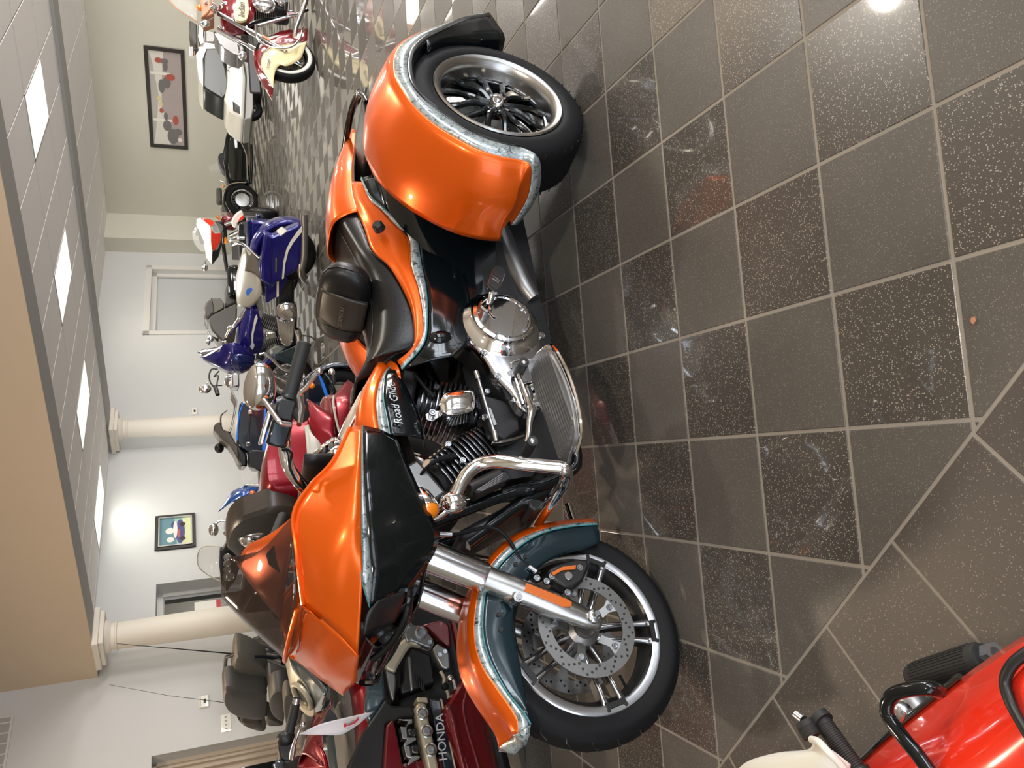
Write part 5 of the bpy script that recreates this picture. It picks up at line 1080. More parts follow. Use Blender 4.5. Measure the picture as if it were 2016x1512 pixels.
# handlebar with grip, lever
HG = emp('handlebar', G)
g = [(-0.238,0.400,1.040),(-0.136,0.340,1.072)]; tube(HG, 'grip', 'grip', g, .0185, 0, 18)
tube(HG, 'bar_end', 'chrome', [(-0.257,0.410,1.034),(-0.238,0.400,1.039)], .015, 0, 14)
tube(HG, 'bar', 'plastic', [(-0.136,0.340,1.072),(-0.110,0.320,1.082),(-0.059,0.280,1.103),(-0.031,0.200,1.107)], .016)
MB().ball((-0.136,0.335,1.081), (.03, .035, .035), 14).build('grip_flange', 'plastic', HG)
plate(HG, 'switch_box', 'plastic', [(-0.136,0.340,1.107),(-0.121,0.340,1.058),(-0.098,0.340,1.045),(-0.063,0.340,1.052),(-0.053,0.340,1.072),(-0.060,0.340,1.106),(-0.101,0.340,1.114)], -.05, bevel=.01)
plate(HG, 'mirror_control', 'slate', [(-0.062,0.350,1.127),(-0.057,0.350,1.094),(-0.017,0.350,1.098),(-0.024,0.350,1.131)], -.04, bevel=.008)
tube(HG, 'lever', 'chrome2', [(-0.151,0.420,1.022),(-0.141,0.410,1.035),(-0.121,0.400,1.047),(-0.098,0.380,1.057),(-0.074,0.360,1.064),(-0.053,0.350,1.069)], [.010, .009, .009, .012, .016, .014], 4, 12, flat=.7)
ball(HG, 'lever_ball', 'chrome2', (-0.152,0.420,1.021), .011)
# trunk, backrest, saddlebag, tail
TR = emp('trunk', G)
bx = [(-1.258,0.380,1.109),(-1.104,0.380,1.094),(-1.092,0.400,1.008),(-1.059,0.400,0.944),(-1.178,0.400,0.818),(-1.501,0.380,0.779),(-1.679,0.350,0.844),(-1.589,0.350,0.902),(-1.383,0.360,0.981)]
MB().surf([[V((x, y*hw, z)) for y, z in ((-1, zb), (-1, zm), (-.9, zt-.02), (0, zt), (.9, zt-.02), (1, zm), (1, zb))] for x, hw, zt, zm, zb in ((-1.22, .27, 1.03, .95, .80), (-1.27, .33, 1.09, 1.0, .78), (-1.45, .34, 1.08, 1.0, .77), (-1.62, .32, 1.02, .94, .77), (-1.68, .24, .96, .90, .80))], 3, 3, cap=True).build('trunk_shell', 'red', TR)
MB().surf([[V((x, y*hw, z)) for y, z in ((1, zb), (1.06, zb+.03), (1.04, zb+.09))] for x, hw, zb in ((-1.02, .30, .80), (-1.3, .345, .79), (-1.55, .33, .78), (-1.70, .22, .79))], 3, 4).build('trunk_band', 'seatlight', TR, solid=.01)
BK = emp('backrest', G)
PADX = [(-1.150,0.264,1.113),(-1.150,0.215,1.190),(-1.150,0.111,1.236),(-1.150,-0.048,1.249),(-1.150,-0.129,1.225),(-1.150,-0.218,1.181),(-1.150,-0.318,1.064),(-1.150,-0.189,0.931),(-1.150,0.030,0.884),(-1.150,0.235,0.924),(-1.150,0.297,1.031)]
SG = emp('saddlebag', G)
MB().surf([[(-1.754,0.300,0.838),(-1.700,0.340,0.834),(-1.588,0.360,0.852),(-1.443,0.360,0.819),(-1.418,0.360,0.788)], [(-1.732,0.330,0.825),(-1.630,0.370,0.799),(-1.536,0.380,0.811),(-1.475,0.380,0.783),(-1.425,0.380,0.750)], [(-1.627,0.360,0.734),(-1.573,0.390,0.736),(-1.513,0.390,0.746),(-1.466,0.390,0.747),(-1.424,0.390,0.742)], [(-1.630,0.360,0.718),(-1.574,0.370,0.726),(-1.507,0.380,0.736),(-1.454,0.380,0.737),(-1.412,0.380,0.733)]], 4, 4).build('bag_top', 'red', SG, solid=.006)
MB().surf([[(-1.890,0.280,0.603),(-1.733,0.360,0.706),(-1.672,0.380,0.718),(-1.584,0.390,0.715),(-1.487,0.390,0.712)], [(-1.833,0.300,0.565),(-1.712,0.380,0.634),(-1.642,0.390,0.644),(-1.568,0.390,0.654),(-1.484,0.390,0.665)], [(-1.792,0.280,0.525),(-1.672,0.360,0.575),(-1.615,0.370,0.584),(-1.541,0.370,0.595),(-1.469,0.370,0.605)]], 4, 4).build('bag_side', 'red', SG, solid=.006)
tube(SG, 'bag_trim', 'seatlight', [(-1.712,0.385,0.711),(-1.655,0.395,0.722),(-1.565,0.400,0.721),(-1.480,0.400,0.714)], .006)
MB().box((-1.45, 0, .62), (.75, .55, .28)).build('rear_body', 'dred', SG, bevel=.05)
wheel(G, 'rear_wheel', (-1.35, .33), .33, .18, .21, n=5, style='cast', disc=False)
wheel(G, 'front_wheel', (.62, .32), .32, .13, .23, n=5, style='cast')
arc_fender(G, 'front_fender', 'dred', (.62, .32), .36, 5, 175, .09)
MB().surf([[V((x, y*hw, z)) for y, z in ((-1, .45), (-1, zt), (0, zt+.05), (1, zt), (1, .45))] for x, hw, zt in ((.05, .34, .80), (.30, .38, 1.0), (.55, .30, 1.10), (.70, .18, .95))], 3, 3, cap=True).build('front_fairing', 'dred', B_)
MB().box((-.45, 0, .78), (.95, .34, .12)).build('seat', 'seatgrey2', G, bevel=.05)
# price sheet on the seat and tank of the crimson machine
sheet = [(-0.122,0.420,1.040),(-0.146,0.400,0.964),(-0.154,0.390,0.890),(-0.166,0.360,0.735),(-0.128,0.380,0.802),(-0.094,0.400,0.874),(-0.104,0.410,0.946),(-0.114,0.420,1.008)]
PS = thing('price_sheet', 'curled white price sheet with a red logo standing on the crimson motorcycle', 'paper', fr=((-1.639,3.284,0),-2.51327))
PS.parent = None
MB().surf([[(-0.122,0.420,1.040),(-0.146,0.400,0.964),(-0.154,0.390,0.890),(-0.166,0.360,0.735)], [(-0.118,0.420,1.023),(-0.127,0.400,0.962),(-0.130,0.390,0.885),(-0.142,0.370,0.778)], [(-0.114,0.420,1.008),(-0.105,0.410,0.953),(-0.095,0.400,0.878),(-0.126,0.380,0.802)]], 4, 3).build('sheet', 'paper', PS, solid=.0006)
MB().plate([(-0.129,0.397,0.869),(-0.135,0.397,0.861),(-0.128,0.397,0.855),(-0.131,0.390,0.832),(-0.144,0.390,0.814),(-0.150,0.390,0.806),(-0.138,0.390,0.806),(-0.126,0.390,0.824),(-0.123,0.390,0.849),(-0.120,0.390,0.866)], (0, .0015, 0)).build('logo_arch', 'redink', PS)
MB().tube([(-0.126,0.400,0.856),(-0.137,0.394,0.827)], .004, 6).build('logo_text', 'greyink', PS)

# ================================================================ SLATE TEAL TOURING MOTORCYCLE (tan seat, speaker pods)
T = thing('touring_motorcycle', 'slate blue touring motorcycle with grey seat, backrest speaker pods and aerials, behind the crimson one', 'motorcycle', fr=((-1.620,4.420,0),-2.42601))
SE = emp('seat', T)
def pod(pts, mt_, name, dp, par): 
    P = cr(pts, 4, True); c_ = sum(P, V())/len(P); t = MB()
    rows = [[p+V((-dp, 0, 0)) for p in P], [p+V((-.012, 0, 0)) for p in P], [c_+(p-c_)*.93+V((.006, 0, 0)) for p in P], [c_+(p-c_)*.72+V((.014, 0, 0)) for p in P]]
    t.grid(rows, cu=True); n_ = len(P); t.f.append(list(range(3*n_, 4*n_))); t.m.append(0); return t.build(name, mt_, par)
pod(PADX, 'leather_b', 'backrest_pad', .11, BK)
pod([(0.020,0.125,1.281),(0.020,0.164,1.253),(0.020,0.099,1.165),(0.020,0.014,1.069),(0.020,-0.061,1.059),(0.020,-0.353,1.053),(0.020,-0.378,1.091),(0.020,-0.330,1.157),(0.020,-0.255,1.215),(0.020,-0.144,1.263),(0.020,-0.010,1.284)], 'seatgrey2', 'backrest_pad', .12, SE)
pod([(-0.080,0.320,1.218),(-0.080,0.303,1.176),(-0.080,0.217,1.118),(-0.080,0.081,1.056),(-0.080,-0.060,1.044),(-0.080,-0.240,1.053),(-0.080,-0.164,1.147),(-0.080,-0.095,1.229),(-0.080,0.117,1.229)], 'seatgrey', 'speaker_pod', .12, SE)
pod([(-0.055,0.067,1.192),(-0.055,0.083,1.153),(-0.055,0.013,1.071),(-0.055,-0.086,1.071),(-0.055,-0.136,1.104),(-0.055,-0.086,1.157),(-0.055,-0.012,1.188)], 'seatgrey2', 'speaker_grille', .01, SE)
pod([(-0.080,-0.559,1.207),(-0.080,-0.639,1.146),(-0.080,-0.709,1.062),(-0.080,-0.652,1.035),(-0.080,-0.828,1.027),(-0.080,-0.879,1.049),(-0.080,-0.806,1.110),(-0.080,-0.698,1.170)], 'seatgrey2', 'speaker_pod', .10, SE)
pod([(-0.060,-0.550,1.185),(-0.060,-0.598,1.140),(-0.060,-0.659,1.074),(-0.060,-0.778,1.058),(-0.060,-0.722,1.113),(-0.060,-0.630,1.168)], 'seatgrey', 'speaker_grille', .01, SE)
pod([(0.120,0.201,1.062),(0.120,0.284,1.037),(0.120,0.281,0.992),(0.120,0.210,0.963),(0.120,0.041,0.980),(0.120,-0.184,0.972),(0.120,-0.130,1.012),(0.120,0.006,1.051)], 'seatgrey2', 'passenger_seat_back', .10, SE)
MB().plate([(0.220,0.435,1.008),(0.220,0.448,0.979),(0.220,0.378,0.948),(0.220,0.173,0.907),(0.220,0.004,0.918),(0.220,-0.021,0.967),(0.220,0.223,1.001)], (-.08, 0, 0), 3).build('seat_bolster', 'seatgrey', SE, bevel=.02)
MB().box((.05, 0, .86), (.5, .40, .10)).build('seat_base', 'seatgrey2', SE, bevel=.04)
AR = emp('arm_pocket', T)
pod([(0.020,0.201,1.057),(0.020,0.156,0.998),(0.020,0.088,0.955),(0.020,0.028,0.951),(0.020,0.046,1.011),(0.020,0.077,1.057)], 'seatgrey', 'armrest', .08, AR); pod([(0.020,-0.333,1.050),(0.020,-0.432,0.991),(0.020,-0.527,0.946),(0.020,-0.517,0.995),(0.020,-0.470,1.049)], 'seatgrey', 'armrest', .08, AR)
plate(AR, 'armrest_button', 'plastic', [(0.032,0.168,1.021),(0.032,0.161,1.007),(0.032,0.123,1.007),(0.032,0.133,1.018)], .001, bevel=0); plate(AR, 'armrest_button', 'plastic', [(0.032,-0.388,1.021),(0.032,-0.398,1.003),(0.032,-0.438,1.004),(0.032,-0.424,1.018)], .001, bevel=0)
# champagne panel with oval pocket
pl_ = [(0.160,0.784,1.020),(0.200,0.865,1.013),(0.260,0.868,0.997),(0.320,0.874,0.967),(0.380,0.885,0.940),(0.420,0.750,0.910),(0.420,0.678,0.923),(0.360,0.663,0.973),(0.280,0.709,1.002),(0.200,0.731,1.012)]
MB().plate(pl_, (-.05, -.03, 0), 3).build('pocket_panel', 'champagne', AR, bevel=.004)
ov = [(0.300,0.790,0.996),(0.320,0.842,0.983),(0.360,0.858,0.958),(0.400,0.836,0.936),(0.400,0.758,0.930),(0.370,0.713,0.949),(0.330,0.724,0.977)]
MB().tube([V(p)+V((.01, .012, 0)) for p in ov], .012, 8, closed=True, k=4).build('pocket_rim', 'champagne', AR)
MB().plate([V(p)+V((.006, .006, 0)) for p in ov], (-.001, 0, 0), 4).build('pocket_dark', 'plastic', AR)
MB().surf([[(0.190,0.830,1.002),(0.300,0.945,0.954),(0.420,1.085,0.919),(0.500,1.192,0.909)], [(0.250,0.841,0.991),(0.350,0.893,0.950),(0.420,0.898,0.922),(0.460,0.811,0.901)], [(0.260,0.812,0.978),(0.360,0.851,0.942),(0.410,0.813,0.920),(0.430,0.752,0.911)]], 4, 4).build('blue_side_cover', 'slate', T, solid=.008)
TT = emp('trunk', T)
MB().surf([[V(p) for p in r_] for r_ in ([(-0.200,0.106,1.210),(-0.340,-0.133,1.174),(-0.520,-0.480,1.093),(-0.640,-0.723,1.040)], [(-0.150,0.156,1.188),(-0.300,-0.137,1.141),(-0.450,-0.473,1.068),(-0.600,-0.811,0.977)], [(-0.140,0.058,1.092),(-0.280,-0.241,1.038),(-0.420,-0.572,0.965),(-0.560,-0.899,0.894)], [(-0.060,0.010,1.048),(-0.200,-0.238,0.981),(-0.340,-0.512,0.919),(-0.500,-0.841,0.866)], [(-0.040,-0.056,0.945),(-0.180,-0.280,0.916),(-0.300,-0.471,0.895),(-0.460,-0.771,0.864)])], 4, 4).build('trunk_side', 'navy', TT, solid=.008)
tube(TT, 'luggage_rail', 'plastic', [(-0.120,0.268,1.206),(-0.140,0.192,1.242),(-0.160,0.127,1.262),(-0.200,-0.156,1.266),(-0.240,-0.515,1.267)], .010)
tube(TT, 'luggage_rail', 'chrome2', [(-0.160,0.135,1.260),(-0.220,-0.202,1.271),(-0.280,-0.627,1.270)], .006); tube(TT, 'luggage_rail', 'plastic', [(-0.160,0.131,1.205),(-0.200,-0.171,1.231),(-0.240,-0.468,1.251)], .007)
tube(TT, 'aerial', 'plastic', [(-0.150,0.017,0.922), (-0.150,0.174,1.199), (-0.170,0.470,1.756)], [.008, .004, .0012], 0, 6); tube(TT, 'aerial', 'plastic', [(-0.300,-0.874,1.272), (-0.310,-0.629,1.587), (-0.320,-0.357,1.874)], [.002, .0012, .0008], 0, 6)
tube(TT, 'rubber_hose', 'rubber', [(-0.100,0.226,1.121),(-0.100,0.210,1.081),(-0.100,0.170,1.025),(-0.100,0.172,0.985),(-0.100,0.073,0.971)], .008)
MB().box((-.35, 0, .62), (.9, .5, .5)).build('rear_body', 'slate', T, bevel=.08); MB().box((.55, 0, .55), (.8, .45, .5)).build('mid_body', 'slate', T, bevel=.08)
wheel(T, 'rear_wheel', (-.35, .33), .33, .18, .21, style='cast', disc=False); wheel(T, 'front_wheel', (1.33, .32), .32, .13, .23, style='cast')
MB().surf([[V((x, y*hw, z)) for y, z in ((-1, .45), (-1, zt), (0, zt+.05), (1, zt), (1, .45))] for x, hw, zt in ((.85, .30, .75), (1.0, .36, .95), (1.3, .30, 1.0), (1.5, .16, .85))], 3, 3, cap=True).build('front_fairing', 'slate', T)

# ================================================================ BLACK TOURING MOTORCYCLE WITH BLUE LINES
U = thing('touring_motorcycle', 'black touring motorcycle with bright blue lines, chrome rack and side-latched tour trunk', 'motorcycle', fr=((-0.200,6.100,0),-3.00197))
TP = emp('tour_trunk', U)
c_ = [(-0.088,0.250,1.085),(-0.109,0.250,1.053),(-0.093,0.250,0.926),(-0.057,0.250,0.895),(0.257,0.250,0.910),(0.254,0.250,0.952),(0.254,0.250,1.047),(0.183,0.250,1.112),(0.056,0.250,1.104)]
MB().plate(c_, (0, -.50, 0), 2).build('trunk_shell', 'navy', TP, bevel=.03)
tube(TP, 'blue_line', 'blue', [(-0.098,0.255,1.059),(-0.021,0.255,1.088),(0.079,0.255,1.103),(0.167,0.255,1.111)], .006); 
plate(TP, 'blue_band', 'blue', [(-0.063,0.258,0.916),(-0.062,0.258,0.904),(0.141,0.258,0.897),(0.254,0.258,0.921),(0.250,0.258,0.944),(0.122,0.258,0.933)], -.01, bevel=0)
for y_ in (535, 950): pass
for q in [(-0.030,0.262,1.015),(0.200,0.262,1.037)]: MB().box(V(q), (.030, .02, .030)).build('latch', 'chrome', TP, bevel=.004)
tube(TP, 'trunk_hinge', 'plastic', [(-0.017,0.256,1.015),(0.188,0.256,1.037)], .006, 0)
RK = emp('luggage_rack', U)
for k in range(6):
    o_ = V((-.0, -.07*k, 0))
    tube(RK, 'rack_rail', 'chrome', [V(p)+o_ for p in [(-0.193,0.200,1.132),(-0.130,0.200,1.103),(-0.051,0.200,1.114),(0.060,0.200,1.142),(0.098,0.200,1.159)]], .006, 3, 6)
tube(RK, 'rack_bar', 'chrome', [(0.098,0.200,1.159),(0.049,-0.160,1.197),(-0.057,-0.160,1.204),(-0.103,-0.160,1.158)], .006, 3, 6)
tube(RK, 'rack_bar', 'chrome', [(-0.250,0.200,1.140),(-0.193,0.200,1.132)], .006, 0, 6)
for k, (a, b) in enumerate(((0, 0),)): pass
MB().box((-0.276,0.100,1.102), (.10, .24, .05)).build('licence_bracket', 'chrome2', RK, bevel=.01)
SU_ = emp('passenger_seat', U)
plate(SU_, 'backrest_wrap', 'leather_b', [(0.064,0.200,1.264),(0.037,0.200,1.250),(0.022,0.200,1.219),(0.079,0.200,1.200),(0.104,0.200,1.154),(0.191,0.220,1.116),(0.275,0.240,1.053),(0.358,0.240,1.051),(0.352,0.240,1.092),(0.280,0.220,1.120),(0.204,0.200,1.158),(0.133,0.200,1.228)], -.42, 2, .03)
plate(SU_, 'armrest_pad', 'leather', [(0.289,0.270,1.039),(0.245,0.270,1.027),(0.251,0.270,0.943),(0.270,0.270,0.912),(0.369,0.270,0.916),(0.389,0.270,0.949),(0.394,0.270,0.991),(0.372,0.270,1.032)], -.16, 2, .02)
plate(SU_, 'armrest_pad', 'leather', [(0.206,0.260,1.113),(0.271,0.260,1.048),(0.359,0.260,1.052),(0.356,0.260,1.093),(0.305,0.260,1.112)], -.12, 0, .015)
ball(SU_, 'far_armrest', 'leather', (0.176,-0.250,1.223), (.04, .05, .035)); ball(SU_, 'far_mount', 'champagne', (0.197,-0.200,1.141), (.03, .03, .02))
MB().surf([[V((x, y*hw, z)) for y, z in ((-1, zt-.12), (-.9, zt-.02), (0, zt), (.9, zt-.02), (1, zt-.12))] for x, hw, zt in ((.10, .17, .86), (.35, .19, .84), (.60, .15, .80), (.85, .10, .84))], 3, 3).build('seat', 'leather', SU_, solid=.02)
FU = emp('fairing', U)
plate(FU, 'lower_wind_deflector', 'clear', [(0.363,0.300,1.095),(0.361,0.300,1.054),(0.399,0.300,0.977),(0.490,0.300,1.075),(0.456,0.300,1.089)], -.004, 2, 0)
MB().surf([[(0.390,0.200,0.968),(0.372,0.250,0.947),(0.370,0.280,0.917)], [(0.451,0.200,0.963),(0.456,0.260,0.935),(0.449,0.300,0.906)], [(0.484,0.150,0.945),(0.500,0.200,0.917),(0.483,0.250,0.872)]], 4, 4).build('tank', 'navy', FU, solid=.01)
SBU = emp('saddlebag', U)
plate(SBU, 'bag_shell', 'navy', [(-0.258,0.360,0.640),(-0.288,0.360,0.537),(-0.234,0.360,0.489),(-0.157,0.360,0.442),(-0.097,0.360,0.446),(-0.008,0.360,0.465),(0.034,0.360,0.519),(-0.002,0.360,0.646)], -.20, 0, .03)
plate(SBU, 'blue_band', 'blue', [(-0.284,0.366,0.538),(-0.272,0.366,0.524),(-0.196,0.366,0.492),(-0.097,0.366,0.468),(-0.052,0.366,0.467),(0.001,0.366,0.521),(-0.003,0.366,0.539),(-0.061,0.366,0.489),(-0.098,0.366,0.490),(-0.189,0.366,0.514)], -.006, 0, 0)
plate(SBU, 'bag_panel', 'slate', [(-0.058,0.365,0.586),(-0.083,0.365,0.484),(-0.068,0.365,0.481),(-0.042,0.365,0.580)], -.004, 0, 0); ball(SBU, 'indicator', 'amber', (-0.191,0.370,0.584), .02)
tube(SBU, 'guard_rail', 'black', [(-0.283,0.340,0.484),(-0.218,0.360,0.446),(-0.157,0.360,0.428),(-0.114,0.340,0.420)], .014); ball(SBU, 'guard_cap', 'chrome', (-0.290,0.330,0.430), (.035, .03, .025)); tube(SBU, 'guard_post', 'plastic', [(-0.282,0.330,0.423),(-0.199,0.330,0.421)], .020, 0)
tube(U, 'exhaust', 'chrome', [(-.45, .30, .22), (.2, .30, .22), (.5, .22, .26)], .045)
wheel(U, 'rear_wheel', (-.05, .32), .32, .15, .22, style='cast', disc=False); wheel(U, 'front_wheel', (1.55, .32), .32, .13, .23, style='cast'); vtwin(U, .80, .38)
arc_fender(U, 'rear_fender', 'navy', (-.05, .32), .37, 0, 200, .10); arc_fender(U, 'front_fender', 'navy', (1.55, .32), .36, 10, 190, .09)
tube(U, 'fork_leg', 'chrome', [(1.55, .11, .32), (1.22, .11, .90)], .025, 0); tube(U, 'fork_leg', 'chrome', [(1.55, -.11, .32), (1.22, -.11, .90)], .025, 0)
MB().surf([[V((x, y*hw, z)) for y, z in ((-1, z0), (-.6, z0+.2), (0, z0+.25), (.6, z0+.2), (1, z0))] for x, hw, z0 in ((1.1, .34, .85), (1.25, .36, .88), (1.38, .22, .92))], 3, 3, cap=True).build('batwing_fairing', 'navy', FU)
MB().box((.3, 0, .55), (1.1, .25, .3)).build('frame_body', 'engine', U, bevel=.05)
# small mirror and controls of a bar seen above the rack
HU = emp('handlebar', U)
ball(HU, 'mirror_shell', 'chrome', (-0.264,-0.100,1.309), (.035, .02, .045)); tube(HU, 'mirror_stem', 'chrome', [(-0.281,-0.100,1.303),(-0.308,-0.100,1.292),(-0.312,-0.100,1.262)], .005, 3, 6)
tube(HU, 'brake_line', 'plastic', [(-0.412,-0.100,1.214),(-0.413,-0.100,1.258),(-0.366,-0.100,1.276),(-0.319,-0.100,1.272),(-0.282,-0.100,1.252)], .006, 3, 6); tube(HU, 'grip', 'plastic', [(-0.282,-0.100,1.238),(-0.209,-0.050,1.222)], .016, 0, 10)
tube(HU, 'cable', 'plastic', [(-0.400,-0.100,1.204),(-0.353,-0.100,1.244),(-0.364,-0.100,1.210),(-0.293,-0.100,1.224),(-0.286,-0.100,1.186)], .005, 3, 6)


# ================================================================ COBALT BAGGER
Cb = thing('motorcycle', 'cobalt blue bagger with silver grey seat, long saddlebags and fork fairing', 'motorcycle', fr=((0.180,10.100,0),2.71399))
wheel(Cb, 'rear_wheel', (-1.61, .32), .32, .16, .21, n=7, style='cast', disc=False, rimm='plastic'); wheel(Cb, 'front_wheel', (0, .32), .32, .13, .23, n=7, style='cast', rimm='chrome')
arc_fender(Cb, 'front_fender', 'cobalt', (0, .32), .365, 0, 180, .085)
q = emp('saddlebag', Cb)
plate(q, 'bag_shell', 'cobalt', [(-1.934,0.400,0.615),(-1.910,0.400,0.538),(-2.059,0.400,0.238),(-1.881,0.400,0.215),(-1.670,0.400,0.225),(-1.535,0.400,0.243),(-1.468,0.400,0.337),(-1.409,0.400,0.430),(-1.321,0.400,0.543),(-1.391,0.400,0.668),(-1.560,0.400,0.678)], -.17, 0, .03)
plate(q, 'bag_lid', 'cobalt', [(-1.636,0.420,0.662),(-1.857,0.420,0.627),(-1.939,0.420,0.617),(-1.887,0.420,0.552),(-1.709,0.420,0.539),(-1.512,0.420,0.549),(-1.327,0.420,0.545),(-1.390,0.420,0.657)], -.19, 0, .02)
plate(q, 'stripe', 'offwhite', [(-2.042,0.412,0.219),(-1.964,0.412,0.278),(-1.865,0.412,0.342),(-1.767,0.412,0.388),(-1.626,0.412,0.419),(-1.416,0.412,0.434),(-1.424,0.412,0.415),(-1.598,0.412,0.399),(-1.740,0.412,0.367),(-1.839,0.412,0.316),(-1.974,0.412,0.218)], -.006, 0, 0)
plate(q, 'bag_latch', 'chrome2', [(-1.666,0.425,0.510),(-1.667,0.425,0.493),(-1.498,0.425,0.493),(-1.498,0.425,0.510)], -.006, 0, 0)
q = emp('saddlebag', Cb)
MB().box((-1.62, -.30, .56), (.62, .18, .34)).build('bag_shell', 'cobalt', q, bevel=.03); MB().box((-1.62, -.30, .745), (.64, .19, .05)).build('bag_lid', 'cobalt2', q, bevel=.015)
q = arc_fender(Cb, 'rear_fender', 'cobalt', (-1.61, .32), .43, 60, 205, .13, .07)
MB().plate([(-2.060,0.832,0.540),(-2.060,0.622,0.463),(-2.080,0.898,0.435),(-2.080,1.125,0.519)], (-.01, 0, 0)).build('licence_plate', 'white', Cb)
MB().box((-2.04, 0, .66), (.04, .10, .05)).build('tail_lamp', 'cobalt2', Cb, bevel=.01)
tube(Cb, 'muffler', 'alu', [(-2.161,0.360,0.195),(-1.872,0.360,0.187),(-1.661,0.360,0.189),(-1.497,0.340,0.215),(-1.399,0.300,0.174)], .045, 4, 16); tube(Cb, 'muffler_tip', 'chrome2', [(-1.591,0.370,0.234),(-1.447,0.370,0.225),(-1.338,0.340,0.151)], .022)
q = emp('seat', Cb)
MB().surf([[(-1.635,-0.100,0.825),(-1.282,-0.150,0.901),(-1.079,-0.130,0.912),(-0.938,-0.050,0.898)], [(-1.661,-0.000,0.810),(-1.343,0.050,0.803),(-1.103,0.040,0.859),(-0.946,0.020,0.860)], [(-1.650,0.120,0.778),(-1.325,0.180,0.705),(-1.098,0.160,0.732),(-0.966,0.080,0.809)], [(-1.605,0.150,0.675),(-1.331,0.200,0.653),(-1.149,0.180,0.639),(-0.955,0.090,0.769)]], 4, 4).build('seat_cushion', 'seatlight', q, solid=.02)
MB().surf([[(-1.664,0.040,0.813),(-1.530,0.100,0.807),(-1.423,0.130,0.821)], [(-1.657,0.140,0.740),(-1.551,0.170,0.736),(-1.411,0.180,0.731)], [(-1.586,0.160,0.656),(-1.502,0.190,0.656),(-1.346,0.200,0.653)]], 4, 4).build('pillion_pad', 'seatgrey', q, solid=.02)
MB().plate([(-1.159,0.100,0.799),(-1.210,0.120,0.782),(-1.224,0.140,0.743),(-1.195,0.140,0.730),(-1.137,0.120,0.756),(-1.120,0.100,0.789)], (.0, .012, .010), 3).build('seat_badge', 'blue', q)
tube(q, 'grab_rail', 'chrome2', [(-1.804,0.120,0.816),(-1.795,0.100,0.906),(-1.741,0.000,0.961),(-1.667,-0.100,0.938),(-1.741,0.100,0.868),(-1.703,0.160,0.780),(-1.599,0.180,0.664)], .018)
q = emp('fuel_tank', Cb)
MB().surf([[V((x, y*hw, z)) for y, z in ((-.7, zb), (-1, (zt+zb)/2), (-.85, zt-.05), (0, zt), (.85, zt-.05), (1, (zt+zb)/2), (.7, zb))] for x, hw, zt, zb in ((-.98, .06, .80, .70), (-.88, .12, .84, .66), (-.70, .165, .90, .62), (-.52, .17, .93, .62), (-.40, .13, .92, .66), (-.34, .06, .88, .72))], 3, 4, cap=True).build('tank_shell', 'cobalt', q)
plate(q, 'tank_stripe', 'offwhite', [(-0.908,0.172,0.697),(-0.861,0.172,0.685),(-0.766,0.172,0.711),(-0.661,0.172,0.733),(-0.555,0.172,0.738),(-0.516,0.172,0.721),(-0.458,0.172,0.743),(-0.497,0.172,0.773),(-0.555,0.172,0.755),(-0.661,0.172,0.755),(-0.786,0.172,0.732),(-0.861,0.172,0.719)], -.006, 0, 0)
tube(q, 'tank_console', 'chrome', [(-0.936,0.030,0.807),(-0.831,0.030,0.860),(-0.713,0.020,0.929),(-0.598,0.020,0.999)], [.02, .03, .03, .02])
vtwin(Cb, -.62, .40, s=1.05, finm='alu'); MB().box((-.9, 0, .36), (.9, .12, .22)).build('frame_body', 'engine', Cb, bevel=.04)
plate(Cb, 'side_cover', 'cobalt', [(-1.323,0.220,0.607),(-1.436,0.220,0.413),(-1.364,0.220,0.344),(-1.159,0.220,0.445),(-1.075,0.220,0.564),(-1.065,0.220,0.599)], -.03, 0, .01); plate(Cb, 'side_cover_stripe', 'offwhite', [(-1.436,0.225,0.473),(-1.436,0.225,0.451),(-1.152,0.225,0.450),(-1.138,0.225,0.475)], -.004, 0, 0)
tube(Cb, 'exhaust_pipe', 'chrome', [(-0.742,0.220,0.232),(-0.644,0.220,0.212),(-0.526,0.220,0.211),(-0.477,0.220,0.228)], .04); tube(Cb, 'side_stand', 'plastic', [(-0.646,0.200,0.174),(-0.643,0.220,0.087),(-0.604,0.250,0.018)], .010)
plate(Cb, 'chin_guard', 'slate', [(-0.373,0.120,0.502),(-0.421,0.120,0.378),(-0.498,0.120,0.198),(-0.346,0.120,0.178),(-0.227,0.120,0.286),(-0.303,0.120,0.467)], -.2, 0, .01)
q = emp('fairing', Cb)
MB().surf([[(-0.587,0.340,1.088),(-0.625,0.360,0.947),(-0.515,0.340,0.797),(-0.414,0.260,0.715)], [(-0.553,0.300,1.112),(-0.514,0.400,1.017),(-0.426,0.400,0.885),(-0.324,0.300,0.761)], [(-0.353,0.100,1.303),(-0.354,0.300,1.166),(-0.288,0.360,1.020),(-0.228,0.300,0.831)], [(-0.294,0.000,1.337),(-0.213,0.100,1.181),(-0.172,0.200,1.040),(-0.139,0.200,0.930)]], 4, 4).build('batwing_shell', 'cobalt', q, solid=.02)
MB().surf([[(-0.452,0.410,1.011),(-0.498,0.410,0.952),(-0.492,0.400,0.834),(-0.426,0.360,0.739)], [(-0.370,0.420,1.004),(-0.391,0.430,0.921),(-0.404,0.420,0.836),(-0.347,0.380,0.741)], [(-0.247,0.360,0.936),(-0.249,0.370,0.877),(-0.263,0.360,0.817),(-0.291,0.340,0.747)]], 4, 4).build('lower_fairing', 'cobalt2', q, solid=.01)
MB().surf([[(-0.373,-0.000,1.360),(-0.461,0.120,1.242),(-0.562,0.300,1.103)], [(-0.343,0.050,1.319),(-0.411,0.200,1.212),(-0.504,0.320,1.122)]], 4, 4).build('dash_trim', 'chrome2', q, solid=.01)
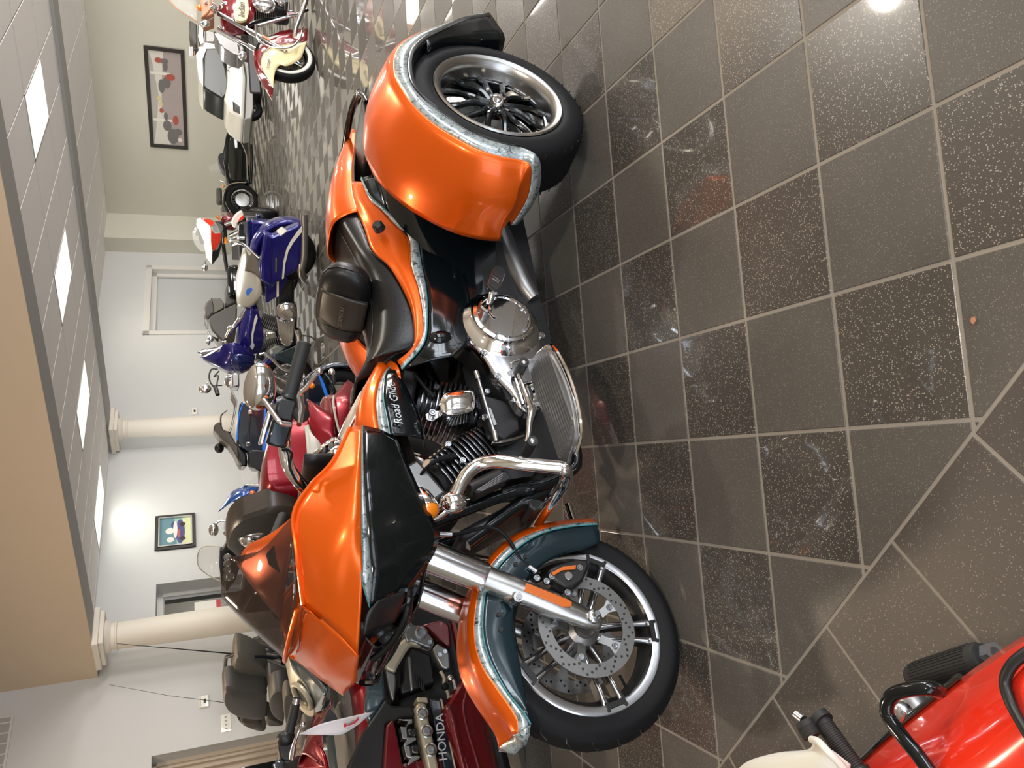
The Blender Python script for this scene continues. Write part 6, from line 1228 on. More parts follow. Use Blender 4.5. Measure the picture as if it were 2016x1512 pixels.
MB().surf([[(-0.373,-0.000,1.360),(-0.435,0.050,1.283),(-0.439,0.100,1.217)], [(-0.353,-0.000,1.352),(-0.420,0.100,1.276),(-0.419,0.150,1.194)]], 3, 3).build('windscreen', 'smoke', q, solid=.004)
MB().surf([[(-0.630,0.330,1.095),(-0.557,0.340,1.030),(-0.603,0.340,0.947)], [(-0.642,0.340,1.045),(-0.587,0.345,1.014),(-0.618,0.340,0.955)]], 3, 3).build('switch_cluster', 'chrome', q, solid=.02)
for s in (1, -1): tube(q, 'fork_leg', 'chrome', [(0, .10*s, .32), (-.36, .10*s, .95)], .026, 0)
tube(q, 'handlebar', 'chrome', [(-0.712,0.400,1.046),(-0.820,0.420,0.996),(-0.838,0.420,0.963)], .02); ball(q, 'switch_knuckle', 'chrome', (-0.813,0.400,0.996), .04)
MB().ball((.02, 0, .98), (.10, .09, .09), 16).build('headlight', 'chrome', q)
tube(Cb, 'crash_bar', 'chrome', [(-0.449,0.300,0.675),(-0.447,0.300,0.588),(-0.288,0.330,0.433),(-0.225,0.330,0.309)], .02)

# ================================================================ MAROON AND CREAM CRUISER
I = thing('motorcycle', 'maroon and cream cruiser with valanced front fender and whitewall tyre at the picture edge', 'motorcycle', fr=((3.750,8.930,0),-2.70526))
wheel(I, 'front_wheel', (0, .33), .33, .13, .23, whitewall=True)
q = emp('front_fender', I)
mc_ = [(-0.544,0.000,0.040),(-0.482,-0.000,0.227),(-0.388,-0.000,0.412),(-0.247,-0.000,0.561),(-0.054,0.000,0.667),(0.118,-0.000,0.677),(0.314,-0.000,0.629),(0.421,-0.000,0.552),(0.465,-0.000,0.494)]
sc_ = [(-0.215,0.085,0.081),(-0.151,0.085,0.259),(-0.108,0.085,0.393),(-0.039,0.085,0.501),(0.047,0.085,0.575),(0.186,0.085,0.613),(0.303,0.085,0.599),(0.426,0.085,0.557),(0.541,0.085,0.506)]
sm_ = [V(a).lerp(V(b), .5)+V((0, .028, .0)) for a, b in zip(mc_, sc_)]
bo_ = [(-0.188,0.095,0.097),(-0.043,0.095,0.136),(0.090,0.095,0.191),(0.210,0.095,0.330),(0.211,0.095,0.407),(0.278,0.095,0.455),(0.365,0.095,0.478),(0.462,0.095,0.493),(0.555,0.095,0.505)]
MB().surf([mir(sc_), mir(sm_), mc_, sm_, sc_], 4, 4).build('maroon_crown', 'maroon', q, solid=.004)
for s in (1, -1):
    MB().surf([sc_, [V(a).lerp(V(b), .5)+V((0, .008, 0)) for a, b in zip(sc_, bo_)], bo_], 4, 3).build('cream_skirt', 'cream', q, ys=s, solid=.004)
    tube(q, 'chrome_bead', 'chrome', [V(p)+V((0, .004, 0)) for p in sc_], .006)
text('Vintage', 'fender_script', .055, 'plastic', q, (0.229,0.103,0.536), V((0.153,0.100,0.531))-V((0.298,0.100,0.541)), V((0.234,0.100,0.587))-V((0.220,0.100,0.502)), .001, .3)
tube(q, 'fender_rail', 'chrome', [(-0.310,0.140,0.641),(-0.102,0.140,0.628),(0.001,0.150,0.533),(0.015,0.150,0.406),(-0.033,0.150,0.273),(-0.175,0.150,0.174),(-0.375,0.150,0.123)], .012)
for s in (1, -1):
    q = emp('fork', I); a, b = V((-.46, .10*s, 1.02)), V((0, .10*s, .33))
    MB().tube([a, a.lerp(b, .5)], .026, 14).build('upper_tube', 'chrome2', q); MB().tube([a.lerp(b, .45), b], .032, 14).build('lower_tube', 'steel', q)
    MB().box(a.lerp(b, .70)+V((0, .034*s, 0)), (.10, .01, .03), oriented(b-a, (0, 1, 0)) if 0 else Matrix.Rotation(math.atan2(.69, .46), 3, 'Y')).build('reflector', 'amber2', q)
q = emp('headlight', I)
MB().ball((-0.009,-0.000,0.922), (.10, .09, .09), 18).build('headlight_shell', 'chrome', q)
for p in [(0.204,0.160,0.803),(-0.146,-0.160,0.785)]: MB().ball(p, (.06, .045, .045), 14).build('spot_lamp', 'chrome', q)
tube(q, 'lamp_bar', 'chrome', [(0.052,0.160,0.820),(-0.168,-0.000,0.856),(-0.307,-0.160,0.794)], .012)
plate(q, 'nacelle', 'chrome2', [(-0.186,0.100,1.072),(-0.131,0.100,0.975),(-0.055,0.100,0.863),(0.014,0.100,0.775),(0.132,0.100,0.831),(0.063,0.100,0.984),(-0.082,0.100,1.043)], -.2, 2, .01)
q = emp('fuel_tank', I)
MB().surf([[V((x, y*hw, z)) for y, z in ((-.7, zb), (-1, (zt+zb)/2), (-.8, zt-.04), (0, zt), (.8, zt-.04), (1, (zt+zb)/2), (.7, zb))] for x, hw, zt, zb in ((-1.05, .10, .88, .68), (-.92, .17, .93, .63), (-.70, .18, .98, .62), (-.50, .16, 1.00, .64), (-.38, .10, .98, .70), (-.34, .04, .95, .75))], 3, 4, cap=True).build('tank_shell', 'maroon', q)
plate(q, 'cream_panel', 'cream', [(-0.711,0.185,0.714),(-0.694,0.185,0.792),(-0.529,0.185,0.847),(-0.387,0.185,0.866),(-0.315,0.185,0.852),(-0.289,0.185,0.812),(-0.303,0.185,0.761),(-0.354,0.185,0.721),(-0.510,0.185,0.699)], -.03, 2, .004)
text('Indian', 'tank_script', .10, 'plastic', q, (-0.463,0.190,0.774), V((-0.539,0.190,0.770))-V((-0.387,0.190,0.778)), V((-0.453,0.190,0.821))-V((-0.471,0.190,0.736)), .001, .3)
q = vtwin(I, -.78, .40, s=1.0, finm='alu'); MB().lathe([(.13, 0), (.12, .03), (.09, .05), (0, .055)], (-0.627,0.160,0.528), (0, 1, 0), 28).build('air_cleaner', 'chrome', q)
tube(I, 'crash_bar', 'chrome2', [(-0.326,0.120,0.613),(-0.384,0.150,0.465),(-0.459,0.200,0.244),(-0.456,0.250,0.161),(-0.632,0.270,0.068)], .018); tube(I, 'down_tube', 'black', [(-0.337,0.080,0.731),(-0.453,0.080,0.587),(-0.604,0.080,0.224),(-0.725,0.100,0.034)], .02)
plate(I, 'floorboard', 'plastic', [(-.75, .30, .30), (-.40, .30, .30), (-.40, .30, .33), (-.75, .30, .33)], .12, 0, .005); tube(I, 'floorboard_rim', 'steel', [(-0.088,0.260,0.243),(-0.219,0.270,0.216),(-0.467,0.300,0.129),(-0.661,0.300,0.068)], .025)
q = emp('windshield', I)
MB().surf([[(-0.502,0.150,1.514),(-0.256,0.250,1.419),(-0.078,0.280,1.242)], [(-0.874,-0.100,1.553),(-0.782,-0.000,1.418),(-0.547,0.100,1.240)], [(-1.140,-0.250,1.539),(-1.287,-0.300,1.401),(-1.168,-0.280,1.221)]], 4, 4).build('screen', 'clear', q, solid=.004)
tube(q, 'screen_edge', 'tan', [(-0.502,0.150,1.514),(-0.256,0.250,1.419),(-0.078,0.280,1.242)], .006)
q = emp('handlebar', I)
tube(q, 'bar', 'chrome', [(-0.508,0.100,1.010),(-0.344,0.300,1.066),(-0.241,0.420,1.101)], .016); ball(q, 'bar_clamp', 'chrome', (-0.575,0.050,0.973), (.05, .08, .05)); ball(q, 'riser', 'chrome', (-0.403,0.200,1.064), (.045, .05, .05)); ball(q, 'riser', 'chrome', (-0.588,0.100,0.931), (.05, .06, .06))
ball(q, 'mirror', 'chrome', (0.023,0.360,1.166), (.045, .03, .045)); tube(q, 'mirror_stem', 'chrome', [(-0.148,0.300,1.073),(-0.056,0.340,1.124)], .007, 0)
q = emp('tool_bag', I)
plate(q, 'bag_flap', 'tan', [(-0.561,0.220,1.197),(-0.585,0.220,1.090),(-0.409,0.220,1.096),(-0.317,0.220,1.124),(-0.222,0.220,1.199),(-0.366,0.220,1.183)], -.12, 2, .01); plate(q, 'bag_body', 'tan', [(-0.602,0.200,1.122),(-0.617,0.200,1.056),(-0.328,0.200,1.066),(-0.249,0.200,1.183),(-0.405,0.200,1.113)], -.2, 0, .01); ball(q, 'bag_stud', 'chrome', (-0.443,0.235,1.144), .018)
ball(I, 'turn_signal', 'amber', (-0.486,0.120,1.209), (.04, .03, .04)); 
wheel(I, 'rear_wheel', (-1.72, .33), .33, .15, .22, whitewall=True); arc_fender(I, 'rear_fender', 'maroon', (-1.72, .33), .39, 10, 190, .11)
MB().box((-1.15, 0, .72), (.6, .30, .10)).build('seat', 'tan', I, bevel=.04); MB().box((-1.1, 0, .5), (.8, .2, .2)).build('frame_body', 'engine', I, bevel=.04)
tube(I, 'exhaust', 'chrome', [(-.5, .2, .25), (-1.2, .22, .22), (-2.0, .22, .24)], .045)

# ================================================================ RED AND WHITE ADVENTURE SPORT MACHINE
S = thing('motorcycle', 'red, white and black half-faired motorcycle facing the camera behind the cobalt bagger', 'motorcycle', fr=((2.620,12.600,0),-1.91986))
wheel(S, 'front_wheel', (0, .31), .31, .12, .22, style='cast', n=5, spk='alu', rimm='plastic'); wheel(S, 'rear_wheel', (-1.40, .31), .31, .16, .22, style='cast', n=5, spk='alu', rimm='plastic')
q = emp('fairing', S)
def fplate(nm, mt_, pts, t=.06, k=2, par=None): return MB().plate(pts, (-t, 0, 0), k).build(nm, mt_, par or q, bevel=.012)
fplate('white_cowl', 'white', [(0.050,0.059,1.312),(0.100,0.088,1.255),(0.140,0.037,1.174),(0.160,-0.014,1.115),(0.100,-0.252,1.120),(0.000,-0.426,1.096),(-0.150,-0.666,1.111),(-0.120,-0.543,1.194),(0.000,-0.272,1.219),(0.050,-0.102,1.283),(0.050,-0.023,1.318)], .10, 1)
fplate('red_cowl', 'vred', [(0.120,0.089,1.251),(0.120,0.088,1.157),(0.120,0.048,1.059),(0.160,-0.011,1.061),(0.180,-0.015,1.115),(0.160,0.040,1.189)], .05, 1)
fplate('red_flank', 'vred', [(0.170,-0.045,1.116),(0.160,-0.126,1.072),(0.100,-0.123,0.963),(0.050,-0.255,0.980),(-0.020,-0.394,1.044),(-0.020,-0.425,1.091),(0.060,-0.324,1.117)], .05, 1)
fplate('black_flank', 'plastic', [(0.080,-0.125,0.954),(-0.020,-0.308,0.955),(-0.100,-0.534,1.013),(-0.160,-0.676,1.111),(-0.040,-0.433,1.095),(-0.020,-0.394,1.036),(0.030,-0.258,0.975)], .05, 1)
fplate('black_chin', 'plastic', [(0.060,0.039,1.057),(0.060,0.044,0.950),(0.020,-0.058,0.888),(0.000,-0.176,0.875),(-0.060,-0.322,0.939),(0.080,-0.116,0.939)], .08, 1)
fplate('headlight', 'lens', [(0.200,0.009,1.092),(0.190,0.042,1.046),(0.170,0.018,0.969),(0.160,-0.039,0.940),(0.160,-0.097,0.964),(0.180,-0.098,1.064),(0.200,-0.055,1.086)], .05, 2)
fplate('windscreen', 'clear', [(-0.000,-0.046,1.319),(0.020,-0.090,1.267),(-0.020,-0.209,1.205),(-0.100,-0.422,1.199),(-0.120,-0.452,1.262),(-0.120,-0.338,1.351),(-0.080,-0.159,1.383)], .005, 2)
fplate('dash', 'plastic', [(-0.030,-0.107,1.298),(-0.020,-0.112,1.252),(-0.040,-0.220,1.205),(-0.080,-0.318,1.211),(-0.100,-0.340,1.258),(-0.080,-0.205,1.300)], .03, 2)
for a in ([(0.000,0.059,0.978),(0.000,0.122,1.023)], [(-0.000,-0.178,0.918),(0.000,-0.285,0.893)]): MB().tube(a, [.012, .03], 8).build('turn_signal', 'amber', q)
for c_, t_ in (((-0.100,-0.144,1.329), (-0.080,-0.123,1.290)), ((-0.250,-0.726,1.213), (-0.150,-0.566,1.202))): round_mirror(q, c_, (.03, .07, .045), t_, t_)
fplate('front_mudguard', 'white', [(0.250,0.085,0.818),(0.270,0.187,0.763),(0.300,0.251,0.679),(0.280,0.202,0.648),(0.260,0.118,0.656),(0.240,0.071,0.733),(0.220,-0.022,0.764),(0.220,0.008,0.810)], .12, 2, S)
fplate('mudguard_red', 'vred', [(0.310,0.198,0.653),(0.300,0.132,0.650),(0.280,0.094,0.719),(0.270,0.051,0.750),(0.300,0.146,0.704)], .02, 1, S)
for a in ([(0.020,-0.001,0.903),(0.100,0.075,0.749)], [(-0.020,-0.178,0.835),(0.100,-0.043,0.625)]): tube(S, 'fork_leg', 'steel', a, .03, 0)
MB().box((-.35, 0, .85), (.55, .22, .22)).build('tank', 'dred', S, bevel=.05); MB().box((-.45, 0, .5), (.5, .24, .4)).build('engine', 'engine', S, bevel=.04); MB().box((-.95, 0, .88), (.8, .20, .09)).build('seat', 'leather', S, bevel=.03)
fplate('radiator', 'alu', [(-0.100,-0.342,0.827),(-0.100,-0.312,0.698),(-0.200,-0.587,0.690),(-0.200,-0.591,0.827)], .05, 0, S)
tube(S, 'frame_tube', 'plastic', [(-0.150,-0.337,0.936),(-0.300,-0.612,0.905),(-0.500,-0.826,0.869),(-0.600,-0.979,0.785)], .03)

# ================================================================ BLACK MOTORCYCLE WITH SIDECAR BY THE REAR WALL
K = thing('sidecar_outfit', 'black vintage sidecar outfit with spoked wheel against the rear wall', 'motorcycle', fr=((4.450,18.600,0),-3.10669))
wc = (0.103,0.300,0.326)
W_ = wheel(K, 'sidecar_wheel', (wc[0], wc[2]), .36, .12, .25, y=.30, disc=False); MB().lathe([(.0, .07), (.15, .06), (.16, .03)], (wc[0], .30, wc[2]), (0, 1, 0), 24).build('hub_drum', 'steel', W_)
q = emp('sidecar_body', K)
plate(q, 'black_shell', 'black', [(-1.532,0.250,0.515),(-1.460,0.250,0.402),(-1.223,0.250,0.255),(-0.921,0.250,0.201),(-0.589,0.250,0.187),(-0.313,0.250,0.163),(-0.316,0.250,0.546),(-0.338,0.250,0.634),(-0.555,0.250,0.665),(-0.882,0.250,0.704),(-1.161,0.250,0.656),(-1.470,0.250,0.594)], -.55, 2, .06)
plate(q, 'side_panel', 'glassdark', [(-1.390,0.270,0.482),(-1.265,0.270,0.332),(-0.969,0.270,0.213),(-0.415,0.270,0.208),(-0.391,0.270,0.569),(-0.913,0.270,0.576),(-1.246,0.270,0.552)], -.03, 2, .01); tube(q, 'body_bead', 'champagne', [(-1.398,0.280,0.508),(-1.275,0.280,0.332),(-0.994,0.280,0.213),(-0.801,0.280,0.194),(-0.385,0.280,0.204)], .010)
plate(q, 'screen', 'clear', [(-0.587,0.100,0.673),(-0.789,0.100,0.755),(-0.910,0.100,0.802),(-0.757,0.100,0.998),(-0.595,0.100,0.953)], -.3, 0, 0); plate(q, 'screen_rim', 'plastic', [(-0.917,0.120,0.802),(-1.020,0.120,0.722),(-0.956,0.120,0.660),(-0.790,0.120,0.653),(-0.713,0.120,0.566),(-0.568,0.120,0.661),(-0.727,0.120,0.758)], -.35, 2, .02)
plate(q, 'mudguard', 'black', [(0.566,0.340,0.707),(0.587,0.340,0.581),(0.443,0.340,0.422),(0.397,0.340,0.599),(0.184,0.340,0.693),(-0.036,0.340,0.660),(-0.210,0.340,0.501),(-0.248,0.340,0.346),(-0.202,0.340,0.193),(-0.306,0.340,0.293),(-0.289,0.340,0.550),(-0.115,0.340,0.708),(0.133,0.340,0.767),(0.405,0.340,0.752)], -.18, 1, .02); tube(q, 'mudguard_bead', 'champagne', [(-0.290,0.360,0.243),(-0.278,0.360,0.423),(-0.196,0.360,0.630),(0.028,0.360,0.726),(0.300,0.360,0.736),(0.486,0.360,0.654)], .010)
MB().box(V((-0.012,0.100,0.808)), (.34, .28, .12)).build('saddle', 'seatgrey2', K, bevel=.04); ball(q, 'side_lamp', 'amber', (-0.183,0.340,0.718), .03); ball(q, 'side_lamp', 'amber', (0.461,0.360,0.691), .03)
tube(q, 'sidecar_frame', 'plastic', [(-1.261,0.100,0.076),(-0.868,0.100,0.077),(-0.330,0.200,0.129)], .03); tube(q, 'grab_handle', 'chrome', [(-0.373,0.100,0.770),(-0.351,0.100,0.694)], .02, 0)
MB().box(V((-0.235,-0.200,0.349))+V((0, 0, 0)), (1.4, .3, .45)).build('motorcycle_body', 'black', K, bevel=.1)

# ================================================================ WHITE ENCLOSED SIDECAR
W2 = thing('sidecar_outfit', 'white enclosed sidecar with dark windscreen beside the maroon cruiser', 'sidecar', fr=((5.700,15.900,0),-2.79253))
q = emp('body', W2)
plate(q, 'white_shell', 'white', [(-1.130,0.300,0.688),(-0.633,0.300,0.653),(-0.254,0.300,0.670),(0.155,0.300,0.741),(0.399,0.300,0.665),(0.523,0.300,0.541),(0.605,0.300,0.403),(0.364,0.300,0.381),(-0.390,0.300,0.321),(-0.623,0.300,0.332),(-0.975,0.300,0.359),(-1.221,0.300,0.325)], -.8, 1, .06)
plate(q, 'roof', 'white', [(-0.886,0.250,1.201),(-1.088,0.250,1.042),(-1.177,0.250,0.685),(-1.089,0.250,0.678),(-1.006,0.250,1.001),(-0.758,0.250,1.086),(-0.110,0.250,1.086),(-0.093,0.250,1.108),(-0.255,0.250,1.167),(-0.595,0.250,1.199)], -.7, 1, .04)
plate(q, 'windscreen', 'tint', [(-0.800,0.270,1.074),(-1.014,0.270,1.023),(-1.064,0.270,0.713),(-0.653,0.270,0.696),(-0.281,0.270,0.661),(-0.019,0.270,0.690),(0.158,0.270,0.741),(0.127,0.270,0.826),(-0.026,0.270,1.056),(-0.104,0.270,1.107)], -.65, 1, .03)
plate(q, 'dash_pane', 'tint', [(-0.641,0.280,0.719),(-0.270,0.280,0.675),(-0.009,0.280,0.701),(0.111,0.280,0.750),(0.004,0.280,0.799),(-0.397,0.280,0.794)], -.02, 1, .0)  # tinted pane over the foot of the windscreen
plate(q, 'grey_sill', 'greytrim', [(-0.752,0.320,0.337),(-0.718,0.320,0.170),(0.361,0.320,0.223),(0.592,0.320,0.272),(0.635,0.320,0.406),(0.149,0.320,0.349),(-0.402,0.320,0.317)], -.75, 0, .02); tube(q, 'black_moulding', 'plastic', [(-0.947,0.330,0.362),(-0.683,0.330,0.341),(-0.394,0.330,0.317),(-0.014,0.330,0.345),(0.614,0.330,0.398)], .012)
plate(q, 'vent', 'glassdark', [(0.229,0.310,0.588),(0.340,0.310,0.467),(0.509,0.310,0.471),(0.440,0.310,0.591)], -.01, 0, 0); plate(q, 'badge', 'plastic', [(-0.521,0.310,0.643),(-0.484,0.310,0.616),(-0.459,0.310,0.628),(-0.494,0.310,0.649)], -.005, 0, 0); tube(q, 'wiper', 'plastic', [(-0.938,0.310,0.718),(-0.718,0.310,0.617),(-0.605,0.310,0.589),(-0.554,0.310,0.635)], .006)
wheel(W2, 'sidecar_wheel', (V((0.127,0.200,0.165)).x, .30), .28, .13, .18, y=.0, style='cast', disc=False)
MB().box(V((-0.588,0.100,0.156)), (1.2, .5, .22)).build('chassis', 'plastic', W2, bevel=.03); MB().box(V((-1.154,0.000,-0.007)), (.8, .4, .3)).build('under_body', 'plastic', W2, bevel=.03)
q = emp('tour_trunk', W2)
plate(q, 'trunk_lid', 'seatgrey2', [(-1.836,0.100,1.304),(-1.740,0.100,1.159),(-1.255,0.100,1.166),(-1.206,0.100,1.219),(-1.372,0.100,1.302),(-1.651,0.100,1.316)], -.3, 1, .03); plate(q, 'chrome_band', 'chrome2', [(-1.744,0.120,1.143),(-1.640,0.120,1.043),(-1.257,0.120,1.041),(-1.222,0.120,1.130),(-1.459,0.120,1.152)], -.3, 0, .02); plate(q, 'trunk_body', 'white', [(-1.279,0.140,1.040),(-1.268,0.140,0.863),(-1.281,0.140,0.788),(-1.119,0.140,0.794),(-1.183,0.140,0.895),(-1.043,0.140,1.018),(-1.194,0.140,1.072)], -.3, 0, .02); plate(q, 'side_glass', 'smoke', [(-1.595,0.130,1.015),(-1.583,0.130,0.851),(-1.425,0.130,0.827),(-1.308,0.130,0.861),(-1.291,0.130,1.025)], -.28, 0, .02)
plate(q, 'corner_lamp', 'amber', [(-1.120,0.160,1.162),(-1.145,0.160,1.074),(-1.109,0.160,0.987),(-1.025,0.160,1.019),(-0.986,0.160,1.137)], -.06, 0, .01); MB().cyl((-1.108,0.100,1.273), (-0.910,0.100,1.278), .05, 14).build('mirror', 'chrome', q); tube(q, 'mirror_arm', 'plastic', [(-1.080,0.100,1.266),(-1.098,0.120,1.163)], .02, 0)

# ================================================================ BLACK MOTORCYCLE, COVERED SEATS, BEHIND THE COBALT BAGGER
N_ = thing('motorcycle', 'black motorcycle with matt black side cases behind the cobalt bagger', 'motorcycle', fr=((1.300,11.200,0),-2.79253))
wheel(N_, 'front_wheel', (.9, .32), .32, .12, .23, style='cast'); wheel(N_, 'rear_wheel', (-.35, .32), .32, .16, .22, style='cast')
q = emp('luggage', N_)
plate(q, 'side_case', 'seatgrey2', [(0.388,0.200,1.218),(0.322,0.200,1.160),(0.233,0.200,1.006),(0.154,0.200,0.860),(0.232,0.200,0.849),(0.400,0.200,0.862),(0.576,0.200,0.889),(0.716,0.200,1.045),(0.640,0.200,1.107),(0.552,0.200,1.177)], -.35, 0, .02)
plate(q, 'top_case', 'seatgrey2', [(0.174,0.100,1.267),(0.095,0.100,1.236),(0.033,0.100,1.178),(0.026,0.100,1.034),(0.094,0.100,1.008),(0.173,0.100,1.007),(0.263,0.100,1.148),(0.363,0.100,1.227),(0.285,0.100,1.261)], -.35, 0, .03)
plate(q, 'case_front', 'seatgrey', [(0.043,0.110,1.164),(0.042,0.110,1.045),(0.110,0.110,1.014),(0.178,0.110,1.022),(0.257,0.110,1.143),(0.178,0.110,1.159)], -.02, 0, .0)
plate(q, 'far_case', 'seatgrey2', [(-0.117,-0.000,0.994),(-0.211,0.000,0.965),(-0.293,-0.000,0.913),(-0.248,-0.000,0.826),(-0.096,0.000,0.814),(0.054,0.000,0.850),(0.124,-0.000,0.999)], -.3, 0, .03)
tube(q, 'case_strap', 'plastic', [(0.046,0.115,1.168),(0.158,0.115,1.152),(0.270,0.115,1.150)], .008)
MB().box((-.65, 0, .6), (1.1, .25, .35)).build('body', 'black', N_, bevel=.08); MB().box((-.25, 0, .85), (.5, .26, .2)).build('tank', 'black', N_, bevel=.08)
tube(N_, 'clear_screen_edge', 'clear', [(0.399,0.200,1.246),(0.574,0.200,1.197),(0.661,0.200,1.163)], .02); q = emp('handlebar', N_)
tube(q, 'lever', 'bolt', [(0.619,0.300,1.225),(0.694,0.300,1.214),(0.768,0.300,1.240)], .012); ball(q, 'switchgear', 'chrome', (0.715,0.300,1.197), (.05, .04, .04)); ball(q, 'clamp', 'chrome', (0.768,0.300,1.231), (.04, .03, .03)); tube(q, 'bar', 'black', [(0.715,0.300,1.197),(0.661,0.200,1.154),(0.638,0.050,1.115)], .014)

# ================================================================ BLUE MOTORCYCLE WITH SWEPT TAIL AND CHROME MIRROR
Bq = thing('motorcycle', 'metallic blue motorcycle with pointed front mudguard and round chrome mirror below the small painting', 'motorcycle', fr=((-1.250,9.000,0),-2.79253))
wheel(Bq, 'rear_wheel', (-.9, .32), .32, .16, .22, style='cast'); wheel(Bq, 'front_wheel', (.75, .32), .32, .12, .23, style='cast')
q = emp('tail_cowl', Bq)
MB().surf([[(-0.238,-0.000,0.920),(-0.206,0.050,0.782),(-0.154,0.080,0.786),(-0.097,0.100,0.882),(-0.050,0.080,0.974)], [(-0.207,-0.050,1.041),(-0.187,0.060,0.939),(-0.125,0.120,0.916),(-0.086,0.120,0.974),(-0.050,0.080,1.058)], [(-0.101,-0.050,1.129),(-0.101,0.030,1.082),(-0.084,0.060,1.056),(-0.050,0.060,1.085),(-0.033,0.050,1.127)], [(0.028,-0.000,1.208),(0.021,0.010,1.200),(0.019,0.015,1.194),(0.020,0.010,1.190),(0.026,0.005,1.197)]], 4, 5).build('blue_cowl', 'mblue', q, solid=.006)
tube(q, 'cowl_edge', 'chrome2', [(-0.247,-0.000,0.934),(-0.239,0.030,0.836),(-0.225,0.050,0.774)], .010)
q = emp('handlebar', Bq)
MB().ball((0.273,0.300,1.265), (.07, .05, .05), 16).build('mirror', 'chrome', q); tube(q, 'mirror_stem', 'chrome', [(0.231,0.300,1.257),(0.190,0.300,1.206),(0.193,0.300,1.146)], .010)
plate(q, 'reservoir', 'plastic', [(0.144,0.300,1.134),(0.150,0.300,1.071),(0.200,0.300,1.074),(0.187,0.300,1.133)], -.06, 0, .01); plate(q, 'clear_reservoir', 'lens', [(0.205,0.300,1.160),(0.197,0.300,1.100),(0.228,0.300,1.075),(0.305,0.300,1.092),(0.314,0.300,1.138),(0.276,0.300,1.166)], -.06, 1, .01); ball(q, 'cap', 'alu', (0.321,0.300,1.142), .03)
tube(q, 'bar', 'chrome2', [(0.145,0.280,1.077),(0.074,0.200,1.039),(0.029,0.100,0.979)], .018); ball(q, 'headlight', 'black', (0.024,-0.000,0.955), (.10, .10, .10)); ball(q, 'instrument', 'plastic', (0.098,-0.000,0.972), (.07, .06, .06))
q = emp('seat', Bq); tube(q, 'indicator_stalk', 'champagne', [(-0.031,0.100,0.906),(-0.086,0.100,0.847)], .016, 0); ball(q, 'indicator', 'amber2', (-0.109,0.100,0.850), (.05, .03, .04)); tube(q, 'grab_rail', 'chrome2', [(-0.123,0.050,0.787),(-0.149,0.050,0.742)], .02, 0)
plate(q, 'side_panel', 'champagne', [(-0.010,0.120,0.887),(-0.046,0.120,0.787),(0.037,0.120,0.785),(0.058,0.120,0.877)], -.1, 0, .02); plate(q, 'blue_panel', 'cobalt2', [(0.087,0.120,0.885),(0.056,0.120,0.814),(0.116,0.120,0.810),(0.140,0.120,0.874)], -.1, 0, .02)
MB().box((-.1, 0, .55), (1.1, .24, .45)).build('engine', 'engine', Bq, bevel=.06)
# ================================================================ MOTORCYCLE WITH CLEAR WINDSHIELD AND BLACK SEAT PAD
E_ = thing('motorcycle', 'black touring motorcycle with tall clear windshield and row of chrome instruments beneath the small painting', 'motorcycle', fr=((-2.300,10.900,0),1.30900))
wheel(E_, 'rear_wheel', (-1.2, .32), .32, .16, .22, style='cast'); wheel(E_, 'front_wheel', (.45, .32), .32, .12, .23, style='cast')
q = emp('windshield', E_)
MB().surf([[(0.000,-0.316,1.177),(0.050,-0.319,1.291),(0.070,-0.300,1.371),(0.080,-0.229,1.437)], [(0.100,-0.086,1.189),(0.140,-0.093,1.296),(0.150,-0.090,1.404),(0.140,-0.108,1.457)], [(0.050,0.118,1.190),(0.100,0.108,1.303),(0.110,0.077,1.383),(0.110,0.011,1.445)]], 4, 4).build('screen', 'clear', q, solid=.006)
tube(q, 'screen_edge', 'champagne', [(0.030,0.199,1.177),(0.080,0.145,1.288),(0.100,0.072,1.383),(0.100,-0.019,1.444),(0.120,-0.112,1.459),(0.090,-0.248,1.431),(0.070,-0.311,1.355),(-0.000,-0.316,1.175)], .006)
q = emp('dash', E_)
fplate('dash_panel', 'plastic', [(-0.050,-0.340,1.181),(-0.050,-0.342,1.143),(-0.050,-0.482,1.075),(-0.050,-0.258,0.973),(-0.050,-0.125,0.921),(-0.050,0.118,1.003),(-0.050,0.268,1.116),(-0.050,0.179,1.157),(-0.050,0.144,1.178),(-0.050,-0.098,1.193)], .10, 1, q)
for cx, cy, r in ((790, 520, 70), (780, 660, 70), (800, 800, 75), (830, 960, 85)):
    pass
for p, r in zip([(-0.200,-0.264,1.087),(-0.200,-0.178,1.094),(-0.200,-0.091,1.091),(-0.200,0.008,1.075)], (.05, .05, .05, .07)):
    MB().lathe([(r, 0), (r*1.05, .02), (r*.85, .03), (r*.8, .01), (0, .01)], p, (-1, 0, .15), 20).build('instrument', 'chrome2', q)
MB().box((-.35, 0, .6), (1.3, .3, .5)).build('body', 'black', E_, bevel=.08)
fplate('champagne_edge', 'champagne', [(-0.030,0.052,1.186),(-0.030,0.114,1.149),(-0.030,0.181,1.081),(-0.030,0.279,1.116),(-0.030,0.203,1.152),(-0.030,0.128,1.188)], .04, 0, q)

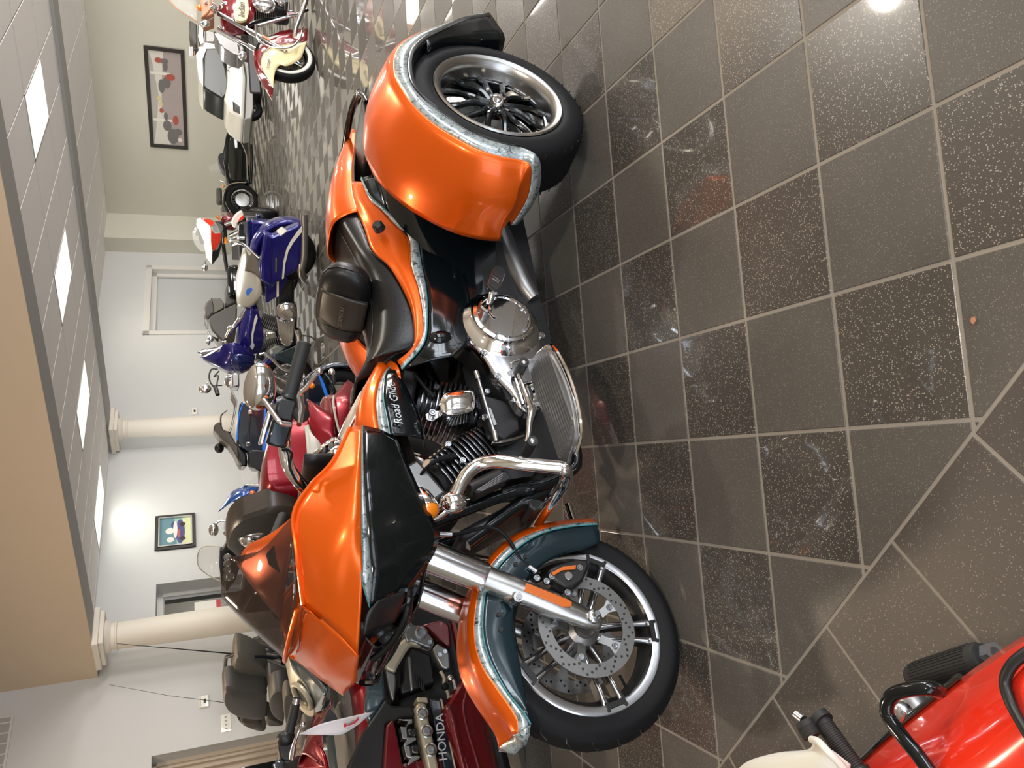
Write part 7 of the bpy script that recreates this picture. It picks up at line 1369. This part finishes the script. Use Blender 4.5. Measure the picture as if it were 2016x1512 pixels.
# ================================================================ VERMILION MINIBIKE IN THE FOREGROUND CORNER
Mb = thing('scooter', 'vermilion red scooter with black tube rail and white handle cover in the near corner', 'scooter', fr=((0, 0, 0), 0))
q = emp('body', Mb)
def g3(rows): return [[V(p) for p in r_] for r_ in rows]
def wp(n_): return n_
MB().surf([[(0.659,0.293,0.330),(0.717,0.308,0.341),(0.847,0.325,0.341),(1.030,0.342,0.330),(1.174,0.351,0.319),(1.343,0.364,0.303)],
           [(0.606,0.231,0.407),(0.662,0.250,0.418),(0.785,0.262,0.418),(0.914,0.273,0.413),(1.043,0.275,0.402),(1.171,0.273,0.385)],
           [(0.593,0.191,0.440),(0.650,0.204,0.451),(0.744,0.213,0.451),(0.851,0.215,0.451),(0.960,0.210,0.440),(1.079,0.201,0.424)],
           [(0.614,0.151,0.440),(0.661,0.162,0.451),(0.732,0.164,0.457),(0.820,0.158,0.457),(0.932,0.146,0.440),(1.035,0.131,0.424)]], 5, 5).build('red_body', 'vred', q, xf=RW, solid=.01)
tube(q, 'body_seam', 'glassdark', [RW(p) for p in [(1.152,0.349,0.322),(1.026,0.342,0.333),(0.842,0.326,0.344)]], .005)
tube(q, 'panel_trim', 'plastic', [RW(p) for p in [(0.651,0.262,0.440),(0.678,0.262,0.448),(0.702,0.254,0.451),(0.711,0.234,0.457),(0.718,0.212,0.457),(0.725,0.185,0.457)]], .007)
MB().surf([[(0.652,0.255,0.440),(0.677,0.252,0.448),(0.697,0.248,0.451),(0.707,0.228,0.457),(0.712,0.206,0.459)], [(0.633,0.231,0.451),(0.651,0.225,0.459),(0.673,0.220,0.462),(0.680,0.205,0.465),(0.688,0.185,0.465)]], 4, 3).build('seat_hump', 'vred', q, xf=RW, solid=.008)
q = emp('rail', Mb)
tube(q, 'rail_tube', 'black', [RW(p) for p in [(0.834,0.310,0.407),(0.825,0.314,0.429),(0.846,0.327,0.440),(0.873,0.335,0.446),(0.896,0.328,0.448),(0.903,0.312,0.448),(0.898,0.281,0.451),(0.895,0.258,0.451),(0.897,0.217,0.451)]], .0100, 5, 16)
q = emp('foot_peg', Mb)
a, b = RW((1.018,0.411,0.231)), RW((0.855,0.352,0.253))
MB().tube([a, a.lerp(b, .04), a.lerp(b, .045), a.lerp(b, .93), a.lerp(b, .97)], [.019, .022, .022, .022, .019], 32).build('peg_rubber', 'grip', q)
MB().tube([a-(b-a)*.002, a+(b-a)*.01], .0185, 24).build('peg_end', 'seatgrey', q)
t = MB()
for i in range(30):
    w_ = (b-a).normalized(); u = w_.cross(V((0, 0, 1))).normalized(); v_ = w_.cross(u); an = 2*pi*i/30; d = u*cos(an)+v_*sin(an)
    t.tube([a.lerp(b, .10)+d*.0222, a.lerp(b, .88)+d*.0222], .0012, 5)
t.build('peg_ribs', 'grip', q)['kind'] = 'stuff'
MB().tube([a.lerp(b, .97), a.lerp(b, 1.12)], .008, 12).build('peg_spindle', 'bolt', q); MB().tube([a.lerp(b, 1.03), a.lerp(b, 1.12)], .016, 6).build('peg_nut', 'bolt', q)
ball(q, 'hub_bolt', 'bolt', RW((0.991,0.352,0.330)), .017); ball(q, 'hub_body', 'alu', RW((1.015,0.359,0.286)), (.035, .035, .03)); 
q = emp('handle', Mb)
MB().surf([[(1.423,0.470,0.385),(1.336,0.460,0.396),(1.224,0.423,0.407),(1.138,0.386,0.413),(1.115,0.389,0.413)],
           [(1.352,0.414,0.418),(1.263,0.412,0.429),(1.160,0.384,0.435),(1.092,0.363,0.435),(1.085,0.370,0.429)],
           [(1.295,0.355,0.429),(1.212,0.354,0.440),(1.131,0.341,0.440),(1.084,0.342,0.435),(1.072,0.352,0.424)],
           [(1.236,0.307,0.407),(1.183,0.310,0.413),(1.129,0.310,0.413),(1.098,0.314,0.407),(1.079,0.328,0.402)]], 5, 5).build('white_cover', 'offwhite', q, xf=RW, solid=.006)
tube(q, 'cover_hem', 'offwhite', [RW(p) for p in [(1.106,0.388,0.421),(1.081,0.373,0.432),(1.071,0.352,0.435),(1.073,0.342,0.429),(1.081,0.327,0.418),(1.094,0.304,0.407)]], .006)
for pts, r in (([(1.127,0.427,0.396),(1.130,0.400,0.396)], .0165), ([(1.113,0.416,0.374),(1.118,0.326,0.363)], .0150)):
    a, b = (RW(p) for p in pts)
    MB().tube([a, a.lerp(b, .05), b], [r*.9, r, r*.95], 24).build('grip', 'grip', q)
    t = MB()
    for i in range(8 if r > .016 else 22): c_ = a.lerp(b, .35+.6*i/8) if r > .016 else a.lerp(b, .1+.85*i/22); t.lathe([(r*.98, -.0018), (r*1.04, 0), (r*.98, .0018)], c_, b-a, 20)
    t.build('grip_ribs', 'grip', q)['kind'] = 'stuff'
a = RW((1.136,0.444,0.396)); b = RW((1.127,0.429,0.396)); MB().tube([a, b], .008, 12).build('grip_end', 'bolt', q); MB().tube([RW((1.115,0.423,0.374)), RW((1.111,0.411,0.374))], [.019, .019], 20).build('grip_flange', 'grip', q)
MB().cyl(RW((1.118,0.326,0.363)), RW((1.101,0.174,0.341)), .02, 12).build('steering_tube', 'plastic', q)
for n_, (x, y) in enumerate(((1950, 1500), (1700, 1640))):
    pass
MB().cyl(RW((1.215,0.336,0.028)), RW((0.841,0.223,0.385)), .02, 12).build('stand_post', 'plastic', Mb)
MB().lathe([(.11, -.03), (.15, -.045), (.19, -.035), (.205, 0), (.19, .035), (.15, .045), (.11, .03)], RW((1.076,0.212,0.200)), (.6, .8, 0), 40, closed=True).build('rear_tyre', 'rubber', Mb); MB().lathe([(0, -.02), (.11, -.03), (.11, .03), (0, .02)], RW((1.076,0.212,0.200)), (.6, .8, 0), 30).build('wheel_disc', 'alu', Mb)
# leaf scrap on the floor
LS = MB().plate([V(p)+V((0, 0, .002)) for p in [RW(x) for x in [(0.569,0.834,0.000),(0.564,0.831,0.000),(0.569,0.825,0.000),(0.576,0.824,0.000),(0.575,0.830,0.000)]]], (0, 0, .004)).build('leaf_scrap', 'tan'); tag(LS, 'tiny tan leaf scrap lying on a floor tile', 'leaf')
